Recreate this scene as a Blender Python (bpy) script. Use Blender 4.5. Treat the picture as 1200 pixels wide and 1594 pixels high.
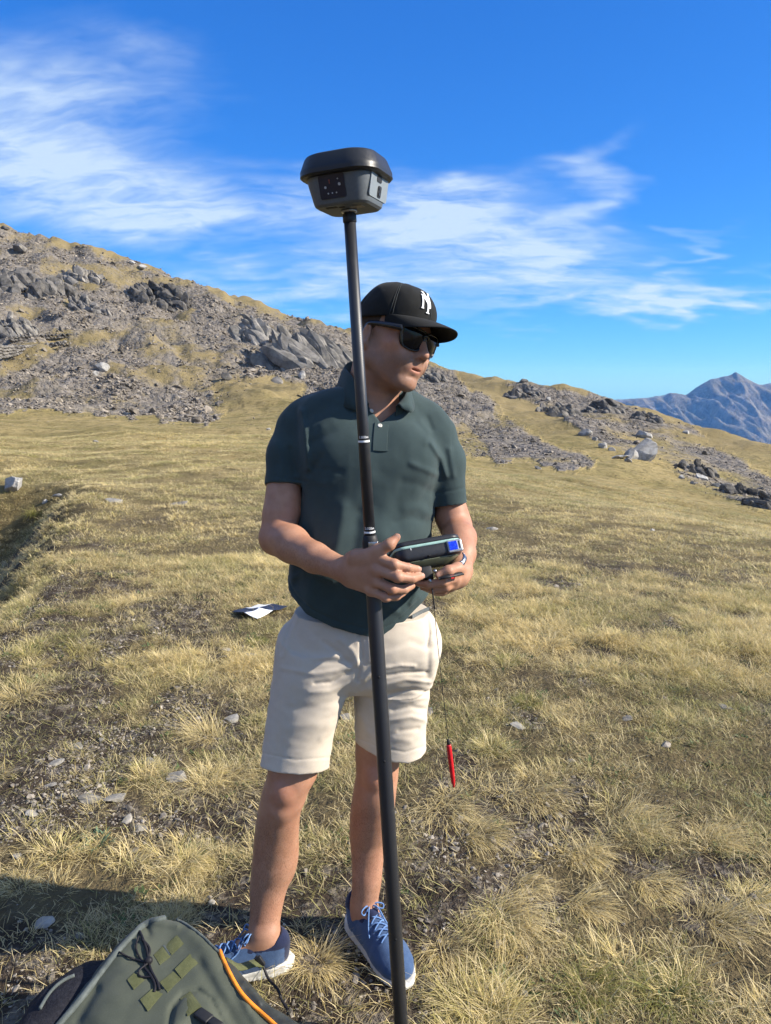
import bpy, bmesh, math, random
import numpy as np
from mathutils import Vector, Matrix

for _o in list(bpy.data.objects):
    bpy.data.objects.remove(_o)
random.seed(7)
RNG = np.random.default_rng(11)
SC = bpy.context.scene
COL = SC.collection

# ------------------------------------------------------------------ camera
CAM_H = 1.62
PITCH = math.radians(9.4)
FPX = 1195.0                      # focal length in pixels of the 1200 x 1594 photograph
cam_data = bpy.data.cameras.new('camera')
cam = bpy.data.objects.new('camera', cam_data)
COL.objects.link(cam)
cam.location = (0, 0, CAM_H)
cam.rotation_euler = (math.pi / 2 - PITCH, 0, 0)
cam_data.sensor_fit = 'VERTICAL'
cam_data.sensor_height = 24.0
cam_data.lens = 24.0 * FPX / 1594.0
cam_data.clip_start = 0.05
cam_data.clip_end = 60000
SC.camera = cam

# ------------------------------------------------------------------ light, sky, exposure
SUN_EL = math.radians(32)
SUN_AZ = math.radians(-7)          # to the right of the view, a little behind the camera
SUN_TO = Vector((math.cos(SUN_EL) * math.cos(SUN_AZ), math.cos(SUN_EL) * math.sin(SUN_AZ), math.sin(SUN_EL)))
sun_data = bpy.data.lights.new('sun', 'SUN')
sun_data.energy = 5.0
sun_data.angle = math.radians(0.53)
sun_data.color = (1.0, 0.93, 0.82)
sun = bpy.data.objects.new('sun', sun_data)
COL.objects.link(sun)
sun.location = (20, -8, 15)
sun.rotation_euler = (-SUN_TO).to_track_quat('-Z', 'Y').to_euler()

SC.view_settings.view_transform = 'Standard'
SC.view_settings.look = 'None'
SC.view_settings.exposure = 0.85
SC.view_settings.gamma = 1.0
SC.view_settings.use_curve_mapping = False
SC.render.engine = 'CYCLES'
SC.cycles.use_denoising = True
SC.cycles.use_adaptive_sampling = True
SC.cycles.adaptive_threshold = 0.02
SC.cycles.max_bounces = 5
SC.cycles.diffuse_bounces = 2
SC.cycles.transparent_max_bounces = 8
SC.cycles.volume_bounces = 0
SC.cycles.sample_clamp_indirect = 6.0

world = bpy.data.worlds.new('World')
SC.world = world
world.use_nodes = True


class NT:
    """small helper around a node tree: math expressions as chained nodes"""
    def __init__(self, tree):
        self.t = tree
        tree.nodes.clear()

    def n(self, kind, **kw):
        nd = self.t.nodes.new(kind)
        for k, v in kw.items():
            setattr(nd, k, v)
        return nd

    def put(self, sock, v):
        if hasattr(v, 'is_output') or isinstance(v, bpy.types.NodeSocket):
            self.t.links.new(v, sock)
        else:
            sock.default_value = v

    def m(self, op, a, b=0.0, c=0.0, clamp=False):
        nd = self.n('ShaderNodeMath', operation=op, use_clamp=clamp)
        self.put(nd.inputs[0], a)
        self.put(nd.inputs[1], b)
        self.put(nd.inputs[2], c)
        return nd.outputs[0]

    def add(self, a, b): return self.m('ADD', a, b)
    def sub(self, a, b): return self.m('SUBTRACT', a, b)
    def mul(self, a, b): return self.m('MULTIPLY', a, b)

    def ramp(self, v, lo, hi, a=0.0, b=1.0, smooth=True):
        nd = self.n('ShaderNodeMapRange', interpolation_type='SMOOTHSTEP' if smooth else 'LINEAR')
        self.put(nd.inputs['Value'], v)
        nd.inputs['From Min'].default_value = lo
        nd.inputs['From Max'].default_value = hi
        nd.inputs['To Min'].default_value = a
        nd.inputs['To Max'].default_value = b
        return nd.outputs[0]

    def mix(self, f, a, b, blend='MIX'):
        nd = self.n('ShaderNodeMix', data_type='RGBA', blend_type=blend)
        self.put(nd.inputs[0], f)
        for s, v in ((nd.inputs[6], a), (nd.inputs[7], b)):
            if isinstance(v, (tuple, list)):
                s.default_value = (v[0], v[1], v[2], 1)
            else:
                self.t.links.new(v, s)
        return nd.outputs[2]

    def noise(self, vec=None, scale=5.0, detail=3.0, rough=0.5, dist=0.0, out=0):
        nd = self.n('ShaderNodeTexNoise')
        if vec is not None:
            self.t.links.new(vec, nd.inputs['Vector'])
        nd.inputs['Scale'].default_value = scale
        nd.inputs['Detail'].default_value = detail
        nd.inputs['Roughness'].default_value = rough
        nd.inputs['Distortion'].default_value = dist
        return nd.outputs[out]

    def voronoi(self, vec=None, scale=5.0, feature='F1', out=0, rand=1.0):
        nd = self.n('ShaderNodeTexVoronoi', feature=feature)
        if vec is not None:
            self.t.links.new(vec, nd.inputs['Vector'])
        nd.inputs['Scale'].default_value = scale
        nd.inputs['Randomness'].default_value = rand
        return nd.outputs[out]

    def scale_vec(self, vec, s, loc=(0, 0, 0), rot=(0, 0, 0)):
        nd = self.n('ShaderNodeMapping')
        self.t.links.new(vec, nd.inputs[0])
        nd.inputs['Scale'].default_value = s
        nd.inputs['Location'].default_value = loc
        nd.inputs['Rotation'].default_value = rot
        return nd.outputs[0]


def px_dir(px, py):
    a = (px - 600.0) / FPX
    b = (797.0 - py) / FPX
    cp, sp = math.cos(PITCH), math.sin(PITCH)
    return np.array([a, cp + b * sp, -sp + b * cp])


def P(px, py, depth):
    """point of the place seen at photo pixel (px, py), at world distance y = depth"""
    d = px_dir(px, py)
    d = d / d[1] * depth
    return np.array([d[0], depth, CAM_H + d[2]])


def az_el(px, py):
    d = px_dir(px, py)
    return math.degrees(math.atan2(d[0], d[1])), math.degrees(math.atan2(d[2], math.hypot(d[0], d[1])))


def build_sky():
    w = NT(world.node_tree)
    out = w.n('ShaderNodeOutputWorld')
    bg = w.n('ShaderNodeBackground')
    w.t.links.new(bg.outputs[0], out.inputs[0])
    sky = w.n('ShaderNodeTexSky', sky_type='NISHITA')
    sky.sun_disc = False
    sky.sun_elevation = SUN_EL
    sky.sun_rotation = math.atan2(SUN_TO.x, SUN_TO.y)
    sky.altitude = 2600
    sky.air_density = 1.0
    sky.dust_density = 0.35
    sky.ozone_density = 2.2
    # the phone's vivid rendering of a clear mountain sky: one tone curve per channel
    sp = w.n('ShaderNodeSeparateColor')
    w.t.links.new(sky.outputs[0], sp.inputs[0])
    cb = w.n('ShaderNodeCombineColor')
    for k, (g, p) in enumerate(((0.27, 1.13), (1.05, 0.83), (2.75, 0.65))):
        w.put(cb.inputs[k], w.mul(w.m('POWER', sp.outputs[k], p), g))
    base = cb.outputs[0]

    tc = w.n('ShaderNodeTexCoord')
    sep = w.n('ShaderNodeSeparateXYZ')
    w.t.links.new(tc.outputs['Generated'], sep.inputs[0])
    X, Y, Z = sep.outputs
    az = w.mul(w.m('ARCTAN2', X, Y), 57.29578)
    el = w.mul(w.m('ARCSINE', Z), 57.29578)
    # cirrus: noise on a high flat layer, drawn out along the wind
    zz = w.add(w.m('MAXIMUM', Z, 0.0), 0.28)
    comb = w.n('ShaderNodeCombineXYZ')
    w.put(comb.inputs[0], w.m('DIVIDE', X, zz))
    w.put(comb.inputs[1], w.m('DIVIDE', Y, zz))
    flat = comb.outputs[0]
    wv = w.scale_vec(flat, (2.6, 4.2, 1), (7.7, 0.3, 0))
    wn = w.noise(wv, 1.0, 3, 0.6)
    wd = w.sub(wn, 0.5)
    azw = w.m('MULTIPLY_ADD', wd, 15.0, az)
    elw = w.m('MULTIPLY_ADD', wd, -7.0, el)
    # cirrus streaks: noise on a high flat layer, drawn out along the wind
    vadd = w.n('ShaderNodeVectorMath', operation='MULTIPLY_ADD')
    w.t.links.new(wn, vadd.inputs[0])
    vadd.inputs[1].default_value = (0.30, -0.18, 0)
    w.t.links.new(flat, vadd.inputs[2])
    v1 = w.scale_vec(vadd.outputs[0], (2.1, 5.0, 1), (3.1, 1.7, 0), (0, 0, math.radians(14)))
    n1 = w.noise(v1, 1.0, 5, 0.62)
    v2 = w.scale_vec(vadd.outputs[0], (7.0, 20.0, 1), (0.4, 2.2, 0), (0, 0, math.radians(24)))
    n2 = w.noise(v2, 1.0, 4, 0.62)
    streak = w.m('MULTIPLY_ADD', n1, 0.66, w.mul(n2, 0.34))

    def bank(px, py, a, b, rot, power):
        a0, e0 = az_el(px, py)
        c, s = math.cos(math.radians(rot)), math.sin(math.radians(rot))
        # u = ((az-a0) c + (el-e0) s)/a ; v = ((el-e0) c - (az-a0) s)/b
        u = w.m('MULTIPLY_ADD', azw, c / a, w.m('MULTIPLY_ADD', elw, s / a, -(a0 * c + e0 * s) / a))
        v = w.m('MULTIPLY_ADD', elw, c / b, w.m('MULTIPLY_ADD', azw, -s / b, -(e0 * c - a0 * s) / b))
        q = w.m('MULTIPLY_ADD', u, u, w.mul(v, v))
        return w.m('EXPONENT', w.m('MULTIPLY_ADD', q, -1.0, math.log(power)))

    banks = [
        bank(50, 140, 7.5, 3.0, 12, 0.70),
        bank(210, 60, 7.0, 1.6, -14, 0.30),
        bank(40, 255, 9.0, 3.0, 4, 0.62),
        bank(190, 325, 8.0, 2.6, -3, 1.12),
        bank(420, 318, 5.0, 1.7, 5, 0.50),
        bank(640, 340, 7.5, 2.4, 0, 0.92),
        bank(810, 392, 7.0, 2.5, -8, 1.0),
        bank(935, 290, 1.8, 3.2, -30, 0.62),
        bank(730, 298, 4.6, 1.0, 6, 0.62),
        bank(1060, 388, 4.0, 0.6, 16, 0.42),
        bank(590, 445, 9.0, 1.7, 3, 0.62),
        bank(400, 448, 8.0, 1.4, 6, 0.52),
        bank(960, 466, 9.0, 1.0, 3, 0.95),
        bank(1130, 455, 6.0, 0.9, 5, 0.50),
    ]
    tot = banks[0]
    for b in banks[1:]:
        tot = w.add(tot, b)
    # cirrus added outside the view in loose banks, to whiten the blue ambient light
    far = w.scale_vec(flat, (0.8, 1.1, 1), (1.3, 4.4, 0))
    fn = w.ramp(w.noise(far, 1.0, 2, 0.5), 0.36, 0.60, 0.0, 0.95)
    side = w.m('MAXIMUM', w.ramp(w.m('ABSOLUTE', az), 30, 48), w.ramp(el, 27, 42))
    tot = w.m('MULTIPLY_ADD', fn, side, w.m('MINIMUM', tot, 1.05))
    dens = w.mul(tot, w.ramp(streak, 0.30, 0.66, 0.04, 1.15, smooth=False))
    dens = w.ramp(dens, 0.05, 0.80, 0.0, 1.0, smooth=False)
    dens = w.mul(dens, w.ramp(el, -1.0, 2.0))
    thick = w.mul(w.m('POWER', dens, 1.25), 0.80)
    # sunlit ice cloud: a little above the sky's own brightness
    col = w.mix(thick, base, (5.5, 6.7, 7.9))
    w.t.links.new(col, bg.inputs[0])
    bg.inputs[1].default_value = 0.074
    world.cycles.sampling_method = 'MANUAL'
    world.cycles.sample_map_resolution = 256
    return sky


build_sky()

# ------------------------------------------------------------------ helpers for objects
def tag(o, label=None, cat=None, group=None, kind=None):
    if label: o['label'] = label
    if cat: o['category'] = cat
    if group: o['group'] = group
    if kind: o['kind'] = kind
    return o


def link(o, parent=None):
    COL.objects.link(o)
    if parent is not None:
        o.parent = parent
        o.matrix_parent_inverse = parent.matrix_world.inverted() if parent.type != 'EMPTY' else Matrix.Translation(-parent.location)
    return o


def mesh_np(name, verts, faces, mat=None, smooth=True):
    """faces: (n,4) or (n,3) int array, or a list of lists"""
    me = bpy.data.meshes.new(name)
    verts = np.asarray(verts, dtype=np.float32)
    if isinstance(faces, np.ndarray):
        nf, k = faces.shape
        me.vertices.add(len(verts))
        me.vertices.foreach_set('co', verts.ravel())
        me.loops.add(nf * k)
        me.loops.foreach_set('vertex_index', faces.astype(np.int32).ravel())
        me.polygons.add(nf)
        me.polygons.foreach_set('loop_start', np.arange(0, nf * k, k, dtype=np.int32))
        me.update(calc_edges=True)
        me.validate()
    else:
        me.from_pydata([tuple(v) for v in verts], [], faces)
        me.update()
    me.polygons.foreach_set('use_smooth', np.full(len(me.polygons), smooth, dtype=bool))
    if mat is not None:
        me.materials.append(mat)
    return me


def obj_np(name, verts, faces, mat=None, parent=None, smooth=True):
    o = bpy.data.objects.new(name, mesh_np(name, verts, faces, mat, smooth))
    return link(o, parent)


def attr(me, name, vals):
    a = me.attributes.new(name, 'FLOAT', 'POINT')
    a.data.foreach_set('value', np.asarray(vals, dtype=np.float32))


def empty(name, loc=(0, 0, 0)):
    o = bpy.data.objects.new(name, None)
    o.location = loc
    o.empty_display_size = 0.1
    COL.objects.link(o)
    return o


# ------------------------------------------------------------------ numpy noise
def _hash(ix, iy, iz, seed):
    h = (ix.astype(np.uint32) * np.uint32(374761393) + iy.astype(np.uint32) * np.uint32(668265263)
         + iz.astype(np.uint32) * np.uint32(2147483647) + np.uint32((seed * 974634777) & 0xffffffff))
    h = (h ^ (h >> np.uint32(13))) * np.uint32(1274126177)
    h = (h ^ (h >> np.uint32(16))) * np.uint32(2246822519)
    h = h ^ (h >> np.uint32(15))
    return h.astype(np.float32) / np.float32(4294967295.0)


def vnoise(x, y, z=None, seed=0):
    x = np.asarray(x, dtype=np.float32); y = np.asarray(y, dtype=np.float32)
    if z is None:
        x, y = np.broadcast_arrays(np.atleast_1d(x), np.atleast_1d(y))
        fx, fy = np.floor(x), np.floor(y)
        ix, iy = fx.astype(np.int64), fy.astype(np.int64)
        u, v = x - fx, y - fy
        u = u * u * u * (u * (u * 6 - 15) + 10); v = v * v * v * (v * (v * 6 - 15) + 10)
        z0 = np.zeros(1, dtype=np.int64)
        r = ((_hash(ix, iy, z0, seed) * (1 - u) + _hash(ix + 1, iy, z0, seed) * u) * (1 - v)
             + (_hash(ix, iy + 1, z0, seed) * (1 - u) + _hash(ix + 1, iy + 1, z0, seed) * u) * v) * 2 - 1
        return r
    z = np.asarray(z, dtype=np.float32)
    x, y, z = np.broadcast_arrays(np.atleast_1d(x), np.atleast_1d(y), np.atleast_1d(z))
    fx, fy, fz = np.floor(x), np.floor(y), np.floor(z)
    ix, iy, iz = fx.astype(np.int64), fy.astype(np.int64), fz.astype(np.int64)
    u, v, w = x - fx, y - fy, z - fz
    u = u * u * u * (u * (u * 6 - 15) + 10); v = v * v * v * (v * (v * 6 - 15) + 10); w = w * w * w * (w * (w * 6 - 15) + 10)
    def c(a, b, d): return _hash(ix + a, iy + b, iz + d, seed)
    a = c(0, 0, 0) * (1 - u) + c(1, 0, 0) * u
    b = c(0, 1, 0) * (1 - u) + c(1, 1, 0) * u
    e = c(0, 0, 1) * (1 - u) + c(1, 0, 1) * u
    f = c(0, 1, 1) * (1 - u) + c(1, 1, 1) * u
    return ((a * (1 - v) + b * v) * (1 - w) + (e * (1 - v) + f * v) * w) * 2 - 1


def fbm(x, y, z=None, octaves=4, lac=2.03, gain=0.5, seed=0):
    s = 0.0; a = 1.0; t = 0.0; f = 1.0
    for i in range(octaves):
        s = s + a * vnoise(np.asarray(x) * f, np.asarray(y) * f, None if z is None else np.asarray(z) * f, seed + i * 17)
        t += a; a *= gain; f *= lac
    return s / t


def sstep(lo, hi, v):
    t = np.clip((v - lo) / (hi - lo), 0, 1)
    return t * t * (3 - 2 * t)


def in_poly(px, py, poly):
    px = np.asarray(px); py = np.asarray(py)
    r = np.zeros(px.shape, dtype=bool)
    n = len(poly)
    for i in range(n):
        x1, y1 = poly[i]; x2, y2 = poly[(i + 1) % n]
        if y1 == y2: continue
        cond = ((y1 > py) != (y2 > py)) & (px < (x2 - x1) * (py - y1) / (y2 - y1) + x1)
        r ^= cond
    return r
# ------------------------------------------------------------------ terrain heights
_C = np.array([-900, -300, 0, 150, 300, 450, 600, 680, 750, 850, 900, 1000, 1100, 1200, 1500, 2100], dtype=float)
_SKY = np.array([190, 290, 354, 391, 441, 489, 540, 577, 590, 599, 609, 634, 673, 701, 790, 860], dtype=float)
_RS = np.array([180, 175, 168, 160, 150, 140, 125, 110, 100, 95, 90, 84, 76, 70, 60, 55], dtype=float)
_MID = np.array([.60, .60, .56, .55, .55, .56, .58, .58, .56, .55, .55, .55, .52, .5, .5, .5])
_FT = np.array([640, 640, 642, 648, 654, 640, 655, 690, 712, 722, 728, 745, 770, 790, 850, 890], dtype=float)
_RF = np.array([58, 58, 57, 56, 56, 56, 54, 50, 47, 44, 43, 41, 40, 38, 35, 33], dtype=float)
_Y22 = np.array([700, 706, 710, 704, 700, 704, 714, 730, 745, 762, 770, 786, 805, 828, 870, 905], dtype=float)
_Y12 = np.array([772, 776, 780, 774, 770, 770, 773, 780, 787, 797, 802, 812, 826, 842, 880, 915], dtype=float)


def _tan_el(px, py):
    d = px_dir(px, py)
    return d[2] / math.hypot(d[0], d[1])


def _pchip(x, y, xq):
    h = np.diff(x); d = np.diff(y) / h
    m = np.zeros_like(y)
    for i in range(1, len(x) - 1):
        if d[i - 1] * d[i] > 0:
            w1 = 2 * h[i] + h[i - 1]; w2 = h[i] + 2 * h[i - 1]
            m[i] = (w1 + w2) / (w1 / d[i - 1] + w2 / d[i])
    m[0] = d[0]; m[-1] = d[-1]
    k = np.clip(np.searchsorted(x, xq) - 1, 0, len(x) - 2)
    t = (xq - x[k]) / h[k]
    return ((2 * t**3 - 3 * t**2 + 1) * y[k] + (t**3 - 2 * t**2 + t) * h[k] * m[k]
            + (-2 * t**3 + 3 * t**2) * y[k + 1] + (t**3 - t**2) * h[k] * m[k + 1])


_UG = np.arange(-900, 2101, 12.0)
_LG = np.linspace(math.log(2.0), math.log(16000), 700)


def _make_table():
    ker = np.exp(-0.5 * (np.arange(-8, 9) / 3.0) ** 2); ker /= ker.sum()
    def sm(v):
        f = np.interp(_UG, _C, v)
        return np.convolve(np.pad(f, 8, mode='edge'), ker, mode='valid')
    sky, rs, mid, ft, rf, y22, y12 = map(sm, (_SKY, _RS, _MID, _FT, _RF, _Y22, _Y12))
    Z = np.zeros((len(_UG), len(_LG)))
    R = np.exp(_LG)
    for i, u in enumerate(_UG):
        ym = ft[i] + mid[i] * (sky[i] - ft[i])
        z12 = CAM_H + 12 * _tan_el(u, y12[i])
        kr = np.array([2, 4.5, 8.0, 12, 22, rf[i], rf[i] * .5 + rs[i] * .5, rs[i]])
        kt = np.array([0, 0, 0, z12, 0, 0, 0, 0], dtype=float)
        kt[1] = 0.05 * z12 / 1.0; kt[2] = 0.42 * z12
        kz = kt.copy()
        for j, (r, y) in enumerate(((22, y22[i]), (rf[i], ft[i]), (kr[6], ym), (rs[i], sky[i]))):
            kz[4 + j] = CAM_H + r * _tan_el(u, y)
        z = _pchip(kr, kz, np.clip(R, 2, rs[i]))
        over = np.maximum(R - rs[i], 0)
        top = kz[-1]
        drop = top - (0.10 * over + 0.0016 * over ** 2)
        z = np.where(R > rs[i], np.maximum(drop, -720 + 10 * np.sin(R / 900.0)), z)
        Z[i] = z
    return Z


_ZT = _make_table()


def table_h(x, y):
    az = np.arctan2(x, np.maximum(y, 1e-6))
    az = np.where(y <= 0, np.sign(x) * 1.1, az)
    u = 600 + 1211 * np.tan(np.clip(az, -0.89, 0.89))
    R = np.hypot(x, y)
    fi = np.clip((u - _UG[0]) / 12.0, 0, len(_UG) - 1.001)
    fj = np.clip((np.log(np.maximum(R, 2.0)) - _LG[0]) / (_LG[1] - _LG[0]), 0, len(_LG) - 1.001)
    i = fi.astype(int); j = fj.astype(int); a = fi - i; b = fj - j
    return (_ZT[i, j] * (1 - a) + _ZT[i + 1, j] * a) * (1 - b) + (_ZT[i, j + 1] * (1 - a) + _ZT[i + 1, j + 1] * a) * b


def project(x, y, z):
    dz = z - CAM_H
    cp, sp = math.cos(PITCH), math.sin(PITCH)
    zc = np.maximum(y * cp - dz * sp, 1e-3)
    return 600 + FPX * x / zc, 797 - FPX * (y * sp + dz * cp) / zc


# where the hillside shows stone instead of turf, outlined on the photograph and laid onto the slope
_SCREE = [
    [(-3000, -900), (-900, 160), (-300, 270), (0, 350), (100, 372), (200, 405), (300, 440), (420, 482), (560, 520), (650, 562), (700, 578), (740, 610), (790, 650), (850, 690),
     (930, 722), (900, 732), (820, 722), (740, 712), (690, 700), (600, 690), (520, 640), (470, 612), (420, 590), (360, 640), (320, 656), (150, 648), (40, 640), (-10, 655), (-400, 668), (-3000, 720)],
]
_ROCKY_R = [(785, 596), (850, 598), (900, 607), (960, 622), (1020, 645), (1070, 668), (1110, 690), (1150, 710), (1205, 745), (1320, 778), (1500, 835), (1480, 862), (1320, 838), (1205, 800), (1150, 775), (1085, 755),
            (1040, 728), (985, 712), (935, 690), (890, 665), (850, 640), (800, 615)]
_TURF = [  # grass bands and patches within the stony slope
    ([(-50, 368), (60, 366), (150, 388), (140, 394), (60, 378), (-50, 380)], .6),
    ([(60, 398), (170, 412), (235, 428), (290, 436), (300, 446), (235, 448), (190, 448), (170, 440), (100, 436), (60, 420)], .62),
    ([(40, 455), (100, 434), (170, 434), (150, 440), (90, 446), (50, 470)], .5),
    ([(0, 548), (30, 532), (70, 530), (130, 520), (200, 510), (200, 520), (150, 535), (90, 548), (40, 570), (0, 590)], .7),
    ([(130, 500), (260, 490), (330, 500), (300, 540), (220, 560), (150, 545), (130, 525)], .34),
    ([(270, 545), (330, 540), (380, 580), (450, 600), (420, 640), (330, 650), (290, 600)], .42),
    ([(330, 595), (380, 590), (470, 600), (470, 640), (420, 640), (340, 640)], .6),
    ([(400, 478), (470, 492), (550, 515), (550, 524), (460, 500), (395, 486)], .5),
    ([(690, 578), (740, 588), (800, 605), (850, 640), (900, 672), (870, 690), (820, 660), (760, 620), (720, 598)], .9),
    ([(700, 660), (720, 660), (760, 690), (760, 712), (700, 706)], .6),
]


def _soft_poly(px, py, poly, jitter, jx, jy):
    jx = jitter * jx; jy = jitter * jy
    acc = np.zeros(px.shape)
    for ox, oy in ((0, 0), (5, 0), (-5, 0), (0, 4), (0, -4)):
        acc += in_poly(px + jx + ox, py + jy + oy, poly)
    return acc / 5.0


def rock_mask(x, y, z):
    px, py = project(x, y, z)
    jx = fbm(px / 26.0, py / 26.0, octaves=3, seed=5); jy = fbm(px / 26.0, py / 26.0, octaves=3, seed=9)
    far = (np.hypot(x, y) > 24) & (y > 5)
    s = np.zeros(px.shape)
    for p in _SCREE:
        s = np.maximum(s, _soft_poly(px, py, p, 14, jx, jy))
    r = _soft_poly(px, py, _ROCKY_R, 12, jx, jy)
    s = np.maximum(s, 0.8 * r)
    for p, k in _TURF:
        s = s * (1 - k * _soft_poly(px, py, p, 10, jx, jy))
    n = fbm(x / 5.0, y / 5.0, octaves=4, seed=31)
    s = s * np.clip(0.92 + 1.1 * n, 0.25, 1.0)
    return np.where(far, s, 0.0)


def bare_mask(x, y):
    """soil and gravel showing between the tufts near the camera"""
    n = fbm(x * 2.9, y * 2.2, octaves=4, seed=71)
    n2 = fbm(x * .9, y * .6, octaves=3, seed=75)
    left = sstep(0.3, -0.6, x)
    near = sstep(6.5, 3.0, y)
    v = n * 1.0 + n2 * 0.5 + 0.16 * left * near + 0.10 * near - 0.15 + 0.12 * sstep(1.9, 1.4, y)
    return sstep(-0.04, 0.30, v) * sstep(14.0, 5.0, np.hypot(x, y))


def ground_h(x, y):
    if np.ndim(x) == 0:
        return ground_h(np.array([x], dtype=float), np.array([y], dtype=float))[0]
    x = np.asarray(x, dtype=float); y = np.asarray(y, dtype=float)
    R = np.hypot(x, y)
    z = table_h(x, y)
    # near ground: gentle swells and hummocks
    z = z + 0.035 * fbm(x * .8, y * .8, octaves=3, seed=1) * sstep(0.3, 2.5, R)
    z = z + 0.018 * fbm(x * 4, y * 4, octaves=3, seed=2) * sstep(60, 10, R)
    z = z + 0.16 * fbm(x / 3.2, y / 4.5, octaves=4, seed=3) * sstep(5, 16, R) * sstep(400, 60, R)
    z = z + 0.30 * fbm(x / 11, y / 9, octaves=3, seed=4) * sstep(14, 40, R)
    # terracettes across the right-hand meadow
    ph = (y * 0.55 + x * 0.25) + 1.2 * fbm(x / 9, y / 9, octaves=2, seed=13)
    z = z + 0.07 * np.abs(np.sin(ph)) * sstep(12, 20, R) * sstep(60, 30, R)
    # gully running down to the right
    gx = (x - 4.0) / 12.0
    gy = 31.0 - 15.0 * np.clip(gx, -.3, 1.4) + 1.2 * fbm(x / 4, y / 9, octaves=2, seed=15)
    z = z - 0.22 * np.exp(-((y - gy) / 0.7) ** 2) * sstep(-.25, .1, gx) * sstep(1.4, .9, gx)
    z = z + 0.06 * np.exp(-((y - gy - 2.0) / 1.4) ** 2) * sstep(-.25, .1, gx) * sstep(1.4, .9, gx)
    # bank at the left, dropping into a hollow
    lx, ly = -2.30 + (y - 4.7) * (-2.05 / 6.3), y
    s = lx - x
    win = sstep(3.8, 6.5, y) * sstep(13.2, 11.3, y)
    z = z - 1.5 * sstep(-0.2, 2.1, s + 0.25 * fbm(x, y, octaves=2, seed=21)) * win
    z = z + 0.10 * np.exp(-(s / 0.5) ** 2) * win
    # stony hill: benches, ribs and blocks
    far = sstep(50, 75, R) * sstep(1200, 300, R) * (y > 0)
    if np.any(far > 0):
        rid = 1 - np.abs(fbm(x / 17, y / 12, octaves=5, seed=41))
        z = z + far * (2.6 * (rid - 0.75) * sstep(600, 200, R))
        far = far * (.30 + .70 * sstep(14, -8, x))
        z = z + far * 0.9 * fbm(x / 4.0, y / 4.0, octaves=4, seed=43)
        z = z + far * 2.0 * np.abs(fbm(x / 9.0 + .3 * y / 9.0, y / 7.0, octaves=4, seed=47))
    return z


def hit(px, py, rmax=400.0):
    """where the line of sight through a photo pixel meets the ground"""
    d = px_dir(px, py); d = d / math.hypot(d[0], d[1])
    r = np.exp(np.linspace(math.log(0.8), math.log(rmax), 4000))
    x, y, z = d[0] * r, d[1] * r, CAM_H + d[2] * r
    below = z < ground_h(x, y)
    k = int(np.argmax(below)) if below.any() else len(r) - 1
    return np.array([x[k], y[k], float(ground_h(x[k], y[k]))])


def build_ground():
    azs = np.concatenate([np.linspace(-180, -56, 32)[:-1], np.linspace(-56, -31, 64)[:-1], np.linspace(-31, 31, 500), np.linspace(31, 56, 64)[1:], np.linspace(56, 180, 32)[1:]])
    azs = np.radians(azs)[:-1]
    rr = np.concatenate([[0.02, 0.2, 0.5], np.exp(np.linspace(math.log(0.9), math.log(190), 560)), np.exp(np.linspace(math.log(205), math.log(15500), 40))])
    A, R = np.meshgrid(azs, rr, indexing='ij')
    x = (np.sin(A) * R); y = (np.cos(A) * R)
    z = ground_h(x.ravel(), y.ravel()).reshape(x.shape)
    na, nr = x.shape
    idx = np.arange(na * nr).reshape(na, nr)
    nxt = np.roll(idx, -1, axis=0)
    f = np.stack([idx[:, :-1], idx[:, 1:], nxt[:, 1:], nxt[:, :-1]], -1).reshape(-1, 4)
    V = np.stack([x, y, z], -1).reshape(-1, 3)
    o = obj_np('ground', V, f, None)
    xs, ys, zs = V.T
    attr(o.data, 'rock', rock_mask(xs, ys, zs))
    attr(o.data, 'bare', bare_mask(xs, ys))
    hollow = np.zeros(len(xs))
    lx = -2.30 + (ys - 4.7) * (-2.05 / 6.3)
    s = lx - xs
    hollow = sstep(0.15, 0.5, s) * sstep(1.6, .9, s) * sstep(7.0, 8.6, ys) * sstep(12.2, 10.8, ys)
    attr(o.data, 'soil', hollow)
    o['kind'] = 'structure'
    return o


def attr_node(w, name, kind='GEOMETRY'):
    nd = w.n('ShaderNodeAttribute', attribute_type=kind, attribute_name=name)
    return nd.outputs['Fac']


def new_mat(name):
    m = bpy.data.materials.new(name)
    m.use_nodes = True
    return m, NT(m.node_tree)


def principled(w, **kw):
    out = w.n('ShaderNodeOutputMaterial')
    b = w.n('ShaderNodeBsdfPrincipled')
    w.t.links.new(b.outputs[0], out.inputs[0])
    for k, v in kw.items():
        s = b.inputs[k]
        if isinstance(v, tuple) and len(v) == 3:
            s.default_value = (v[0], v[1], v[2], 1)
        else:
            w.put(s, v)
    return b, out


def bump(w, h, strength=0.5, dist=0.01):
    nd = w.n('ShaderNodeBump')
    w.put(nd.inputs['Height'], h)
    nd.inputs['Strength'].default_value = strength
    nd.inputs['Distance'].default_value = dist
    return nd.outputs[0]


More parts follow.
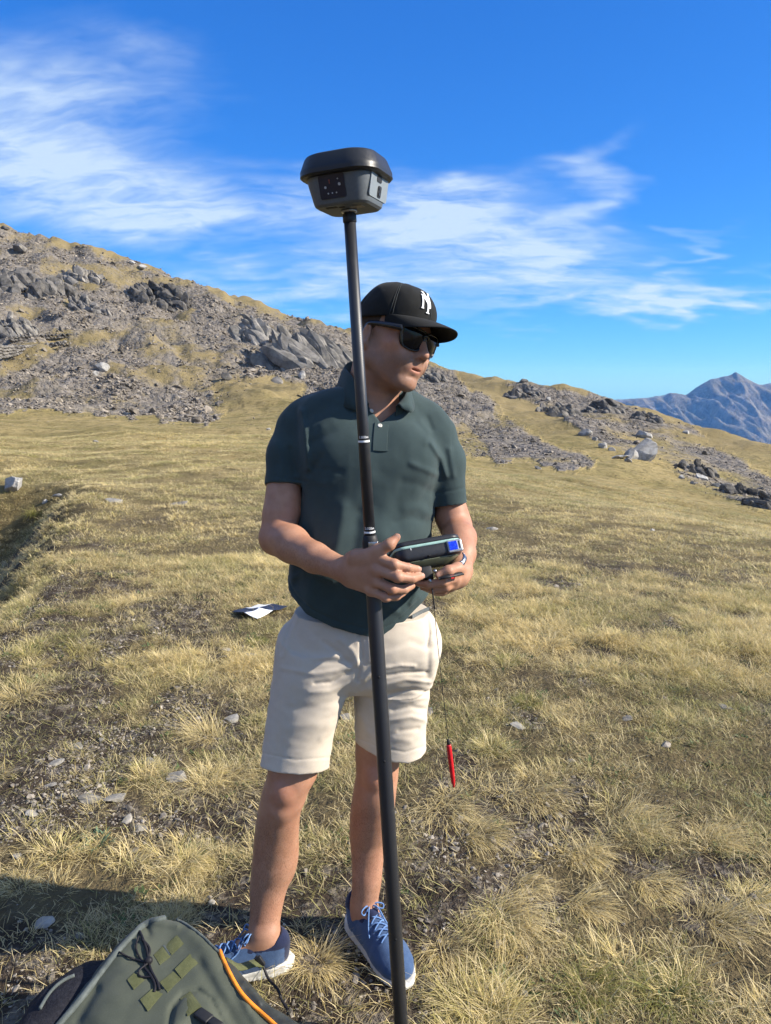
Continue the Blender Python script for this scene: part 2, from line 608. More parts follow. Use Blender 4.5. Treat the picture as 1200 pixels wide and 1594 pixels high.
def mat_ground():
    m, w = new_mat('turf_and_stone')
    geo = w.n('ShaderNodeNewGeometry')
    pos = geo.outputs['Position']
    rock = attr_node(w, 'rock'); bare = attr_node(w, 'bare'); soil = attr_node(w, 'soil')
    # turf: dry straw, olive and brown by patches
    n_big = w.noise(pos, 0.22, 5, 0.6)
    n_mid = w.noise(pos, 1.3, 5, 0.62)
    run = w.noise(w.scale_vec(pos, (1.5, .42, 1.5), (0, 0, 0), (0, 0, math.radians(-32))), 1.0, 4, .65)
    n_fin = w.noise(pos, 9.0, 5, 0.7)
    n_tiny = w.noise(pos, 55.0, 3, 0.7)
    turf = w.mix(w.ramp(n_big, .38, .64), (.345, .268, .120), (.225, .185, .070))
    turf = w.mix(w.ramp(n_mid, .46, .72), turf, (.350, .262, .108))
    turf = w.mix(w.mul(w.ramp(n_fin, .50, .72), .55), turf, (.150, .122, .058))
    turf = w.mix(w.mul(w.ramp(n_tiny, .52, .75), .5), turf, (.120, .096, .052))
    fleck = w.noise(pos, 2.6, 4, .75)
    turf = w.mix(w.mul(w.ramp(fleck, .50, .62), .8), turf, (.095, .076, .028))  # dark flecks painted as the small shadows among the tufts
    turf = w.mix(w.mul(w.ramp(run, .52, .66), .55), turf, (.150, .118, .042))
    turf = w.mix(w.mul(w.ramp(run, .42, .30), .45), turf, (.40, .30, .135))
    hillturf = w.mix(n_mid, (.150, .118, .058), (.270, .212, .115))
    dist = w.n('ShaderNodeVectorMath', operation='LENGTH'); w.t.links.new(pos, dist.inputs[0])
    turf = w.mix(w.ramp(dist.outputs['Value'], 50.0, 80.0, 0.0, .75), turf, hillturf)
    shaded_thatch = w.mix(n_tiny, (.030, .022, .016), (.105, .080, .045))  # dead grass, darkened further to paint small shadows between the tufts
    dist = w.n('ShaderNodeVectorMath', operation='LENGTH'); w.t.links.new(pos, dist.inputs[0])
    turf = w.mix(w.ramp(dist.outputs['Value'], 4.5, 26.0, .80, 0.05), turf, shaded_thatch)
    # soil and gravel
    vg = w.voronoi(pos, 62.0, out=1)
    hsv = w.n('ShaderNodeSeparateColor'); w.t.links.new(vg, hsv.inputs[0])
    grav = w.mix(hsv.outputs[0], (.040, .030, .022), (.20, .170, .132))
    grav = w.mix(w.ramp(n_fin, .46, .62), (.042, .031, .022), grav)
    near = w.mix(bare, turf, grav)
    near = w.mix(soil, near, w.mix(n_fin, (.03, .026, .02), (.12, .105, .085)))
    # scree and bedrock
    v1 = w.voronoi(pos, 1.7, out=1)
    s1 = w.n('ShaderNodeSeparateColor'); w.t.links.new(v1, s1.inputs[0])
    v2 = w.voronoi(pos, 5.5, out=1)
    s2 = w.n('ShaderNodeSeparateColor'); w.t.links.new(v2, s2.inputs[0])
    st = w.mix(s1.outputs[0], (.090, .082, .074), (.235, .212, .186))
    st = w.mix(w.mul(s2.outputs[1], .6), st, (.185, .155, .125))
    st = w.mix(w.mul(w.ramp(n_mid, .5, .7), .35), st, (.165, .135, .075))
    edge = w.add(rock, w.mul(w.sub(n_mid, .5), .9))
    colr = w.mix(w.ramp(edge, .22, .72), near, st)
    h = w.add(w.add(w.mul(n_fin, 0.5), w.mul(n_tiny, 0.25)), w.mul(fleck, 1.2))
    d1 = w.voronoi(pos, 1.7, out=0); d2 = w.voronoi(pos, 5.5, out=0)
    hr = w.add(w.mul(d1, -1.6), w.mul(d2, -.5))
    hh = w.add(w.mul(h, 0.07), w.mul(w.mul(hr, rock), 0.22))
    b, out = principled(w, Roughness=0.95)
    w.t.links.new(colr, b.inputs['Base Color'])
    b.inputs['Specular IOR Level'].default_value = 0.15
    w.t.links.new(bump(w, hh, 1.0, 1.0), b.inputs['Normal'])
    return m


GROUND = build_ground()
GROUND.data.materials.append(mat_ground())


# ------------------------------------------------------------------ far mountain and haze
def build_mountain():
    skyl = [(900, 640), (940, 628), (985, 621), (1010, 619), (1032, 617), (1043, 611), (1055, 612), (1068, 614), (1078, 607), (1095, 596), (1105, 590), (1120, 586), (1134, 583),
            (1140, 581), (1145, 577), (1153, 583), (1165, 590), (1180, 597), (1200, 598), (1215, 603), (1260, 612), (1330, 600), (1400, 628), (1500, 640), (1700, 655)]
    back = [(930, 622), (985, 620), (1010, 618), (1035, 614), (1043, 611), (1050, 612), (1062, 617), (1100, 620), (1180, 600), (1194, 597), (1230, 592), (1280, 585), (1330, 600), (1500, 630)]
    m, w = new_mat('far_rock')
    geo = w.n('ShaderNodeNewGeometry')
    pos = geo.outputs['Position']
    v = w.scale_vec(pos, (1, 1, .35))
    n = w.noise(v, .010, 8, .65); n2 = w.noise(pos, .0022, 4, .6)
    c = w.mix(w.ramp(n, .38, .62), (.045, .045, .050), (.165, .155, .145))
    c = w.mix(w.mul(w.ramp(n2, .45, .6), .6), c, (.075, .072, .055))
    b, out = principled(w, Roughness=.95)
    w.t.links.new(c, b.inputs['Base Color'])
    w.t.links.new(bump(w, n, .7, 60), b.inputs['Normal'])
    for nm, sk, D, depth in (('mountain', skyl, 6800, 1500), ('mountain_range', back, 9800, 1500)):
        sx = np.array([q[0] for q in sk], float); sy = np.array([q[1] for q in sk], float)
        us = np.linspace(sx[0], sx[-1], 460)
        ys = np.interp(us, sx, sy)
        crest = np.stack([P(u, yy, D) for u, yy in zip(us, ys)])
        T = np.linspace(-1, 1, 130)
        base = -740.0
        V = []
        for t in T:
            k = abs(t)
            # side spurs running down and forward from the crest
            yy = D + t * depth - 260 * fbm(crest[:, 0] / 420.0 + 0.9 * k, np.full(len(us), k * 1.2), octaves=3, seed=3) * k
            h = crest[:, 2] - base
            fall = (1 - k) ** 1.12
            rib = fbm(crest[:, 0] / 170.0 - 4.6 * k, np.full(len(us), 1.1 * k + 3), octaves=5, seed=57)
            rib2 = fbm(crest[:, 0] / 62.0 - 11.0 * k, np.full(len(us), 4.1 * k + 3), octaves=4, seed=58)
            z = base + h * fall + (230 * np.abs(rib) - 60 + 85 * np.abs(rib2) - 25) * min(1, k * 7) * (1 - k) ** .8
            z = z + 5 * rib2
            V.append(np.stack([crest[:, 0] - 260 * k * (t < 0) * 0.4, yy, z], -1))
        V = np.array(V)
        nt, nu = V.shape[:2]
        idx = np.arange(nt * nu).reshape(nt, nu)
        f = np.stack([idx[:-1, :-1], idx[:-1, 1:], idx[1:, 1:], idx[1:, :-1]], -1).reshape(-1, 4)
        o = obj_np(nm, V.reshape(-1, 3), f, m)
        o['kind'] = 'structure'


build_mountain()


def build_haze():
    m, w = new_mat('mountain_air')
    out = w.n('ShaderNodeOutputMaterial')
    v = w.n('ShaderNodeVolumePrincipled')
    v.inputs['Color'].default_value = (.14, .40, 1.0, 1)
    v.inputs['Absorption Color'].default_value = (1, 1, 1, 1)
    v.inputs['Density'].default_value = 5.5e-5
    v.inputs['Anisotropy'].default_value = 0.0
    w.t.links.new(v.outputs[0], out.inputs['Volume'])
    bm = bmesh.new()
    bmesh.ops.create_cube(bm, size=1)
    me = bpy.data.meshes.new('haze')
    for q in bm.verts:
        q.co = Vector((q.co.x * 34000, q.co.y * 34000, -200 + q.co.z * 1100))
    bm.to_mesh(me); bm.free()
    me.materials.append(m)
    o = bpy.data.objects.new('haze', me)
    COL.objects.link(o)
    o['kind'] = 'stuff'
    tag(o, 'thin blue mountain air fading the far peaks', 'haze')


build_haze()
# ------------------------------------------------------------------ stone
def ico(sub):
    bm = bmesh.new()
    bmesh.ops.create_icosphere(bm, subdivisions=sub, radius=1.0)
    v = np.array([q.co[:] for q in bm.verts]); f = np.array([[l.index for l in q.verts] for q in bm.faces])
    bm.free()
    return v, f


ICO = {k: ico(k) for k in (1, 2, 3, 4)}


def rock_shape(seed, sub=2, cuts=12, lo=.45, hi=.85, rough=.0):
    r = np.random.default_rng(seed)
    v, f = ICO[sub]
    v = v.copy()
    if rough:
        v *= (1 + rough * fbm(v[:, 0] * 2.2 + seed, v[:, 1] * 2.2, v[:, 2] * 2.2, octaves=4, seed=seed))[:, None]
    for _ in range(cuts):
        n = r.normal(size=3); n /= np.linalg.norm(n)
        d = r.uniform(lo, hi)
        t = v @ n - d
        v = v - np.maximum(t, 0)[:, None] * n
    return v, f


def mat_stone(name, dark=(.10, .092, .085), light=(.30, .275, .24), lichen=.25, scale=3.0, bumpd=.03):
    m, w = new_mat(name)
    tc = w.n('ShaderNodeTexCoord')
    geo = w.n('ShaderNodeNewGeometry')
    oi = w.n('ShaderNodeObjectInfo')
    pos = geo.outputs['Position']
    n1 = w.noise(pos, scale, 5, .65); n2 = w.noise(pos, scale * 5, 4, .7)
    c = w.mix(w.ramp(n1, .32, .68), dark, light)
    c = w.mix(w.mul(w.ramp(n2, .5, .75), .5), c, tuple(q * .45 for q in dark))
    c = w.mix(w.mul(w.ramp(w.noise(pos, scale * 1.7, 3, .6), .52, .66), lichen), c, (.36, .33, .26))
    hs = w.n('ShaderNodeHueSaturation')
    w.put(hs.inputs['Value'], w.ramp(oi.outputs['Random'], 0, 1, .62, 1.3, smooth=False))
    w.t.links.new(c, hs.inputs['Color'])
    b, out = principled(w, Roughness=.9)
    b.inputs['Specular IOR Level'].default_value = .25
    w.t.links.new(hs.outputs[0], b.inputs['Base Color'])
    w.t.links.new(bump(w, w.add(n1, w.mul(n2, .5)), .7, bumpd), b.inputs['Normal'])
    return m


M_SCREE = mat_stone('scree_stone', (.118, .101, .083), (.295, .254, .207), .15, 2.0, .05)
M_CRAG = mat_stone('crag_rock', (.090, .083, .075), (.245, .224, .198), .25, .9, .12)
M_SLAB = mat_stone('slab_rock', (.150, .140, .126), (.315, .292, .262), .2, .8, .08)
M_CRAG_SHADE = mat_stone('shaded_crag_rock', (.072, .067, .062), (.205, .188, .168), .12, 1.2, .12)  # crag rock in a darker tone, shade of its faces put into the colour
M_PALE = mat_stone('pale_boulder', (.21, .20, .185), (.40, .385, .36), .3, 2.5, .05)
M_PEBBLE = mat_stone('pebble', (.120, .102, .082), (.34, .30, .25), .1, 30.0, .004)
M_FLAT = mat_stone('flat_stone', (.16, .148, .13), (.33, .305, .265), .35, 14.0, .008)


# ------------------------------------------------------------------ scattering
def source_collection(name, meshes):
    c = bpy.data.collections.new(name)
    for i, me in enumerate(meshes):
        c.objects.link(bpy.data.objects.new('%s_piece' % name, me))
    return c


def scatter(name, pts, rot, scl, idx, coll, label, cat, kind='stuff', parent=None):
    me = bpy.data.meshes.new(name)
    me.vertices.add(len(pts))
    me.vertices.foreach_set('co', np.asarray(pts, dtype=np.float32).ravel())
    a = me.attributes.new('rot', 'FLOAT_VECTOR', 'POINT'); a.data.foreach_set('vector', np.asarray(rot, dtype=np.float32).ravel())
    a = me.attributes.new('scl', 'FLOAT_VECTOR', 'POINT'); a.data.foreach_set('vector', np.asarray(scl, dtype=np.float32).ravel())
    a = me.attributes.new('idx', 'INT', 'POINT'); a.data.foreach_set('value', np.asarray(idx, dtype=np.int32))
    me.update()
    o = bpy.data.objects.new(name, me)
    link(o, parent)
    ng = bpy.data.node_groups.new(name + '_spread', 'GeometryNodeTree')
    ng.interface.new_socket('Geometry', in_out='INPUT', socket_type='NodeSocketGeometry')
    ng.interface.new_socket('Geometry', in_out='OUTPUT', socket_type='NodeSocketGeometry')
    N = ng.nodes; L = ng.links
    gi = N.new('NodeGroupInput'); go = N.new('NodeGroupOutput')
    iop = N.new('GeometryNodeInstanceOnPoints')
    ci = N.new('GeometryNodeCollectionInfo')
    ci.inputs['Collection'].default_value = coll
    ci.inputs['Separate Children'].default_value = True
    ci.inputs['Reset Children'].default_value = True
    def na(nm, t):
        q = N.new('GeometryNodeInputNamedAttribute'); q.data_type = t; q.inputs['Name'].default_value = nm
        return q.outputs['Attribute']
    e2r = N.new('FunctionNodeEulerToRotation')
    L.new(na('rot', 'FLOAT_VECTOR'), e2r.inputs[0])
    L.new(gi.outputs[0], iop.inputs['Points'])
    L.new(ci.outputs[0], iop.inputs['Instance'])
    iop.inputs['Pick Instance'].default_value = True
    L.new(na('idx', 'INT'), iop.inputs['Instance Index'])
    L.new(e2r.outputs[0], iop.inputs['Rotation'])
    L.new(na('scl', 'FLOAT_VECTOR'), iop.inputs['Scale'])
    L.new(iop.outputs[0], go.inputs[0])
    mod = o.modifiers.new('spread', 'NODES')
    mod.node_group = ng
    tag(o, label, cat, kind=kind)
    return o


def sector(n, r0, r1, half=31.0, rng=RNG):
    """points spread evenly over a sector of ground in front of the camera"""
    a = np.radians(rng.uniform(-half, half, n))
    r = np.sqrt(rng.uniform(r0 ** 2, r1 ** 2, n))
    return r * np.sin(a), r * np.cos(a)


# scree blocks on the hillside
def build_scree():
    meshes = []
    for i in range(10):
        v, f = rock_shape(100 + i, 1 if i < 6 else 2, 9, .35, .8)
        v = v * np.array([1, .72, .42 + .05 * (i % 4)])
        meshes.append(mesh_np('scree_block', v, f, M_SCREE, smooth=False))
    coll = source_collection('scree_block', meshes)
    n = 700000
    r = np.exp(RNG.uniform(math.log(36), math.log(185), n))
    a = np.radians(RNG.uniform(-52, 44, n))
    x, y = r * np.sin(a), r * np.cos(a)
    z = ground_h(x, y)
    k = rock_mask(x, y, z)
    px, py = project(x, y, z)
    clump = np.clip(.55 + 1.6 * fbm(x / 3.0, y / 3.0, octaves=3, seed=91), .08, 1)
    keep = RNG.random(n) < np.where(k > .12, k ** 1.4, 0) * clump * .56
    keep |= RNG.random(n) < (0.0009 * (k <= .25))
    x, y, z, r, px, py, k = x[keep], y[keep], z[keep], r[keep], px[keep], py[keep], k[keep]
    m = len(x)
    s = np.exp(RNG.normal(math.log(.118), .55, m)) * (0.62 + r / 165.0)
    s = np.clip(s, .05, 1.15)
    s = np.where(k < .25, s * .7, s) * (1 - .38 * sstep(560, 680, px))
    rot = np.stack([RNG.normal(.15, .35, m), RNG.normal(.45, .35, m), RNG.uniform(0, 6.28, m) * .5 - .6], -1)
    scl = s[:, None] * RNG.uniform(.7, 1.3, (m, 3))
    print('scree', m)
    scatter('scree', np.stack([x, y, z - s * .05], -1), rot, scl, RNG.integers(0, 10, m), coll,
            'grey and tan broken scree lying over the stony hillside', 'scree')


build_scree()


# ------------------------------------------------------------------ grass
def blade_set(seed, n, rad, hlo, hhi, lean_lo, lean_hi, droop, wid, bias=(0, 0), spread=1.0):
    r = np.random.default_rng(seed)
    ang = r.uniform(0, 2 * math.pi, n)
    rr = rad * np.sqrt(r.random(n))
    bx, by = rr * np.cos(ang), rr * np.sin(ang)
    dirn = ang + r.normal(0, .7, n) * spread
    lean = r.uniform(lean_lo, lean_hi, n) * (0.55 + .45 * rr / rad)
    L = r.uniform(hlo, hhi, n)
    dx = np.cos(dirn) + bias[0]; dy = np.sin(dirn) + bias[1]
    nn = np.hypot(dx, dy) + 1e-6; dx /= nn; dy /= nn
    w = wid * r.uniform(.6, 1.3, n)
    tw = r.uniform(0, math.pi, n)
    sx = -dy * np.cos(tw) + dx * .5 * np.sin(tw); sy = dx * np.cos(tw) + dy * .5 * np.sin(tw)
    dr = droop * r.uniform(.4, 1.5, n)
    kink = r.normal(0, .25, n)
    V = []; T = []
    ts = (0.0, .38, .74, 1.0)
    px, py, pz = bx.copy(), by.copy(), np.zeros(n) - .006
    cur = lean.copy()
    prev = 0.0
    rows = []
    for j, t in enumerate(ts):
        if j:
            step = (t - prev) * L
            cur = cur + dr * (t - prev)
            side = kink * t
            px = px + step * np.sin(cur) * (dx * np.cos(side) - dy * np.sin(side))
            py = py + step * np.sin(cur) * (dy * np.cos(side) + dx * np.sin(side))
            pz = pz + step * np.cos(cur)
        prev = t
        ww = w * (1.0, .9, .6, .0)[j]
        if j < 3:
            rows.append((np.stack([px - sx * ww, py - sy * ww, pz], -1), np.stack([px + sx * ww, py + sy * ww, pz], -1), t))
        else:
            rows.append((np.stack([px, py, pz], -1), None, t))
    vs = np.stack([rows[0][0], rows[0][1], rows[1][0], rows[1][1], rows[2][0], rows[2][1], rows[3][0]], 1)  # n,7,3
    V = vs.reshape(-1, 3)
    base = (np.arange(n) * 7)[:, None]
    tri = np.array([[0, 1, 3], [0, 3, 2], [2, 3, 5], [2, 5, 4], [4, 5, 6]])
    F = (base[:, :, None] + tri[None]).reshape(-1, 3)
    tt = np.tile(np.array([0, 0, .38, .38, .74, .74, 1.0]), n)
    rnd = np.repeat(r.random(n), 7)
    return V, F, tt, rnd


def grass_mesh(name, sets, mat):
    V = np.concatenate([s[0] for s in sets])
    off = np.cumsum([0] + [len(s[0]) for s in sets[:-1]])
    F = np.concatenate([s[1] + o for s, o in zip(sets, off)])
    me = mesh_np(name, V, F, mat, smooth=True)
    attr(me, 'along', np.concatenate([s[2] for s in sets]))
    attr(me, 'rnd', np.concatenate([s[3] for s in sets]))
    return me


def mat_grass(name, straw, gold, green, green_amt, dark=(.075, .058, .028)):
    m, w = new_mat(name)
    geo = w.n('ShaderNodeNewGeometry'); oi = w.n('ShaderNodeObjectInfo')
    al = attr_node(w, 'along'); rn = attr_node(w, 'rnd')
    pos = geo.outputs['Position']
    patch = w.noise(pos, .8, 3, .6)
    c = w.mix(rn, straw, gold)
    g = w.ramp(w.add(w.add(w.mul(patch, 1.0), w.mul(oi.outputs['Random'], .35)), w.mul(rn, .25)), 1.12 - green_amt, 1.3 - green_amt)
    c = w.mix(w.mul(g, .85), c, green)
    c = w.mix(w.mul(w.ramp(al, .5, 0.0), .6), c, dark)     # blades browned towards the foot, painting in the shade low in the tuft
    val = w.ramp(oi.outputs['Random'], 0, 1, .78, 1.18, smooth=False)
    hs = w.n('ShaderNodeHueSaturation'); w.put(hs.inputs['Value'], val); w.t.links.new(c, hs.inputs['Color'])
    out = w.n('ShaderNodeOutputMaterial')
    d = w.n('ShaderNodeBsdfPrincipled'); d.inputs['Roughness'].default_value = .6
    d.inputs['Specular IOR Level'].default_value = .3
    t = w.n('ShaderNodeBsdfTranslucent')
    mx = w.n('ShaderNodeMixShader'); mx.inputs[0].default_value = .28
    w.t.links.new(hs.outputs[0], d.inputs['Base Color']); w.t.links.new(hs.outputs[0], t.inputs[0])
    w.t.links.new(d.outputs[0], mx.inputs[1]); w.t.links.new(t.outputs[0], mx.inputs[2])
    w.t.links.new(mx.outputs[0], out.inputs[0])
    return m


M_GRASS = mat_grass('dry_turf', (.74, .62, .36), (.60, .46, .19), (.27, .265, .085), .36, (.085, .064, .032))
M_TUSS = mat_grass('straw_tussock', (.82, .69, .41), (.72, .55, .20), (.38, .34, .10), .24, (.10, .076, .034))
M_TUSSG = mat_grass('yellow_green_tussock', (.40, .345, .11), (.32, .28, .07), (.19, .21, .05), .5)
M_HERB = mat_grass('low_herb', (.12, .15, .055), (.16, .18, .07), (.085, .13, .045), .8, (.04, .04, .02))


def build_grass():
    mats = []
    for i in range(7):
        mats.append(grass_mesh('turf_tuft', [blade_set(200 + i, 80, .065, .014, .042, .45, 1.4, .8, .00095, spread=1.8),
                                              blade_set(230 + i, 10, .05, .035, .07, .2, .9, .8, .0009)], M_GRASS))
    for i in range(4):
        mats.append(grass_mesh('turf_tuft', [blade_set(260 + i, 110, .05, .04, .10, .2, 1.1, 1.3, .00095, bias=(.3, -.2))], M_TUSS))
    for i in range(2):
        mats.append(grass_mesh('herb_tuft', [blade_set(280 + i, 26, .035, .012, .03, .5, 1.3, .5, .0042)], M_HERB))
    coll = source_collection('turf_tuft', mats)
    # near
    n = 42000
    x, y = sector(n, 1.0, 7.5, 52)
    b = bare_mask(x, y)
    clump = .05 + .20 * sstep(2.3, 3.2, y) + .75 * sstep(-.06, .16, fbm(x * 2.7, y * 3.6, octaves=3, seed=307) + .16 * sstep(2.6, 6.0, y) + .05 * sstep(.2, -.4, x))
    keep = RNG.random(n) < (1 - .93 * b) * clump
    x, y, b = x[keep], y[keep], b[keep]
    m = len(x)
    tall = fbm(x * 1.1, y * 1.1, octaves=3, seed=301) + .16 * sstep(-.2, .6, x)
    kind = np.where(RNG.random(m) < np.clip(.10 + 1.1 * tall, .02, .55), RNG.integers(7, 11, m), RNG.integers(0, 7, m))
    kind = np.where(RNG.random(m) < .10, RNG.integers(11, 13, m), kind)
    s = RNG.uniform(.75, 1.35, m)
    z = ground_h(x, y)
    rot = np.stack([RNG.normal(0, .12, m), RNG.normal(0, .12, m), RNG.uniform(0, 6.28, m)], -1)
    scatter('turf_grass', np.stack([x, y, z], -1), rot, s[:, None] * np.ones(3), kind, coll, 'dry straw coloured turf covering the near ground', 'grass')
    # thin litter of stray dry blades over the gravel
    lit = [grass_mesh('litter', [blade_set(320 + i, 9, .06, .02, .06, 1.1, 1.5, .1, .0011, spread=3)], M_GRASS) for i in range(4)]
    lcoll = source_collection('dry_litter', lit)
    n = 16000
    x, y = sector(n, 1.0, 6.0, 52)
    b = bare_mask(x, y)
    keep = RNG.random(n) < .45 + .5 * b
    x, y = x[keep], y[keep]; m = len(x)
    scatter('dry_grass_litter', np.stack([x, y, ground_h(x, y) + .004], -1), np.stack([np.zeros(m), np.zeros(m), RNG.uniform(0, 6.28, m)], -1),
            RNG.uniform(.7, 1.4, m)[:, None] * np.ones(3), RNG.integers(0, 4, m), lcoll, 'loose dead grass stems strewn over the bare gravel', 'grass')
    # middle distance: wider blades, fewer of them
    mm = []
    for i in range(6):
        mm.append(grass_mesh('meadow_tuft', [blade_set(340 + i, 60, .12, .020, .055, .4, 1.35, .9, .0021, spread=1.7)], M_GRASS))
    for i in range(3):
        mm.append(grass_mesh('meadow_tuft', [blade_set(360 + i, 60, .075, .035, .085, .25, 1.2, 1.3, .0020, bias=(.3, -.2))], M_TUSS))
    mcoll = source_collection('meadow_tuft', mm)
    n = 112000
    x, y = sector(n, 6.5, 30, 48)
    k = np.hypot(x, y)
    keep = RNG.random(n) < (.12 + .88 * sstep(-.22, .16, fbm(x * 2.4, y * 2.2, octaves=3, seed=331))) * (1 - .5 * sstep(10, 30, k))
    x, y, k = x[keep], y[keep], k[keep]
    m = len(x)
    tall = fbm(x * .35, y * .35, octaves=3, seed=371)
    kind = np.where(RNG.random(m) < np.clip(.14 + .9 * tall, .03, .5), RNG.integers(6, 9, m), RNG.integers(0, 6, m))
    s = RNG.uniform(.7, 1.25, m) * (1 + .03 * (k - 6.5))
    scatter('meadow_grass', np.stack([x, y, ground_h(x, y)], -1), np.stack([np.zeros(m), np.zeros(m), RNG.uniform(0, 6.28, m)], -1),
            s[:, None] * np.ones(3), kind, mcoll, 'tufted dry grass over the meadow behind the man', 'grass')
    n = 98000
    r = np.exp(RNG.uniform(math.log(20), math.log(110), n)); a = np.radians(RNG.uniform(-48, 48, n))
    x, y = r * np.sin(a), r * np.cos(a)
    z = ground_h(x, y)
    rk = rock_mask(x, y, z)
    keep = (rk < .3) & (RNG.random(n) < np.clip(.45 + 1.3 * fbm(x * .22, y * .3, octaves=3, seed=381), .05, 1))
    x, y, z, r = x[keep], y[keep], z[keep], r[keep]; m = len(x)
    s = RNG.uniform(.7, 1.7, m) * (r / 26.0) ** .6
    scatter('hill_grass', np.stack([x, y, z], -1), np.stack([np.zeros(m), np.zeros(m), RNG.uniform(0, 6.28, m)], -1),
            np.stack([s, s, s * .55], -1), RNG.integers(0, 6, m), mcoll, 'sparse golden grass on the lower slopes of the hill', 'grass')


build_grass()


def build_gravel():
    meshes = []
    for i in range(8):
        v, f = rock_shape(400 + i, 1, 8, .4, .8)
        meshes.append(mesh_np('gravel_piece', v * np.array([1, .75, .45]), f, M_PEBBLE, smooth=False))
    coll = source_collection('gravel_piece', meshes)
    n = 220000
    x, y = sector(n, 1.0, 7.0, 48)
    b = bare_mask(x, y)
    keep = RNG.random(n) < np.where(b > .3, b * np.clip(.22 + 1.5 * fbm(x * 2.4, y * 2.4, octaves=3, seed=411), .04, 1), .02)
    x, y = x[keep], y[keep]; m = len(x)
    s = np.clip(np.exp(RNG.normal(math.log(.0046), .58, m)), .0025, .03)
    z = ground_h(x, y) + .1 * s
    rot = np.stack([RNG.normal(0, .4, m), RNG.normal(0, .4, m), RNG.uniform(0, 6.28, m)], -1)
    print('gravel', m)
    scatter('gravel', np.stack([x, y, z], -1), rot, s[:, None] * RNG.uniform(.7, 1.3, (m, 3)), RNG.integers(0, 8, m), coll,
            'small pale chips of gravel lying between the grass tufts', 'gravel')


build_gravel()
# ------------------------------------------------------------------ implicit modelling: blended volumes turned into one smooth surface
class Vol:
    def __init__(self, lo, hi, h):
        self.lo = np.array(lo, float); self.h = h
        n = np.ceil((np.array(hi) - self.lo) / h).astype(int) + 1
        self.F = np.full(tuple(n), 1.0, dtype=np.float32)
        self.ax = [(self.lo[i] + h * np.arange(n[i])).astype(np.float32) for i in range(3)]

    def block(self, lo, hi, pad):
        sl = []
        for i in range(3):
            a = int(np.clip(math.floor((lo[i] - pad - self.lo[i]) / self.h), 0, self.F.shape[i]))
            b = int(np.clip(math.ceil((hi[i] + pad - self.lo[i]) / self.h) + 1, 0, self.F.shape[i]))
            sl.append(slice(a, max(a, b)))
        return tuple(sl)

    def grid(self, sl):
        return (self.ax[0][sl[0]][:, None, None], self.ax[1][sl[1]][None, :, None], self.ax[2][sl[2]][None, None, :])

    def add(self, prim, k=0.01, op='u'):
        fn, lo, hi = prim
        sl = self.block(lo, hi, k + 3 * self.h)
        A = self.F[sl]
        if A.size == 0:
            return
        d = fn(*self.grid(sl)).astype(np.float32)
        if op == 'u':
            if k <= 0:
                self.F[sl] = np.minimum(A, d)
            else:
                h = np.clip(.5 + .5 * (A - d) / k, 0, 1)
                self.F[sl] = A * (1 - h) + d * h - k * h * (1 - h)
        else:   # subtract
            d = -d
            if k <= 0:
                self.F[sl] = np.maximum(A, d)
            else:
                h = np.clip(.5 - .5 * (A - d) / k, 0, 1)
                self.F[sl] = A * (1 - h) + d * h + k * h * (1 - h)

    def near(self, band):
        i = np.nonzero(np.abs(self.F) < band)
        return i, self.ax[0][i[0]], self.ax[1][i[1]], self.ax[2][i[2]]

    def displace(self, fn, band=.03):
        i, x, y, z = self.near(band)
        self.F[i] += fn(x, y, z).astype(np.float32)

    def cut(self, fn):
        """keep only where fn <= 0"""
        self.F = np.maximum(self.F, fn(*[a.reshape([-1 if j == i else 1 for j in range(3)]) for i, a in enumerate(self.ax)]).astype(np.float32))

    def mesh(self):
        F = self.F
        F[0] = F[-1] = 1; F[:, 0] = F[:, -1] = 1; F[:, :, 0] = F[:, :, -1] = 1
        ins = F < 0
        nx, ny, nz = F.shape
        st = np.array([ny * nz, nz, 1])
        cells = []; poss = []; quads = []
        for ax in range(3):
            a = [slice(None)] * 3; b = [slice(None)] * 3
            a[ax] = slice(0, -1); b[ax] = slice(1, None)
            cr = np.argwhere(ins[tuple(a)] != ins[tuple(b)])
            if len(cr) == 0: continue
            f0 = F[cr[:, 0], cr[:, 1], cr[:, 2]]
            c2 = cr.copy(); c2[:, ax] += 1
            f1 = F[c2[:, 0], c2[:, 1], c2[:, 2]]
            t = f0 / (f0 - f1)
            p = cr.astype(np.float64); p[:, ax] += t
            o1, o2 = [q for q in range(3) if q != ax]
            ids = []
            for da, db in ((1, 1), (0, 1), (0, 0), (1, 0)):
                q = cr.copy(); q[:, o1] -= da; q[:, o2] -= db
                cid = q @ st
                ids.append(cid); cells.append(cid); poss.append(p)
            qd = np.stack(ids, -1)
            flip = (f0 < 0)
            if ax == 1: flip = ~flip
            qd[~flip] = qd[~flip][:, ::-1]
            quads.append(qd)
        cells = np.concatenate(cells); poss = np.concatenate(poss); quads = np.concatenate(quads)
        uq, inv = np.unique(cells, return_inverse=True)
        cnt = np.bincount(inv)
        V = np.stack([np.bincount(inv, poss[:, i]) / cnt for i in range(3)], -1) * self.h + self.lo
        Q = np.searchsorted(uq, quads)
        return V, Q


def relax(V, Q, it=2, lam=.5, w=None):
    """light smoothing of a quad mesh"""
    e = np.concatenate([Q[:, [0, 1]], Q[:, [1, 2]], Q[:, [2, 3]], Q[:, [3, 0]]])
    n = len(V)
    deg = np.bincount(e[:, 0], minlength=n) + np.bincount(e[:, 1], minlength=n)
    deg = np.maximum(deg, 1)
    for _ in range(it):
        s = np.stack([np.bincount(e[:, 0], V[e[:, 1], i], n) + np.bincount(e[:, 1], V[e[:, 0], i], n) for i in range(3)], -1) / deg[:, None]
        V = V + lam * (s - V)
    return V


def A3(*v):
    return np.array(v, dtype=float)


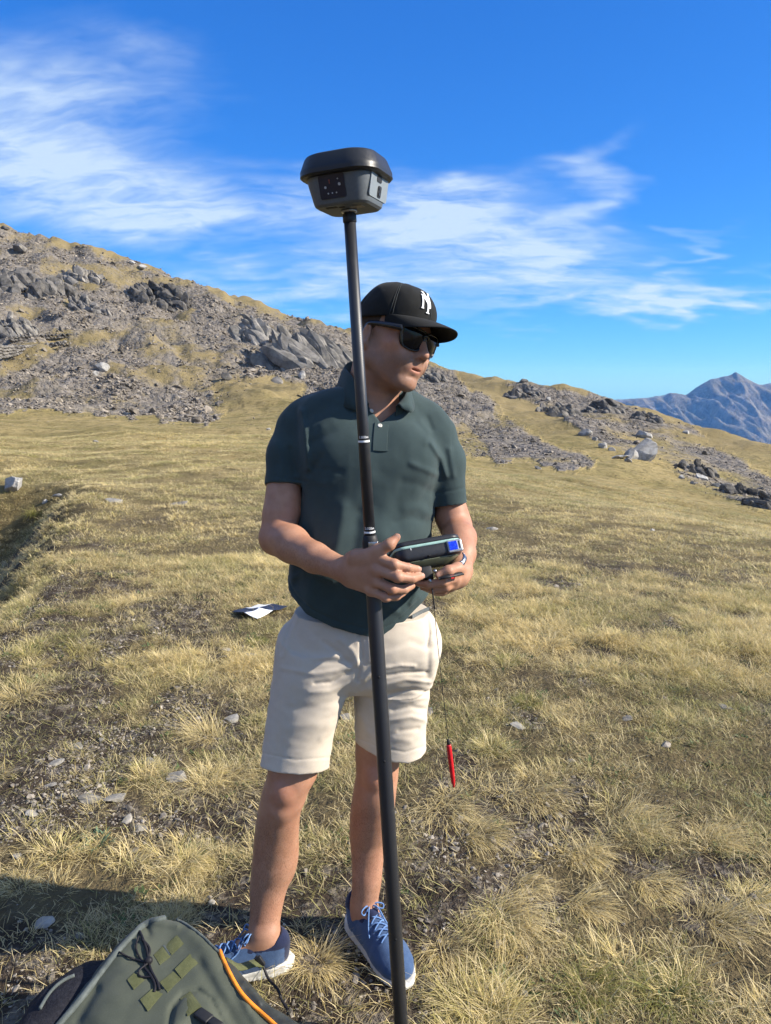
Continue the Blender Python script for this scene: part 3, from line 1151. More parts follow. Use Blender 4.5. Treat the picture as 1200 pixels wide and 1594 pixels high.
def p_cone(a, b, ra, rb):
    a = np.asarray(a, float); b = np.asarray(b, float)
    ab = b - a; L2 = float(ab @ ab) + 1e-12
    def fn(X, Y, Z):
        t = np.clip(((X - a[0]) * ab[0] + (Y - a[1]) * ab[1] + (Z - a[2]) * ab[2]) / L2, 0, 1)
        dx = X - a[0] - t * ab[0]; dy = Y - a[1] - t * ab[1]; dz = Z - a[2] - t * ab[2]
        return np.sqrt(dx * dx + dy * dy + dz * dz) - (ra + t * (rb - ra))
    r = max(ra, rb)
    return fn, np.minimum(a, b) - r, np.maximum(a, b) + r


def frame_box(c, M, ext):
    e = np.abs(M) @ np.asarray(ext, float)
    return np.asarray(c) - e, np.asarray(c) + e


def local(X, Y, Z, c, M):
    dx, dy, dz = X - c[0], Y - c[1], Z - c[2]
    return (dx * M[0, 0] + dy * M[1, 0] + dz * M[2, 0], dx * M[0, 1] + dy * M[1, 1] + dz * M[2, 1], dx * M[0, 2] + dy * M[1, 2] + dz * M[2, 2])


def p_ell(c, r, M=np.eye(3)):
    c = np.asarray(c, float)
    def fn(X, Y, Z):
        u, v, w = local(X, Y, Z, c, M)
        k0 = np.sqrt((u / r[0]) ** 2 + (v / r[1]) ** 2 + (w / r[2]) ** 2)
        k1 = np.sqrt((u / r[0] ** 2) ** 2 + (v / r[1] ** 2) ** 2 + (w / r[2] ** 2) ** 2)
        return np.where(k1 > 1e-6, k0 * (k0 - 1) / np.maximum(k1, 1e-6), -min(r))
    lo, hi = frame_box(c, M, r)
    return fn, lo, hi


def p_box(c, b, rad, M=np.eye(3)):
    c = np.asarray(c, float)
    b = np.asarray(b, float) - rad
    def fn(X, Y, Z):
        u, v, w = local(X, Y, Z, c, M)
        qx, qy, qz = np.abs(u) - b[0], np.abs(v) - b[1], np.abs(w) - b[2]
        o = np.sqrt(np.maximum(qx, 0) ** 2 + np.maximum(qy, 0) ** 2 + np.maximum(qz, 0) ** 2)
        return o + np.minimum(np.maximum(qx, np.maximum(qy, qz)), 0) - rad
    lo, hi = frame_box(c, M, b + rad)
    return fn, lo, hi


def p_loft(rows, n=2.0, yaw=0.0, cap=.01, top=True):
    """upright body of elliptical slices; rows: (z, cx, cy, rx, ry), any order"""
    rows = sorted(rows)
    T = np.array(rows, float)
    zs = T[:, 0]
    c, s = math.cos(yaw), math.sin(yaw)
    def fn(X, Y, Z):
        zq = np.clip(np.ravel(Z).astype(float), zs[0], zs[-1])
        v = [_pchip(zs, T[:, i], zq).reshape(1, 1, -1) for i in range(1, 5)]
        dx = X - v[0]; dy = Y - v[1]
        u = dx * c + dy * s; w = -dx * s + dy * c
        e = (np.abs(u / v[2]) ** n + np.abs(w / v[3]) ** n) ** (1.0 / n)
        d = (e - 1) * np.minimum(v[2], v[3])
        over = np.maximum(zs[0] - Z, Z - zs[-1])
        return np.maximum(d, over)
    R = T[:, 3:5].max(axis=1)
    lo = A3((T[:, 1] - R).min(), (T[:, 2] - R).min(), zs[0]); hi = A3((T[:, 1] + R).max(), (T[:, 2] + R).max(), zs[-1])
    return fn, lo, hi


def px_rows(rows):
    """rows of (py, left px, right px, depth, ry/rx or metres, dy): silhouettes measured on the photograph -> slices"""
    out = []
    for py, xl, xr, D, ry, *rest in rows:
        a, b = P(xl, py, D), P(xr, py, D)
        rx = abs(b[0] - a[0]) / 2
        out.append(((a[2] + b[2]) / 2, (a[0] + b[0]) / 2, D + (rest[0] if rest else 0), rx, ry * rx if ry > .5 else ry))
    return out


def crease(px, py, pts, w):
    d = np.full(px.shape, 1e9)
    for (x1, y1), (x2, y2) in zip(pts[:-1], pts[1:]):
        ex, ey = x2 - x1, y2 - y1
        t = np.clip(((px - x1) * ex + (py - y1) * ey) / (ex * ex + ey * ey + 1e-9), 0, 1)
        d = np.minimum(d, (px - x1 - t * ex) ** 2 + (py - y1 - t * ey) ** 2)
    return np.exp(-d / (w * w))


def tube(path, rad, seg=8, closed=False, cap=True):
    """verts, faces of a round tube along a path; rad scalar or per point"""
    path = np.asarray(path, float)
    n = len(path)
    rad = np.broadcast_to(np.asarray(rad, float), (n,))
    tan = np.gradient(path, axis=0)
    if closed:
        tan = np.roll(path, -1, 0) - np.roll(path, 1, 0)
    tan /= np.linalg.norm(tan, axis=1)[:, None] + 1e-12
    up = A3(0, 0, 1) if abs(tan[0, 2]) < .9 else A3(1, 0, 0)
    V = []
    nrm = np.cross(tan[0], up); nrm /= np.linalg.norm(nrm)
    for i in range(n):
        nrm = nrm - tan[i] * (nrm @ tan[i]); nrm /= np.linalg.norm(nrm) + 1e-12
        bi = np.cross(tan[i], nrm)
        a = np.linspace(0, 2 * math.pi, seg, endpoint=False)
        V.append(path[i] + rad[i] * (np.cos(a)[:, None] * nrm + np.sin(a)[:, None] * bi))
    V = np.concatenate(V)
    F = []
    for i in range(n if closed else n - 1):
        j = (i + 1) % n
        for k in range(seg):
            l = (k + 1) % seg
            F.append([i * seg + k, i * seg + l, j * seg + l, j * seg + k])
    if cap and not closed:
        F.append(list(range(seg))[::-1]); F.append([(n - 1) * seg + k for k in range(seg)])
    return V, F


def join(parts):
    V = []; F = []; o = 0
    for v, f in parts:
        v = np.asarray(v); V.append(v)
        F += [[int(i) + o for i in q] for q in f]
        o += len(v)
    return np.concatenate(V), F


def box_vf(c, half, M=np.eye(3), bev=0.0, seg=2):
    bm = bmesh.new()
    bmesh.ops.create_cube(bm, size=2)
    for q in bm.verts:
        q.co = Vector((q.co.x * half[0], q.co.y * half[1], q.co.z * half[2]))
    if bev > 0:
        bmesh.ops.bevel(bm, geom=bm.edges[:], offset=bev, segments=seg, affect='EDGES', profile=.5)
    v = np.array([q.co[:] for q in bm.verts]); bm.verts.index_update()
    f = [[l.index for l in q.verts] for q in bm.faces]
    bm.free()
    return v @ np.asarray(M).T + np.asarray(c), f


def spline(pts, n=40):
    """smooth curve through points"""
    pts = np.asarray(pts, float)
    if len(pts) == 2:
        t = np.linspace(0, 1, n)[:, None]
        return pts[0] * (1 - t) + pts[1] * t
    p = np.concatenate([[2 * pts[0] - pts[1]], pts, [2 * pts[-1] - pts[-2]]])
    m = len(pts) - 1
    out = []
    for q in np.linspace(0, m - 1e-6, n):
        i = int(q); t = q - i
        a, b, c, d = p[i], p[i + 1], p[i + 2], p[i + 3]
        out.append(.5 * ((2 * b) + (-a + c) * t + (2 * a - 5 * b + 4 * c - d) * t * t + (-a + 3 * b - 3 * c + d) * t ** 3))
    return np.array(out)
# ------------------------------------------------------------------ the man
def mat_skin():
    m, w = new_mat('skin')
    tc = w.n('ShaderNodeTexCoord')
    pos = tc.outputs['Object']
    lip = attr_node(w, 'lip'); stub = attr_node(w, 'stub'); red = attr_node(w, 'red'); hairy = attr_node(w, 'hairy')
    n1 = w.noise(pos, 30, 4, .6); n2 = w.noise(pos, 420, 3, .6)
    c = w.mix(w.ramp(n1, .3, .7), (.375, .190, .116), (.435, .234, .150))
    c = w.mix(w.mul(red, .38), c, (.43, .160, .098))
    c = w.mix(w.mul(w.ramp(n2, .5, .75), w.add(.10, w.mul(stub, .35))), c, (.17, .09, .06))
    nb = w.noise(pos, 9, 3, .6)
    c = w.mix(w.mul(w.ramp(nb, .45, .7), .35), c, (.36, .155, .098))
    sn = w.noise(pos, 700, 2, .7)
    c = w.mix(w.mul(stub, w.ramp(sn, .35, .65, .55, 1.0)), c, (.185, .118, .090))
    hv = w.scale_vec(pos, (900, 900, 130))
    hn = w.noise(hv, 1.0, 2, .6)
    c = w.mix(w.mul(w.mul(w.ramp(hn, .50, .64), hairy), .62), c, (.125, .068, .040))
    c = w.mix(lip, c, (.37, .148, .112))
    b, out = principled(w, Roughness=.52)
    b.inputs['Specular IOR Level'].default_value = .35
    b.inputs['Subsurface Weight'].default_value = .06
    b.inputs['Subsurface Radius'].default_value = (.012, .005, .003)
    b.inputs['Subsurface Scale'].default_value = .6
    w.t.links.new(c, b.inputs['Base Color'])
    w.t.links.new(bump(w, w.add(w.mul(n2, .6), n1), .25, .002), b.inputs['Normal'])
    return m


def mat_cloth(name, col, col2, weave=900.0, rough=.9, bumpd=.0006, sheen=.15, patch=14.0):
    m, w = new_mat(name)
    tc = w.n('ShaderNodeTexCoord'); pos = tc.outputs['Object']
    n1 = w.noise(pos, patch, 4, .6); n2 = w.noise(pos, weave, 2, .6)
    c = w.mix(w.ramp(n1, .35, .7), col, col2)
    c = w.mix(w.mul(w.ramp(n2, .45, .7), .22), c, tuple(min(1, q * 1.6) for q in col2))
    b, out = principled(w, Roughness=rough)
    b.inputs['Specular IOR Level'].default_value = .2
    b.inputs['Sheen Weight'].default_value = sheen
    b.inputs['Sheen Roughness'].default_value = .5
    w.t.links.new(c, b.inputs['Base Color'])
    w.t.links.new(bump(w, w.add(n2, w.mul(n1, 2)), .5, bumpd), b.inputs['Normal'])
    return m


def mat_plain(name, col, rough=.5, spec=.5, metal=0.0, noise=.08, nscale=60.0, coat=0.0):
    m, w = new_mat(name)
    tc = w.n('ShaderNodeTexCoord'); pos = tc.outputs['Object']
    n = w.noise(pos, nscale, 4, .6)
    c = w.mix(w.ramp(n, .3, .7), tuple(q * (1 - noise) for q in col), tuple(min(1, q * (1 + noise)) for q in col))
    b, out = principled(w, Metallic=metal)
    w.put(b.inputs['Roughness'], w.ramp(n, .3, .7, max(.03, rough - .06), min(1, rough + .06)))
    b.inputs['Specular IOR Level'].default_value = spec
    b.inputs['Coat Weight'].default_value = coat
    w.t.links.new(c, b.inputs['Base Color'])
    return m


M_SKIN = mat_skin()
M_POLO = mat_cloth('dark_green_pique', (.032, .051, .053), (.040, .062, .064), 1100, .92, .0007, .10, 9)
M_SHORTS = mat_cloth('beige_cotton', (.535, .462, .372), (.585, .512, .42), 1500, .92, .0004, .05, 7)
M_CAP = mat_cloth('black_cotton', (.0095, .0098, .0098), (.014, .0145, .014), 1300, .9, .0005, .05, 20)
M_WHITE_THREAD = mat_cloth('white_thread', (.78, .78, .77), (.82, .82, .80), 1200, .8, .0006, .0, 60)
M_BLACK_GLOSS = mat_plain('glossy_black_acetate', (.012, .012, .013), .18, .5)
M_DARKGREY = mat_plain('dark_grey_plastic', (.020, .021, .024), .48, .4, nscale=200)

PERSON = empty('person', tuple(hit(500, 1490)))
tag(PERSON, 'man in dark green polo shirt and beige shorts holding the survey pole', 'person')

# head frame: local x = his right, y = where he faces, z = up
_yaw, _pit, _rol = math.radians(47), math.radians(8), math.radians(13)
_c, _s = math.cos(_yaw), math.sin(_yaw)
_X0, _Y0, _Z0 = A3(-_c, -_s, 0), A3(_s, -_c, 0), A3(0, 0, 1)
_Y1 = _Y0 * math.cos(_pit) - _Z0 * math.sin(_pit); _Z1 = _Z0 * math.cos(_pit) + _Y0 * math.sin(_pit)
_X2 = _X0 * math.cos(_rol) + _Z1 * math.sin(_rol); _Z2 = _Z1 * math.cos(_rol) - _X0 * math.sin(_rol)
HM = np.stack([_X2, _Y1, _Z2], 1)
HC = P(608, 536, 1.985)
HS = 1.045


def H(x, y, z):
    z = z * .865 if z < 0 else z
    return HC + HM @ (A3(x, y, z) * HS)


def h_ell(c, r, M=None):
    return p_ell(H(*c), [q * HS for q in r], HM if M is None else HM @ M)


def h_cone(a, b, ra, rb):
    return p_cone(H(*a), H(*b), ra * HS, rb * HS)


def rotm(axis, deg):
    return np.array(Matrix.Rotation(math.radians(deg), 3, axis))


# silhouettes of the bare legs, measured on the photograph
LEG_R = px_rows([(1130, 424, 505, 1.97, 1.05), (1205, 416, 494, 1.945, 1.04), (1228, 409, 482, 1.94, 1.06), (1247, 405, 475, 1.94, 1.08), (1265, 401, 468, 1.945, 1.06), (1300, 396, 465, 1.965, 1.02),
                 (1335, 393, 463, 1.975, 1.0), (1360, 391, 457, 1.975, .98), (1387, 389, 446, 1.965, .98), (1422, 389, 438, 1.945, .98), (1447, 387, 434, 1.925, .98), (1472, 386, 430, 1.92, .95), (1484, 388, 428, 1.925, .85)])
LEG_L = px_rows([(1100, 556, 640, 2.06, 1.05), (1177, 553, 623, 2.05, 1.05), (1205, 554, 620, 2.045, 1.06), (1230, 550, 617, 2.045, 1.08), (1265, 545, 613, 2.06, 1.04), (1290, 544, 607, 2.07, 1.02),
                 (1310, 545, 600, 2.075, 1.02), (1335, 547, 597, 2.07, 1.0), (1370, 548, 594, 2.055, .98), (1405, 546, 588, 2.048, .98), (1430, 545, 586, 2.046, .95), (1448, 547, 585, 2.045, .85)])

TORSO = [(598, 545, 628, 2.03, .055), (608, 500, 645, 2.035, .068), (620, 474, 662, 2.035, .082), (640, 462, 684, 2.035, .098), (665, 462, 694, 2.03, .110),
         (690, 468, 692, 2.02, .118), (720, 474, 688, 2.01, .122), (760, 471, 681, 2.005, .122), (800, 465, 675, 2.0, .122),
         (840, 458, 672, 2.0, .124), (880, 451, 671, 2.0, .128), (915, 448, 671, 2.0, .130), (950, 452, 671, 2.0, .130), (1000, 458, 670, 2.0, .128)]
TYAW = math.radians(13)


def chain(v, pts, rads, k=.012):
    for i in range(len(pts) - 1):
        v.add(p_cone(pts[i], pts[i + 1], rads[i], rads[i + 1]), k)


# hands: joints as seen on the photograph with their distance
R_WRIST = P(533, 886, 1.742)
R_ELBOW = P(430, 838, 1.925)
R_SHO = P(474, 680, 2.035)
L_SHO = P(672, 684, 2.035)
L_ELBOW = P(709, 818, 2.02)
L_WRIST = P(716, 884, 1.835)


def hand_right(v):
    palm_pts = [
        (P(548, 870, 1.722), P(583, 869, 1.668), .019, .0165),    # towards index
        (P(546, 883, 1.722), P(586, 887, 1.661), .020, .0165),    # towards middle
        (P(545, 895, 1.724), P(584, 904, 1.665), .019, .0155),    # towards ring
        (P(546, 904, 1.728), P(578, 917, 1.672), .017, .0140),    # towards little
    ]
    for a, b, ra, rb in palm_pts:
        v.add(p_cone(a, b, ra, rb), .016)
    v.add(p_cone(P(560, 888, 1.715), P(576, 893, 1.685), .020, .020), .02)
    fingers = [
        ([P(585, 868, 1.664), P(614, 879, 1.640), P(635, 884, 1.652), P(650, 886, 1.672)], [.0132, .0116, .0103, .0084]),
        ([P(588, 887, 1.657), P(619, 898, 1.632), P(641, 901, 1.648), P(655, 897, 1.672)], [.0134, .0118, .0105, .0086]),
        ([P(585, 905, 1.661), P(610, 917, 1.640), P(629, 918, 1.655), P(641, 912, 1.676)], [.0126, .0110, .0098, .0081]),
        ([P(578, 919, 1.668), P(600, 930, 1.650), P(617, 929, 1.662), P(628, 923, 1.680)], [.0112, .0097, .0088, .0073]),
    ]
    for pts, rr in fingers:
        chain(v, pts, rr, .004)
        v.add(p_ell(pts[0], (.0135, .0135, .0135)), .008)       # knuckle
        v.add(p_ell(pts[1], (rr[1] * 1.1,) * 3), .004)
    thumb = [P(556, 868, 1.705), P(588, 857, 1.662), P(606, 848, 1.652), P(618, 836, 1.660)]
    chain(v, thumb, [.019, .0135, .0118, .0085], .010)
    v.add(p_cone(thumb[0], P(575, 872, 1.675), .016, .014), .012)
    return fingers, thumb


def hand_left(v):
    # palm under the controller, turned up; fingers reach left beneath the bracket
    v.add(p_cone(L_WRIST, P(716, 900, 1.785), .024, .021), .02)
    v.add(p_cone(P(720, 888, 1.81), P(706, 902, 1.755), .020, .018), .02)
    v.add(p_cone(P(716, 896, 1.82), P(698, 912, 1.765), .020, .016), .02)
    fl = [
        ([P(708, 900, 1.748), P(690, 906, 1.722), P(668, 910, 1.720), P(651, 908, 1.732)], [.0130, .0112, .0100, .0082]),
        ([P(706, 908, 1.765), P(694, 914, 1.732), P(674, 917, 1.730), P(658, 914, 1.742)], [.0128, .0110, .0098, .0080]),
        ([P(700, 914, 1.79), P(690, 919, 1.750), P(676, 920, 1.750), P(664, 917, 1.760)], [.0118, .0102, .0090, .0074]),
        ([P(696, 918, 1.81), P(688, 922, 1.775), P(678, 922, 1.772), P(668, 919, 1.778)], [.0105, .0090, .0080, .0066]),
    ]
    for pts, rr in fl:
        chain(v, pts, rr, .004)
    th = [P(718, 888, 1.80), P(712, 885, 1.745), P(698, 889, 1.716), P(683, 895, 1.712)]
    chain(v, th, [.018, .0142, .0125, .0092], .008)
    return fl, th


def build_body():
    lo = A3(-.50, 1.58, .02); hi = A3(.33, 2.26, 1.93)
    v = Vol(lo, hi, .0030)
    # trunk below the shirt, open at the neck
    tr = [(r[0], r[1], r[2], r[3] - (.022 if r[0] < 1.49 else .034), r[4] - (.022 if r[0] < 1.49 else .014)) for r in px_rows(TORSO) if r[0] > 1.14]
    v.add(p_loft(tr, 2.3, TYAW), .0)
    v.add(p_loft(LEG_R, 2.1), 0); v.add(p_loft(LEG_L, 2.1), 0)
    # thighs to pelvis
    v.add(p_cone(P(462, 1140, 1.97), P(520, 1000, 2.0), .070, .085), .03)
    v.add(p_cone(P(600, 1110, 2.06), P(590, 1000, 2.02), .070, .085), .03)
    v.add(p_cone(P(520, 1000, 2.0), P(590, 1000, 2.02), .085, .085), .03)
    v.add(p_cone(P(555, 1000, 2.01), P(565, 900, 2.01), .09, .09), .03)
    # knee caps, calves, shins, ankle bones
    v.add(p_ell(P(440, 1236, 1.884), (.027, .018, .030)), .016)
    v.add(p_ell(P(437, 1262, 1.900), (.020, .018, .025)), .025)
    v.add(p_ell(P(446, 1325, 1.985), (.026, .038, .080)), .02)
    v.add(p_ell(P(582, 1212, 1.992), (.026, .018, .030)), .016)
    v.add(p_ell(P(562, 1300, 2.095), (.024, .034, .075)), .02)
    v.add(p_ell(P(432, 1470, 1.905), (.013, .014, .015)), .015)
    v.add(p_ell(P(584, 1438, 2.01), (.012, .013, .014)), .015)
    # feet inside the shoes
    v.add(p_cone(A3(-.328, 1.920, .105), A3(-.455, 1.890, .052), .032, .022), .02)
    v.add(p_cone(A3(-.066, 2.052, .105), A3(.0, 1.942, .052), .032, .022), .02)
    # arms
    chain(v, [R_SHO, P(443, 745, 1.985), P(437, 800, 1.945), R_ELBOW], [.036, .0445, .0450, .0425], .01)
    v.add(p_ell(P(446, 785, 1.962), (.033, .036, .050)), .03)          # biceps
    chain(v, [R_ELBOW, P(456, 850, 1.868), P(490, 868, 1.80), R_WRIST, P(552, 888, 1.725)], [.0420, .0425, .0362, .0272, .0240], .012)
    v.add(p_ell(P(450, 840, 1.888), (.039, .037, .035)), .03)
    chain(v, [L_SHO, P(697, 755, 2.03), P(703, 803, 2.022), L_ELBOW], [.034, .0370, .0440, .0425], .01)
    chain(v, [L_ELBOW, P(716, 838, 1.95), P(718, 862, 1.885), L_WRIST], [.0410, .0415, .0355, .0275], .012)
    fr = hand_right(v)
    fl = hand_left(v)
    # neck and head
    v.add(p_cone(P(590, 640, 2.035), H(0, -.022, -.055), .062, .060), .02)
    v.add(p_cone(P(560, 625, 2.045), H(0, -.04, -.04), .045, .045), .03)
    v.add(p_cone(P(601, 652, 1.985), H(.034, -.005, -.03), .012, .014), .02)      # neck muscle
    v.add(h_ell((0, -.006, .045), (.0755, .097, .088)), .01)
    v.add(h_ell((0, .032, -.012), (.064, .064, .082)), .025)
    v.add(h_ell((0, .030, -.060), (.054, .056, .052)), .025)
    for s in (-1, 1):
        v.add(h_cone((s * .053, .000, -.050), (s * .020, .070, -.096), .016, .019), .018)
        v.add(h_cone((s * .056, -.004, -.02), (s * .054, .002, -.055), .016, .016), .018)
        v.add(h_cone((s * .012, .084, .034), (s * .050, .066, .034), .013, .012), .012)
        v.add(h_ell((s * .046, .062, -.006), (.024, .024, .020)), .018)
        v.add(h_ell((s * .034, .066, -.040), (.024, .026, .028)), .02)
        v.add(h_ell((s * .0125, .1000, -.0225), (.0092, .0115, .0088)), .006)
        v.add(h_ell((s * .077, -.012, .002), (.0075, .017, .029), rotm('Z', -s * 18)), .006)
        v.add(h_ell((s * .076, -.008, -.024), (.007, .010, .012)), .006)
        v.add(h_ell((s * .083, -.008, .004), (.006, .010, .018), rotm('Z', -s * 18)), .005, 's')
        v.add(h_ell((s * .031, .089, .016), (.017, .010, .012)), .012, 's')
    v.add(h_cone((0, .086, .030), (0, .109, -.012), .0088, .0115), .009)
    v.add(h_ell((0, .1125, -.0165), (.0120, .0115, .0105)), .006)
    v.add(h_ell((0, .070, -.048), (.035, .031, .030)), .018)
    v.add(h_ell((0, .0765, -.0975), (.021, .019, .017)), .016)
    for sg in (-1, 1):
        v.add(h_cone((sg * .0235, .0835, -.0560), (sg * .004, .0945, -.0520), .0030, .0050), .005)
        v.add(h_cone((sg * .0205, .0840, -.0625), (sg * .003, .0925, -.0655), .0034, .0060), .005)
    v.add(h_ell((0, .0985, -.0590), (.0185, .010, .0020)), .002, 's')
    v.add(h_ell((.0065, .108, -.0285), (.0036, .006, .003)), .002, 's')
    v.add(h_ell((-.0065, .108, -.0285), (.0036, .006, .003)), .002, 's')
    def face_folds(x, y, z):
        lx, ly, lz = local(x, y, z, HC, HM)
        lx, ly, lz = lx / HS, ly / HS, lz / HS
        lz = np.where(lz < 0, lz / .865, lz)
        ax_ = np.abs(lx)
        on = (ly > .03) & (ly < .13) & (ax_ < .075) & (lz > -.12) & (lz < .08)
        # smile folds from the nose to the corners of the mouth, creases under the lip
        fold = np.exp(-((ax_ - .024 - .38 * (-.024 - lz)) / .0045) ** 2) * sstep(-.078, -.060, lz) * sstep(-.020, -.030, lz)
        cheek = np.exp(-((ax_ - .036) / .012) ** 2 - ((lz + .035) / .016) ** 2)
        return on * (.0016 * fold - .0022 * cheek + .0012 * np.exp(-((lz + .080) / .004) ** 2) * (ax_ < .018) - .0008 * fbm(lx * 50, ly * 50, lz * 50, octaves=3, seed=5))
    v.displace(face_folds, .012)
    V, Q = v.mesh()
    V = relax(V, Q, 1, .4)
    o = obj_np('body', V, Q, M_SKIN, PERSON)
    # colouring of the skin by place on the body
    L = (V - HC) @ HM / HS
    lx, ly, lz = L.T
    lz = np.where(lz < 0, lz / .865, lz)
    head = (np.abs(lx) < .1) & (np.abs(ly) < .14) & (lz > -.14) & (lz < .2)
    lipm = np.exp(-((lx / .023) ** 4)) * np.exp(-(((lz + .0590) / .0095) ** 4)) * (ly > .083) * head
    beard = sstep(-.018, -.045, lz + .10 * np.maximum(0, .05 - ly) - .25 * np.maximum(0, ly - .075)) * sstep(-.025, .01, ly) * sstep(-.16, -.12, lz)
    beard = beard * head * (1 - lipm) * np.clip(.85 + .5 * fbm(lx * 40, ly * 40, lz * 40, octaves=2, seed=4), 0, 1)
    side = sstep(.05, .062, np.abs(lx)) * sstep(.045, .01, ly) * sstep(-.02, .0, ly) * sstep(.06, .04, lz) * sstep(-.05, -.02, lz) * head
    attr(o.data, 'lip', lipm * .65)
    attr(o.data, 'stub', np.maximum(beard * .8, side * .7))
    red = np.zeros(len(V))
    for c, r in ((P(439, 1238, 1.87), .05), (P(588, 1210, 1.98), .05), (R_ELBOW, .06), (L_ELBOW, .08), (H(.0, .11, -.02), .02), (H(.05, .06, -.01), .03), (P(618, 836, 1.66), .02), (P(720, 845, 1.95), .07)):
        red = np.maximum(red, np.exp(-((V - c) ** 2).sum(1) / r ** 2))
    for pts, rr in list(fr[0]) + list(fl[0]):
        for q in pts[:2] + pts[-1:]:
            red = np.maximum(red, .8 * np.exp(-((V - q) ** 2).sum(1) / .013 ** 2))
    attr(o.data, 'red', red)
    z = V[:, 2]
    hairy = sstep(.50, .44, z) * sstep(.10, .16, z)
    fore = np.exp(-((V - P(480, 862, 1.80)) ** 2).sum(1) / .11 ** 2)
    fore2 = np.exp(-((V - P(718, 845, 1.92)) ** 2).sum(1) / .09 ** 2)
    attr(o.data, 'hairy', np.clip(np.maximum(hairy, np.maximum(fore, fore2)), 0, 1))
    # nails
    nail_m = mat_plain('nail', (.42, .235, .165), .35, .4)
    for pts, rr in [(fr[1], [.0085]), (fl[1], [.0092])] + [(f[0], [f[1][-1]]) for f in fr[0][:2]]:
        tip, prev = np.asarray(pts[-1]), np.asarray(pts[-2])
        d = tip - prev; d /= np.linalg.norm(d)
        tocam = A3(0, 0, CAM_H) - tip; n = tocam - d * (tocam @ d); n /= np.linalg.norm(n)
        s = np.cross(d, n)
        r = rr[0]
        c = tip - d * .001 + n * (r * .80)
        vv = []; ff = []
        for i in range(7):
            for j in range(7):
                a, b = (i - 3) / 3, (j - 3) / 3
                sq = math.sqrt(max(0, 1 - .35 * b * b))
                vv.append(c + d * (a * r * .72 * sq) + s * (b * r * .66) + n * (r * .20 * (1 - b * b) * 1.0 - abs(a) ** 3 * r * .06))
        for i in range(6):
            for j in range(6):
                ff.append([i * 7 + j, i * 7 + j + 1, (i + 1) * 7 + j + 1, (i + 1) * 7 + j])
        obj_np('fingernail', vv, ff, nail_m, PERSON)
    return o


BODY = build_body()
# ------------------------------------------------------------------ polo shirt
def tubelike(path, w, t, nrm):
    """flat strip along a path: half width w across, thickness t along the normals"""
    path = np.asarray(path, float); nrm = np.asarray(nrm, float)
    tan = np.gradient(path, axis=0); tan /= np.linalg.norm(tan, axis=1)[:, None] + 1e-12
    nrm = nrm - tan * (nrm * tan).sum(1)[:, None]; nrm /= np.linalg.norm(nrm, axis=1)[:, None] + 1e-12
    side = np.cross(tan, nrm)
    w = np.broadcast_to(np.asarray(w, float), (len(path),))[:, None]
    V = np.stack([path - side * w, path - side * w * .92 + nrm * t, path + side * w * .92 + nrm * t, path + side * w], 1).reshape(-1, 3)
    F = []
    n = len(path)
    for i in range(n - 1):
        for k in range(4):
            l = (k + 1) % 4
            F.append([i * 4 + k, (i + 1) * 4 + k, (i + 1) * 4 + l, i * 4 + l])
    F.append([3, 2, 1, 0]); F.append([(n - 1) * 4 + k for k in range(4)])
    return V, F


def front_surface(vol, px, py, d0=1.55, d1=2.3):
    """first point of a volume's surface along the line of sight through a photo pixel"""
    d = px_dir(px, py); d = d / d[1]
    t = np.linspace(d0, d1, 500)
    p = np.stack([d[0] * t, t, CAM_H + d[2] * t], -1)
    i = np.round((p - vol.lo) / vol.h).astype(int)
    ok = np.all((i >= 0) & (i < np.array(vol.F.shape)), axis=1)
    val = np.ones(len(t)); val[ok] = vol.F[i[ok, 0], i[ok, 1], i[ok, 2]]
    k = np.argmax(val < 0)
    return p[k] if (val < 0).any() else None


def surf_normal(vol, p):
    i = np.clip(np.round((p - vol.lo) / vol.h).astype(int), 3, np.array(vol.F.shape) - 4)
    g = []
    for a in range(3):
        e = np.zeros(3, int); e[a] = 3
        g.append(vol.F[tuple(i + e)] - vol.F[tuple(i - e)])
    g = np.array(g, float)
    return g / (np.linalg.norm(g) + 1e-9)


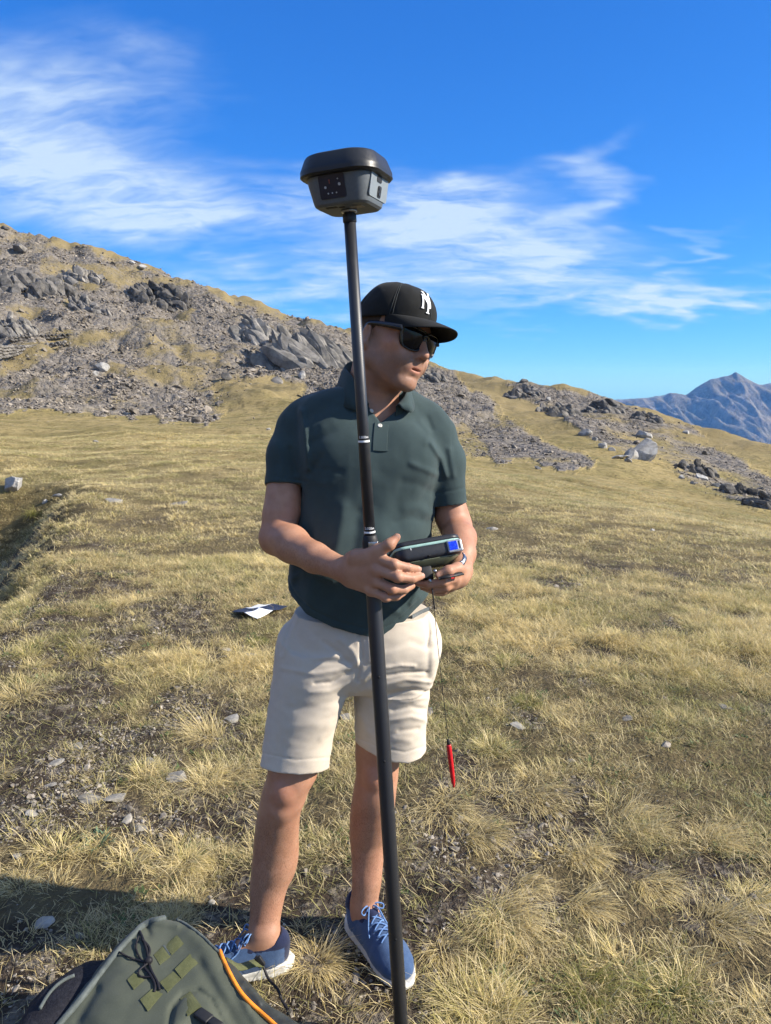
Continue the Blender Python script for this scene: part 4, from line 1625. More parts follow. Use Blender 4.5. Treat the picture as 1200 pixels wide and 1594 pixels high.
def build_polo():
    v = Vol((-.42, 1.80, .88), (.31, 2.24, 1.66), .0030)
    v.add(p_loft(px_rows(TORSO), 2.35, TYAW), 0)
    # shoulders and sleeves
    rs = [P(486, 648, 2.035), P(464, 668, 2.03), P(450, 708, 2.008), P(445.5, 758, 1.978)]
    chain(v, rs, [.044, .0530, .0560, .0570], .022)
    ls = [P(662, 652, 2.035), P(678, 676, 2.03), P(691, 718, 2.025), P(699, 786, 2.015)]
    chain(v, ls, [.044, .0500, .0510, .0490], .022)
    v.add(p_cone(P(535, 632, 2.045), P(472, 650, 2.04), .040, .040), .025)
    v.add(p_cone(P(622, 634, 2.045), P(668, 658, 2.04), .040, .038), .025)
    v.add(p_ell(P(525, 715, 1.945), (.080, .035, .080)), .06)       # chest
    v.add(p_ell(P(620, 715, 1.945), (.075, .035, .080)), .06)
    v.add(p_ell(P(555, 880, 1.905), (.10, .040, .10)), .06)         # belly
    v.add(p_ell(P(520, 800, 2.10), (.13, .05, .2)), .06)
    # sleeve ends cut square to the arms
    def sleeve_cut(j, up):
        a, b = np.asarray(j[2]), np.asarray(j[3])
        ax = (b - a) / np.linalg.norm(b - a)
        def fn(X, Y, Z):
            along = (X - b[0]) * ax[0] + (Y - b[1]) * ax[1] + (Z - b[2]) * ax[2]
            r = np.sqrt(np.maximum((X - b[0]) ** 2 + (Y - b[1]) ** 2 + (Z - b[2]) ** 2 - along ** 2, 0))
            return np.maximum(np.abs(along - .05) - .05, r - .0665)
        return fn, b - .12, b + .12
    for j in (rs, ls):
        f, lo, hi = sleeve_cut(j, 0)
        # keep the trunk: only cut outside it
        trunk = p_loft([(r[0], r[1], r[2], r[3] + .002, r[4] + .002) for r in px_rows(TORSO)], 2.35, TYAW)[0]
        v.add((lambda X, Y, Z, f=f: np.maximum(f(X, Y, Z), -trunk(X, Y, Z)), lo, hi), .0, 's')
    # hem: shirt-tail curve, low in front
    hx = [(440, 915), (452, 930), (462, 939), (490, 957), (520, 971), (560, 983), (590, 988), (612, 981), (640, 960), (668, 941), (690, 925)]
    pts = np.array([P(x, y, 1.90) for x, y in hx])
    def hem(X, Y, Z):
        hz = np.interp(np.ravel(X), pts[:, 0], pts[:, 2]).reshape(np.shape(X))
        return hz - Z
    v.cut(hem)
    # V of the open neck, neck hole
    v.add(p_cone(P(590, 560, 2.03), P(585, 628, 2.035), .060, .064), .004, 's')
    a, b, c = P(566, 622, 1.93), P(592, 658, 1.93), P(630, 622, 1.93)
    def vee(X, Y, Z):
        cpx, cpy = project(X, Y, Z)
        def side(x1, y1, x2, y2):
            return ((cpx - x1) * (y2 - y1) - (cpy - y1) * (x2 - x1)) / math.hypot(x2 - x1, y2 - y1)
        d = np.maximum(np.maximum(-side(570, 626, 592, 658), -side(592, 658, 624, 634)), 596 - cpy) / 600.0
        return np.maximum(d, Y - 1.985)
    v.add((vee, A3(-.12, 1.84, 1.47), A3(.12, 2.0, 1.64)), .002, 's')
    # folds
    up = [([(470, 640), (476, 690), (480, 730)], 5, .006), ([(484, 690), (520, 672), (552, 655)], 7, -.0035), ([(482, 735), (500, 712)], 6, -.004),
          ([(672, 690), (688, 715), (694, 740)], 5, .006), ([(678, 738), (660, 730), (640, 722)], 5, .0030), ([(670, 765), (650, 754), (628, 750)], 7, -.002),
          ([(672, 800), (650, 790), (630, 792)], 8, .0028), ([(655, 655), (668, 672), (662, 690)], 5, .002), ([(665, 650), (672, 668)], 4, -.002),
          ([(535, 790), (528, 830), (512, 900)], 11, .006), ([(560, 800), (548, 870), (540, 930)], 10, -.005), ([(500, 860), (485, 910), (480, 950)], 10, .005),
          ([(470, 880), (462, 910)], 8, -.004), ([(600, 940), (625, 955), (650, 930)], 7, .004), ([(610, 900), (640, 925), (660, 915)], 8, -.003), ([(575, 960), (600, 945), (640, 900)], 8, .003),
          ([(430, 690), (440, 720), (436, 745)], 6, .004), ([(452, 700), (460, 735)], 5, -.004), ([(700, 700), (706, 740)], 5, .004), ([(600, 760), (596, 830)], 16, .003), ([(640, 830), (645, 900)], 14, .004),
          ([(482, 722), (505, 732), (530, 735)], 6, -.0018), ([(486, 748), (515, 752)], 6, .0018), ([(664, 812), (640, 806), (615, 812)], 6, -.0018), ([(668, 850), (645, 862)], 5, .003), ([(470, 850), (490, 866), (520, 870)], 4, -.004), ([(456, 900), (480, 890), (505, 900)], 5, .004), ([(560, 920), (590, 960)], 4, -.004), ([(640, 940), (655, 905)], 4, .004), ([(520, 640), (500, 660)], 8, .002), ([(560, 690), (575, 740)], 12, .002), ([(430, 742), (478, 750)], 2.2, -.0016), ([(680, 768), (722, 760)], 2.2, -.0016)]
    def folds(x, y, z):
        px, py = project(x, y, z)
        d = np.zeros(px.shape)
        for pts_, w_, a_ in up:
            d -= a_ * crease(px, py, pts_, w_)
        d *= (y < 2.02)
        d -= .0035 * fbm(x * 9, y * 9, z * 7, octaves=3, seed=88)
        d -= .0016 * fbm(x * 26, y * 26, z * 18, octaves=2, seed=89)
        return d
    v.displace(folds, .02)
    # turned hems
    def hemline(x, y, z):
        hz = np.interp(x, pts[:, 0], pts[:, 2])
        s = z - hz
        return .0022 * np.exp(-((s - .022) / .003) ** 2)
    v.displace(hemline, .012)
    V, Q = v.mesh()
    V = relax(V, Q, 1, .4)
    o = obj_np('polo_shirt', V, Q, M_POLO, PERSON)
    o['label'] = 'dark green short sleeved polo shirt'
    # placket: a doubled strip below the V, two buttons
    def strip(pix, wpx, lift, thick, n=24):
        c = spline([(q[0], q[1], 0) for q in pix], n)
        pts3 = []; nr = []
        for q in c:
            s = front_surface(v, q[0], q[1])
            pts3.append(s); nr.append(surf_normal(v, s))
        pts3 = np.array(pts3); nr = np.array(nr)
        nr = np.tile(nr.mean(0), (n, 1)); nr /= np.linalg.norm(nr, axis=1)[:, None]
        tq = np.linspace(-1, 1, n)
        pts3 = np.stack([np.polyval(np.polyfit(tq, pts3[:, i], 2), tq) for i in range(3)], -1)
        return pts3 + nr * lift, nr
    p3, nr = strip([(594, 660), (592, 680), (591, 702)], 12, -.001, .002)
    pv, pf = tubelike(p3, .0185, .0042, nr)
    obj_np('placket', pv, pf, M_POLO, o, smooth=False)
    e3, en = strip([(580, 701), (591, 702), (604, 702)], 3, .0028, .002, 12)
    sv, sf = tubelike(e3, .0012, .0012, en)
    obj_np('stitching', sv, sf, M_POLO, o, smooth=False)
    bm_ = mat_plain('pearl_button', (.62, .60, .54), .25, .6)
    for bx, by, r in ((591, 664, .0058), (577, 641, .0055)):
        s = front_surface(v, bx, by); n = surf_normal(v, s)
        a = np.linspace(0, 2 * math.pi, 16, endpoint=False)
        t = np.cross(n, A3(0, 0, 1)); t /= np.linalg.norm(t); u = np.cross(n, t)
        rings = []
        for rr, hh in ((1, 0.003), (1, .0052), (.8, .0060), (.55, .0055), (.05, .0054)):
            rings.append(s + n * hh + r * rr * (np.cos(a)[:, None] * t + np.sin(a)[:, None] * u))
        bv = np.concatenate(rings); bf = []
        for i in range(4):
            for k in range(16):
                bf.append([i * 16 + k, i * 16 + (k + 1) % 16, (i + 1) * 16 + (k + 1) % 16, (i + 1) * 16 + k])
        obj_np('button', bv, bf, bm_, o)
    # collar: stand round the neck and the turned-down fall
    stand = [P(574, 632, 1.940), P(560, 606, 1.960), P(546, 586, 1.985), P(537, 574, 2.04), P(548, 566, 2.09), P(580, 564, 2.115), P(612, 574, 2.105), P(629, 590, 2.065), P(634, 604, 2.02), P(630, 618, 1.965), P(616, 636, 1.94)]
    low = [P(557, 640, 1.918), P(538, 634, 1.928), P(529, 624, 1.955), P(523, 606, 2.04), P(530, 596, 2.11), P(570, 592, 2.155), P(612, 600, 2.14), P(640, 608, 2.08), P(646, 622, 2.02), P(643, 641, 1.940), P(627, 636, 1.918)]
    cst = spline(stand, 60)
    cl = spline(low, 60)
    top = cst + A3(0, 0, .006)
    inner = cst + A3(0, 0, -.030)
    mid = (top * .45 + cl * .55) + A3(0, 0, .007)
    cen = np.array([.0, 2.03, 0])
    rows = [inner, cst + A3(0, 0, -.004), top, top * .8 + cl * .2 + A3(0, 0, .005), mid, cl]
    # fold outwards: give the fall a little thickness under it
    out = cl - cen; out[:, 2] = 0; out /= np.linalg.norm(out, axis=1)[:, None]
    under = cl - out * .004 - A3(0, 0, .001)
    mid_in = mid - out * .005
    rows += [under, mid_in]
    Vc = np.stack(rows, 1)
    n, mrow = Vc.shape[:2]
    F = []
    for i in range(n - 1):
        for k in range(mrow - 1):
            F.append([i * mrow + k, i * mrow + k + 1, (i + 1) * mrow + k + 1, (i + 1) * mrow + k])
    for e in (0, n - 1):
        F.append([e * mrow + 2, e * mrow + 3, e * mrow + 4, e * mrow + 7])
        F.append([e * mrow + 4, e * mrow + 5, e * mrow + 6, e * mrow + 7])
    co = obj_np('collar', Vc.reshape(-1, 3), F, M_POLO, o)
    return o, v


POLO, POLO_VOL = build_polo()


# ------------------------------------------------------------------ shorts
def build_shorts():
    v = Vol((-.43, 1.80, .55), (.24, 2.24, 1.02), .0030)
    hip = px_rows([(880, 474, 656, 2.005, .108), (925, 466, 664, 2.005, .118), (951, 460, 668, 2.005, .124), (975, 452, 675, 2.005, .130), (990, 446, 680, 2.005, .132), (1011, 438, 681, 2.005, .130), (1029, 434, 675, 2.005, .126), (1050, 429, 671, 2.005, .110), (1066, 425, 669, 2.005, .080)])
    v.add(p_loft(hip, 2.4), 0)
    rl = px_rows([(1000, 447, 560, 1.99, .118), (1040, 432, 556, 1.98, .116), (1068, 424, 545, 1.975, .112), (1110, 416, 530, 1.965, .104), (1155, 410, 517, 1.955, .097), (1206, 404.5, 511, 1.94, .094)])
    ll = px_rows([(1000, 560, 679, 2.03, .118), (1040, 553, 672, 2.035, .114), (1068, 551, 669, 2.04, .110), (1110, 552, 665, 2.045, .104), (1155, 553, 663, 2.05, .098), (1195, 552.5, 662.5, 2.05, .096)])
    v.add(p_loft(rl, 2.3), .02); v.add(p_loft(ll, 2.3), .02)
    # pocket fullness at the hips, seat
    v.add(p_ell(P(664, 1005, 2.0), (.018, .06, .055)), .05)
    v.add(p_ell(P(450, 1010, 2.0), (.022, .06, .055)), .05)
    # slanting hem lines
    def hem(X, Y, Z):
        px, py = project(X, .62 * Y + .38 * 1.97, Z)
        yr = 1187 + (px - 405) / (511 - 405) * 5 + 3 * np.sin(np.clip((px - 405) / 106, 0, 1) * math.pi)
        yl = np.interp(px, [548, 553, 587, 612, 635, 655, 664, 672], [1158, 1160, 1177, 1185, 1187, 1181, 1174, 1168])
        lim = np.where(px < 538, yr, yl)
        return (py - lim) * .00168
    v.cut(hem)
    cr = [([(452, 1012), (490, 1030), (545, 1030)], 5, -.0026), ([(440, 1040), (490, 1050), (545, 1040), (558, 1030)], 4, .0026), ([(490, 1064), (515, 1062), (548, 1044)], 3, -.0032), ([(480, 1078), (515, 1076), (542, 1064)], 4, .002),
          ([(448, 1104), (490, 1100), (524, 1090)], 6, -.0018), ([(440, 1135), (480, 1128), (512, 1130)], 8, .0018), ([(500, 1150), (512, 1130), (530, 1100)], 5, .002),
          ([(505, 1000), (530, 1018), (552, 1040)], 4, -.004), ([(530, 996), (548, 1012), (560, 1036)], 5, .0035), ([(560, 985), (563, 1020), (556, 1058)], 3, -.005), ([(574, 990), (576, 1030)], 3, .003),
          ([(600, 1040), (622, 1036), (645, 1037)], 3, .003), ([(598, 1052), (628, 1047), (662, 1046)], 3, -.0035), ([(600, 1066), (632, 1058), (668, 1062)], 3.5, .003), ([(606, 1080), (640, 1073), (665, 1077)], 3.5, -.004),
          ([(600, 1090), (630, 1092), (664, 1086)], 3.5, .003), ([(612, 1106), (640, 1100), (664, 1105)], 4, -.0035), ([(606, 1122), (640, 1116), (662, 1121)], 4, .0032), ([(622, 1138), (650, 1134)], 4, -.003), ([(612, 1150), (638, 1154)], 5, .002),
          ([(566, 1058), (580, 1044), (592, 1028)], 3, .004), ([(557, 1075), (572, 1062), (588, 1052)], 3, -.004), ([(600, 1010), (640, 1000), (670, 1008)], 6, -.002), ([(560, 1110), (572, 1140)], 6, .002)]
    def folds(x, y, z):
        px, py = project(x, y, z)
        d = np.zeros(px.shape)
        for p_, w_, a_ in cr:
            d -= a_ * crease(px, py, p_, w_)
        d *= (y < 2.03)
        d -= .003 * fbm(x * 11, y * 11, z * 20, octaves=3, seed=98)
        # stitched hem and pocket openings
        py2 = py
        d += .0016 * crease(px, py, [(407, 1172), (460, 1183), (514, 1179)], 1.6)
        d += .0016 * crease(px, py, [(554, 1147), (590, 1163), (630, 1171), (662, 1161)], 1.6)
        d += .0022 * crease(px, py, [(462, 955), (448, 985), (437, 1018)], 2.0)
        d -= .0018 * crease(px, py, [(466, 957), (452, 988), (441, 1022)], 2.5)
        d += .0022 * crease(px, py, [(664, 956), (668, 985), (664, 1008)], 2.0)
        d += .0012 * crease(px, py, [(515, 1180), (530, 1115), (548, 1064)], 1.4)
        return d
    v.displace(folds, .02)
    V, Q = v.mesh()
    V = relax(V, Q, 1, .4)
    o = obj_np('shorts', V, Q, M_SHORTS, PERSON)
    o['label'] = 'beige cotton shorts ending above the knee'
    # belt seen under the lifted shirt hem at the side
    path = []
    for x, y in ((640, 962), (655, 954), (668, 949), (672, 946)):
        s = front_surface(v, min(x, 667), y)
        path.append(s)
    path = [np.asarray(q) + A3(0, -.002, 0) for q in path if q is not None]
    bv, bf = tubelike(spline(path, 14), .0085, .0035, np.tile(A3(.3, -1, 0), (14, 1)))
    obj_np('belt', bv, bf, mat_cloth('woven_grey_belt', (.06, .07, .075), (.12, .13, .13), 300, .8, .001), o)
    return o


SHORTS = build_shorts()


# ------------------------------------------------------------------ shoes
M_SHOE = mat_cloth('blue_mesh', (.035, .070, .150), (.050, .092, .185), 700, .85, .0008, .2, 30)
M_SHOE_D = mat_cloth('navy_lining', (.010, .014, .040), (.014, .020, .055), 800, .9, .0006, .2, 30)
M_SOLE = mat_plain('white_foam', (.62, .60, .55), .7, .3, noise=.15, nscale=25)
M_LACE = mat_cloth('blue_lace', (.09, .17, .36), (.13, .24, .45), 1500, .8, .0003, .1, 60)


def build_shoe(heel, toe, label):
    """heel, toe: points on the ground (x, y)"""
    hz = min(float(ground_h(heel[0], heel[1])), float(ground_h(toe[0], toe[1]))) + .004
    c = A3(heel[0], heel[1], hz)
    f = A3(toe[0] - heel[0], toe[1] - heel[1], 0); L = np.linalg.norm(f); f /= L
    M = np.stack([f, np.cross(A3(0, 0, 1), f), A3(0, 0, 1)], 1)
    s = L / .30
    W = lambda u, v_, w_: c + M @ (A3(u, v_, w_) * s)
    R = lambda *r: [q * s for q in r]
    ctr = W(.15, 0, .06)
    ext = np.abs(M) @ (A3(.17, .075, .085) * s)
    vol = Vol(ctr - ext, ctr + ext, .0026)
    pe = lambda u, v_, w_, r: p_ell(W(u, v_, w_), R(*r), M)
    pc = lambda a, b, ra, rb: p_cone(W(*a), W(*b), ra * s, rb * s)
    vol.add(pe(.048, 0, .055, (.046, .036, .060)), 0)
    vol.add(pe(.036, 0, .085, (.032, .033, .034)), .02)
    vol.add(pc((.07, 0, .040), (.19, 0, .030), .041, .043), .02)
    vol.add(pc((.085, 0, .078), (.19, 0, .045), .032, .030), .025)
    vol.add(pe(.225, 0, .030, (.072, .049, .033)), .02)
    vol.add(pe(.20, .008, .035, (.06, .046, .033)), .02)
    up = vol.F.copy()
    # opening for the foot
    vol.add(p_cone(W(.062, 0, .082), W(.058, 0, .16), .030 * s, .043 * s), .006, 's')
    # upper stops at the sole
    loc = lambda X, Y, Z: local(X, Y, Z, c, M)
    def below(X, Y, Z):
        u, v_, w_ = loc(X, Y, Z)
        return .020 * s - w_ - 0 * u
    vol.cut(below)
    def folds(x, y, z):
        u, v_, w_ = loc(x, y, z); u, v_, w_ = u / s, v_ / s, w_ / s
        d = -.0009 * fbm(u * 60, v_ * 60, w_ * 60, octaves=3, seed=7)
        d += .0022 * np.exp(-((np.abs(v_) - .016 - .04 * (u - .12)) / .003) ** 2) * (u > .09) * (u < .2) * (w_ > .045)     # edges of the lacing panel
        d -= .0016 * np.exp(-((u - .262 + 3 * v_ * v_) / .012) ** 2)     # toe cap
        d += .0016 * np.exp(-((u - .075 - .5 * (w_ - .03)) / .003) ** 2) * (np.abs(v_) > .02)
        d += .0012 * np.exp(-((u - .135 - .6 * (w_ - .03)) / .003) ** 2) * (np.abs(v_) > .02)
        return d
    vol.displace(folds, .012)
    V, Q = vol.mesh(); V = relax(V, Q, 1, .4)
    shoe = obj_np('shoe', V, Q, M_SHOE, PERSON)
    shoe['label'] = label
    u, v_, w_ = loc(*V.T); u, v_, w_ = u / s, v_ / s, w_ / s
    dark = ((u < .10) & (w_ > .082)) | ((u > .08) & (u < .118) & (w_ > .080)) | ((u < .018) & (w_ > .03))
    shoe.data.materials.append(M_SHOE_D)
    # navy collar lining and heel tab
    dm = dark[Q].sum(1) >= 2
    shoe.data.polygons.foreach_set('material_index', dm.astype(np.int32))
    # sole
    sv = Vol(ctr - ext, ctr + ext, .0028)
    def sole(X, Y, Z):
        U, Vv, Wv = loc(X, Y, Z); U, Vv, Wv = U / s, Vv / s, Wv / s
        hw = np.interp(np.ravel(U), [-.01, .0, .02, .06, .11, .16, .21, .25, .285, .305, .315], [.004, .022, .036, .0405, .0395, .0435, .0505, .0490, .036, .018, .004]).reshape(np.shape(U))
        cen = np.interp(np.ravel(U), [0, .12, .22, .31], [0, .002, .006, -.004]).reshape(np.shape(U))
        side = np.abs(Vv - cen) - hw - .10 * (.024 - Wv)
        lo_ = .0 + .10 * np.maximum(0, U - .23) + .08 * np.maximum(0, .03 - U)
        hi_ = .031 - .012 * sstep(.05, .2, U) + .06 * np.maximum(0, U - .26)
        ends = np.maximum(-.012 - U, U - .312)
        groove = .0016 * np.exp(-((Wv - .013) / .0022) ** 2) + .0015 * (np.sin(U * 330) > .55) * (Wv < .010)
        return (np.maximum(np.maximum(side, ends) + groove, np.maximum(lo_ - Wv, Wv - hi_))) * s
    sv.add((sole, ctr - ext, ctr + ext), 0)
    V2, Q2 = sv.mesh(); V2 = relax(V2, Q2, 2, .5)
    obj_np('sole', V2, Q2, M_SOLE, shoe)
    # laces: crossed rungs and a bow, laid on the upper
    def top(uu, vv):
        for w_ in np.linspace(.14, .02, 240):
            q = W(uu, vv, w_)
            i = np.round((q - vol.lo) / vol.h).astype(int)
            if np.all(i >= 0) and np.all(i < vol.F.shape) and up[tuple(i)] < 0:
                return q + M @ A3(0, 0, .003)
        return W(uu, vv, .05)
    rungs = []
    for k in range(5):
        u0 = .105 + k * .020
        wv = .019 + .001 * k
        for sgn in (-1, 1):
            pth = [top(u0, -sgn * wv), top(u0 + .006, -sgn * wv * .4) + A3(0, 0, .002), top(u0 + .013, sgn * wv * .4) + A3(0, 0, .001), top(u0 + .020, sgn * wv)]
            rungs.append(tube(spline(pth, 10), .0023, 6))
    kx = top(.103, 0) + A3(0, 0, .004)
    for sgn in (-1, 1):
        pth = [kx, kx + M @ A3(.008, sgn * .018, .010), kx + M @ A3(.016, sgn * .036, .004), kx + M @ A3(.022, sgn * .030, -.004), kx + M @ A3(.008, sgn * .010, .002), kx]
        rungs.append(tube(spline(pth, 24), .0022, 6))
        pth = [kx, kx + M @ A3(.020, sgn * .014, .006), top(.145, sgn * .028), top(.165, sgn * .036)]
        rungs.append(tube(spline(pth, 16), .0021, 6))
    rungs.append(tube([kx + M @ A3(-.004, -.004, 0), kx + M @ A3(.004, .004, .003)], .0045, 8))
    for k, r_ in enumerate(rungs):
        if k == 0:
            allp = [r_]
        else:
            allp.append(r_)
    lv, lf = join(allp)
    obj_np('lace', lv, lf, M_LACE, shoe)
    # tongue
    tg = [top(.135, 0) - A3(0, 0, .004), top(.112, 0) + M @ A3(0, 0, .002), W(.098, 0, .106), W(.090, 0, .118)]
    tv, tf = tubelike(spline(tg, 14), np.linspace(.014, .024, 14) * s, .005, np.tile(M @ A3(.6, 0, 1), (14, 1)))
    obj_np('tongue', tv, tf, M_SHOE_D, shoe)
    return shoe


build_shoe((-.268, 1.93), (-.560, 1.868), 'blue running shoe beside the backpack, its front hidden')
build_shoe((-.102, 2.112), (.060, 1.842), 'blue running shoe with laces turned to the camera')


# ------------------------------------------------------------------ cap
def cap_pt(th, t):
    """th: angle from the front round the head, t: 0 at the band, 1 at the crown button"""
    rx, rf, rb = .0850, .106, .104
    c, s = math.cos(th), math.sin(th)
    ry = rf if c > 0 else rb
    band = .046 + .014 * c * (c > 0) - .004 * (1 - c) * .5 - .012 * (c < 0) * (-c)
    a = t * math.pi / 2
    f = math.cos(a) ** .70
    g = math.sin(a) ** 1.0
    front = max(0, c) ** 2
    f = f * (1 + .05 * front * math.sin(a * 1.5) * (t < .9))
    topz = .144
    return A3(rx * f * s, -.007 + ry * f * c, band + (topz - band) * g)


def build_cap():
    nt, nv = 96, 34
    V = []; F = []
    for j in range(nv):
        t = j / (nv - 1) * .985
        for i in range(nt):
            th = 2 * math.pi * i / nt
            p = cap_pt(th, t)
            # six panels: seams pulled in a little
            ph = (th / (2 * math.pi) * 6) % 1.0
            d = min(ph, 1 - ph)
            nrm = p - A3(0, -.007, .05); nrm /= np.linalg.norm(nrm)
            p = p - nrm * .0016 * math.exp(-(d / .025) ** 2) + nrm * .0010 * math.sin(math.pi * ph)
            wr = float(fbm(th * 3, t * 4, octaves=2, seed=6)[0]) * .0018
            V.append(H(*(p + nrm * wr)))
    for j in range(nv - 1):
        for i in range(nt):
            F.append([j * nt + i, j * nt + (i + 1) % nt, (j + 1) * nt + (i + 1) % nt, (j + 1) * nt + i])
    # inner band so the edge has thickness
    o0 = len(V)
    for i in range(nt):
        th = 2 * math.pi * i / nt
        p = cap_pt(th, 0); V.append(H(p[0] * .955, (p[1] + .007) * .965 - .007, p[2] + .001))
    for i in range(nt):
        p = cap_pt(2 * math.pi * i / nt, .25); V.append(H(p[0] * .94, (p[1] + .007) * .95 - .007, p[2]))
    for i in range(nt):
        F.append([o0 + i, o0 + (i + 1) % nt, (i + 1) % nt, i])
        F.append([o0 + nt + i, o0 + nt + (i + 1) % nt, o0 + (i + 1) % nt, o0 + i])
    cap = obj_np('cap', V, F, M_CAP, PERSON)
    cap['label'] = 'black baseball cap with a curved peak'
    # button on the crown and stitched seams
    bp = cap_pt(0, .985)
    a = np.linspace(0, 2 * math.pi, 14, endpoint=False)
    rings = [np.array([H(r * math.cos(q), -.007 + r * math.sin(q), .1425 + h) for q in a]) for r, h in ((.0075, 0), (.0075, .0025), (.005, .0042), (.001, .0046))]
    bf = []
    for i in range(3):
        for k in range(14):
            bf.append([i * 14 + k, i * 14 + (k + 1) % 14, (i + 1) * 14 + (k + 1) % 14, (i + 1) * 14 + k])
    obj_np('crown_button', np.concatenate(rings), bf, M_CAP, cap)
    seam_m = mat_plain('grey_seam_thread', (.055, .06, .06), .7, .2)
    for k in range(6):
        th = math.pi / 3 * k
        parts = []
        for off in (-.035, .035):
            if k == 0 and off > 0: pass
            pth = [H(*(cap_pt(th + off * (1 - .6 * t), t) * A3(1.004, 1.004, 1.002))) for t in np.linspace(.02, .95, 24)]
            parts.append(tube(pth, .0006, 5))
        sv, sf = join(parts)
        obj_np('seam', sv, sf, seam_m, cap)
    # peak
    nu, nw = 41, 16
    Vt = []
    for layer in (0, 1):
        for i in range(nu):
            q = (i / (nu - 1) * 2 - 1)
            th = q * math.radians(68)
            b = cap_pt(th, 0.0)
            for j in range(nw):
                r = j / (nw - 1)
                ln = .078 * (1 - abs(q) ** 2.6) ** .5 + .001
                x = b[0] * (1.0 - .06 * r * abs(q)) ; y = b[1] + ln * r
                drop = -.008 * r - .006 * r * r - 4.3 * x * x * (.35 + .65 * r)
                z = .058 + drop + .010
                z = z * sstep(0, .25, r) + (b[2] + .004) * (1 - sstep(0, .25, r))
                Vt.append(H(x, y, z - layer * .0042 * (1 if j < nw - 1 else .5)))
    Fb = []
    N = nu * nw
    for i in range(nu - 1):
        for j in range(nw - 1):
            a0 = i * nw + j
            Fb.append([a0, a0 + nw, a0 + nw + 1, a0 + 1])
            Fb.append([N + a0, N + a0 + 1, N + a0 + nw + 1, N + a0 + nw])
    edge = [i * nw + nw - 1 for i in range(nu)]
    for i in range(nu - 1):
        Fb.append([edge[i], edge[i + 1], N + edge[i + 1], N + edge[i]])
    obj_np('peak', Vt, Fb, M_CAP, cap)
    # white interlocked N and Y embroidered on the front
    def on_cap(a, b):
        # a: sideways (his left = +), b: up from the band, in metres, laid on the crown's front
        th = -(a - .015) / .098      # the cap sits turned a little on his head
        t = b / .118
        p = cap_pt(th, t)
        nrm = p - A3(0, -.02, .06); nrm /= np.linalg.norm(nrm)
        return p + nrm * .0020, nrm
    strokes = [
        # N: two uprights with serifs and the diagonal
        [(-.0165, .026), (-.0150, .058)], [(.0085, .030), (.0070, .058)], [(-.0150, .058), (.0085, .030)],
        [(-.0205, .0262), (-.0125, .0258)], [(-.0195, .0580), (-.0120, .0585)], [(.0030, .0582), (.0110, .0578)],
        # Y: arms and stem
        [(-.0105, .0680), (.0010, .0470)], [(.0140, .0680), (.0010, .0470)], [(.0010, .0470), (.0010, .0190)],
        [(-.0150, .0685), (-.0060, .0678)], [(.0095, .0678), (.0185, .0685)], [(-.0045, .0188), (.0065, .0188)],
    ]
    parts = []
    for k, st in enumerate(strokes):
        (a0, b0), (a1, b1) = st
        pts = []; ns = []
        for t in np.linspace(0, 1, 10):
            p, nn = on_cap(a0 + (a1 - a0) * t, (b0 + (b1 - b0) * t))
            pts.append(H(*p)); ns.append(HM @ nn)
        ser = abs(b0 - b1) < .002
        wdt = .0014 if ser else .0025
        parts.append(tubelike(pts, wdt, .0016, ns))
    lv, lf = join(parts)
    obj_np('emblem', lv, lf, M_WHITE_THREAD, cap, smooth=False)
    return cap


build_cap()


# ------------------------------------------------------------------ hair, sunglasses
def build_hair():
    m = mat_cloth('short_brown_hair', (.045, .030, .020), (.075, .050, .034), 900, .8, .001, .0, 120)
    # cropped sides below the cap
    v = Vol(HC - .15, HC + .15, .003)
    v.add(h_ell((0, -.010, .040), (.0775, .0985, .088)), 0)
    def keep(X, Y, Z):
        lx, ly, lz = local(X, Y, Z, HC, HM * HS / HS)
        lx, ly, lz = lx / HS, ly / HS, lz / HS
        return np.maximum(np.maximum(lz - .075, ly - .012 - .25 * (lz - .02)), np.maximum(-.045 - lz - 0 * ly, (-.02 - lz) + 1.2 * (ly + .03)))
    v.cut(keep)
    V, Q = v.mesh()
    V = relax(V, Q, 2, .5)
    obj_np('hair', V, Q, m, PERSON)


build_hair()


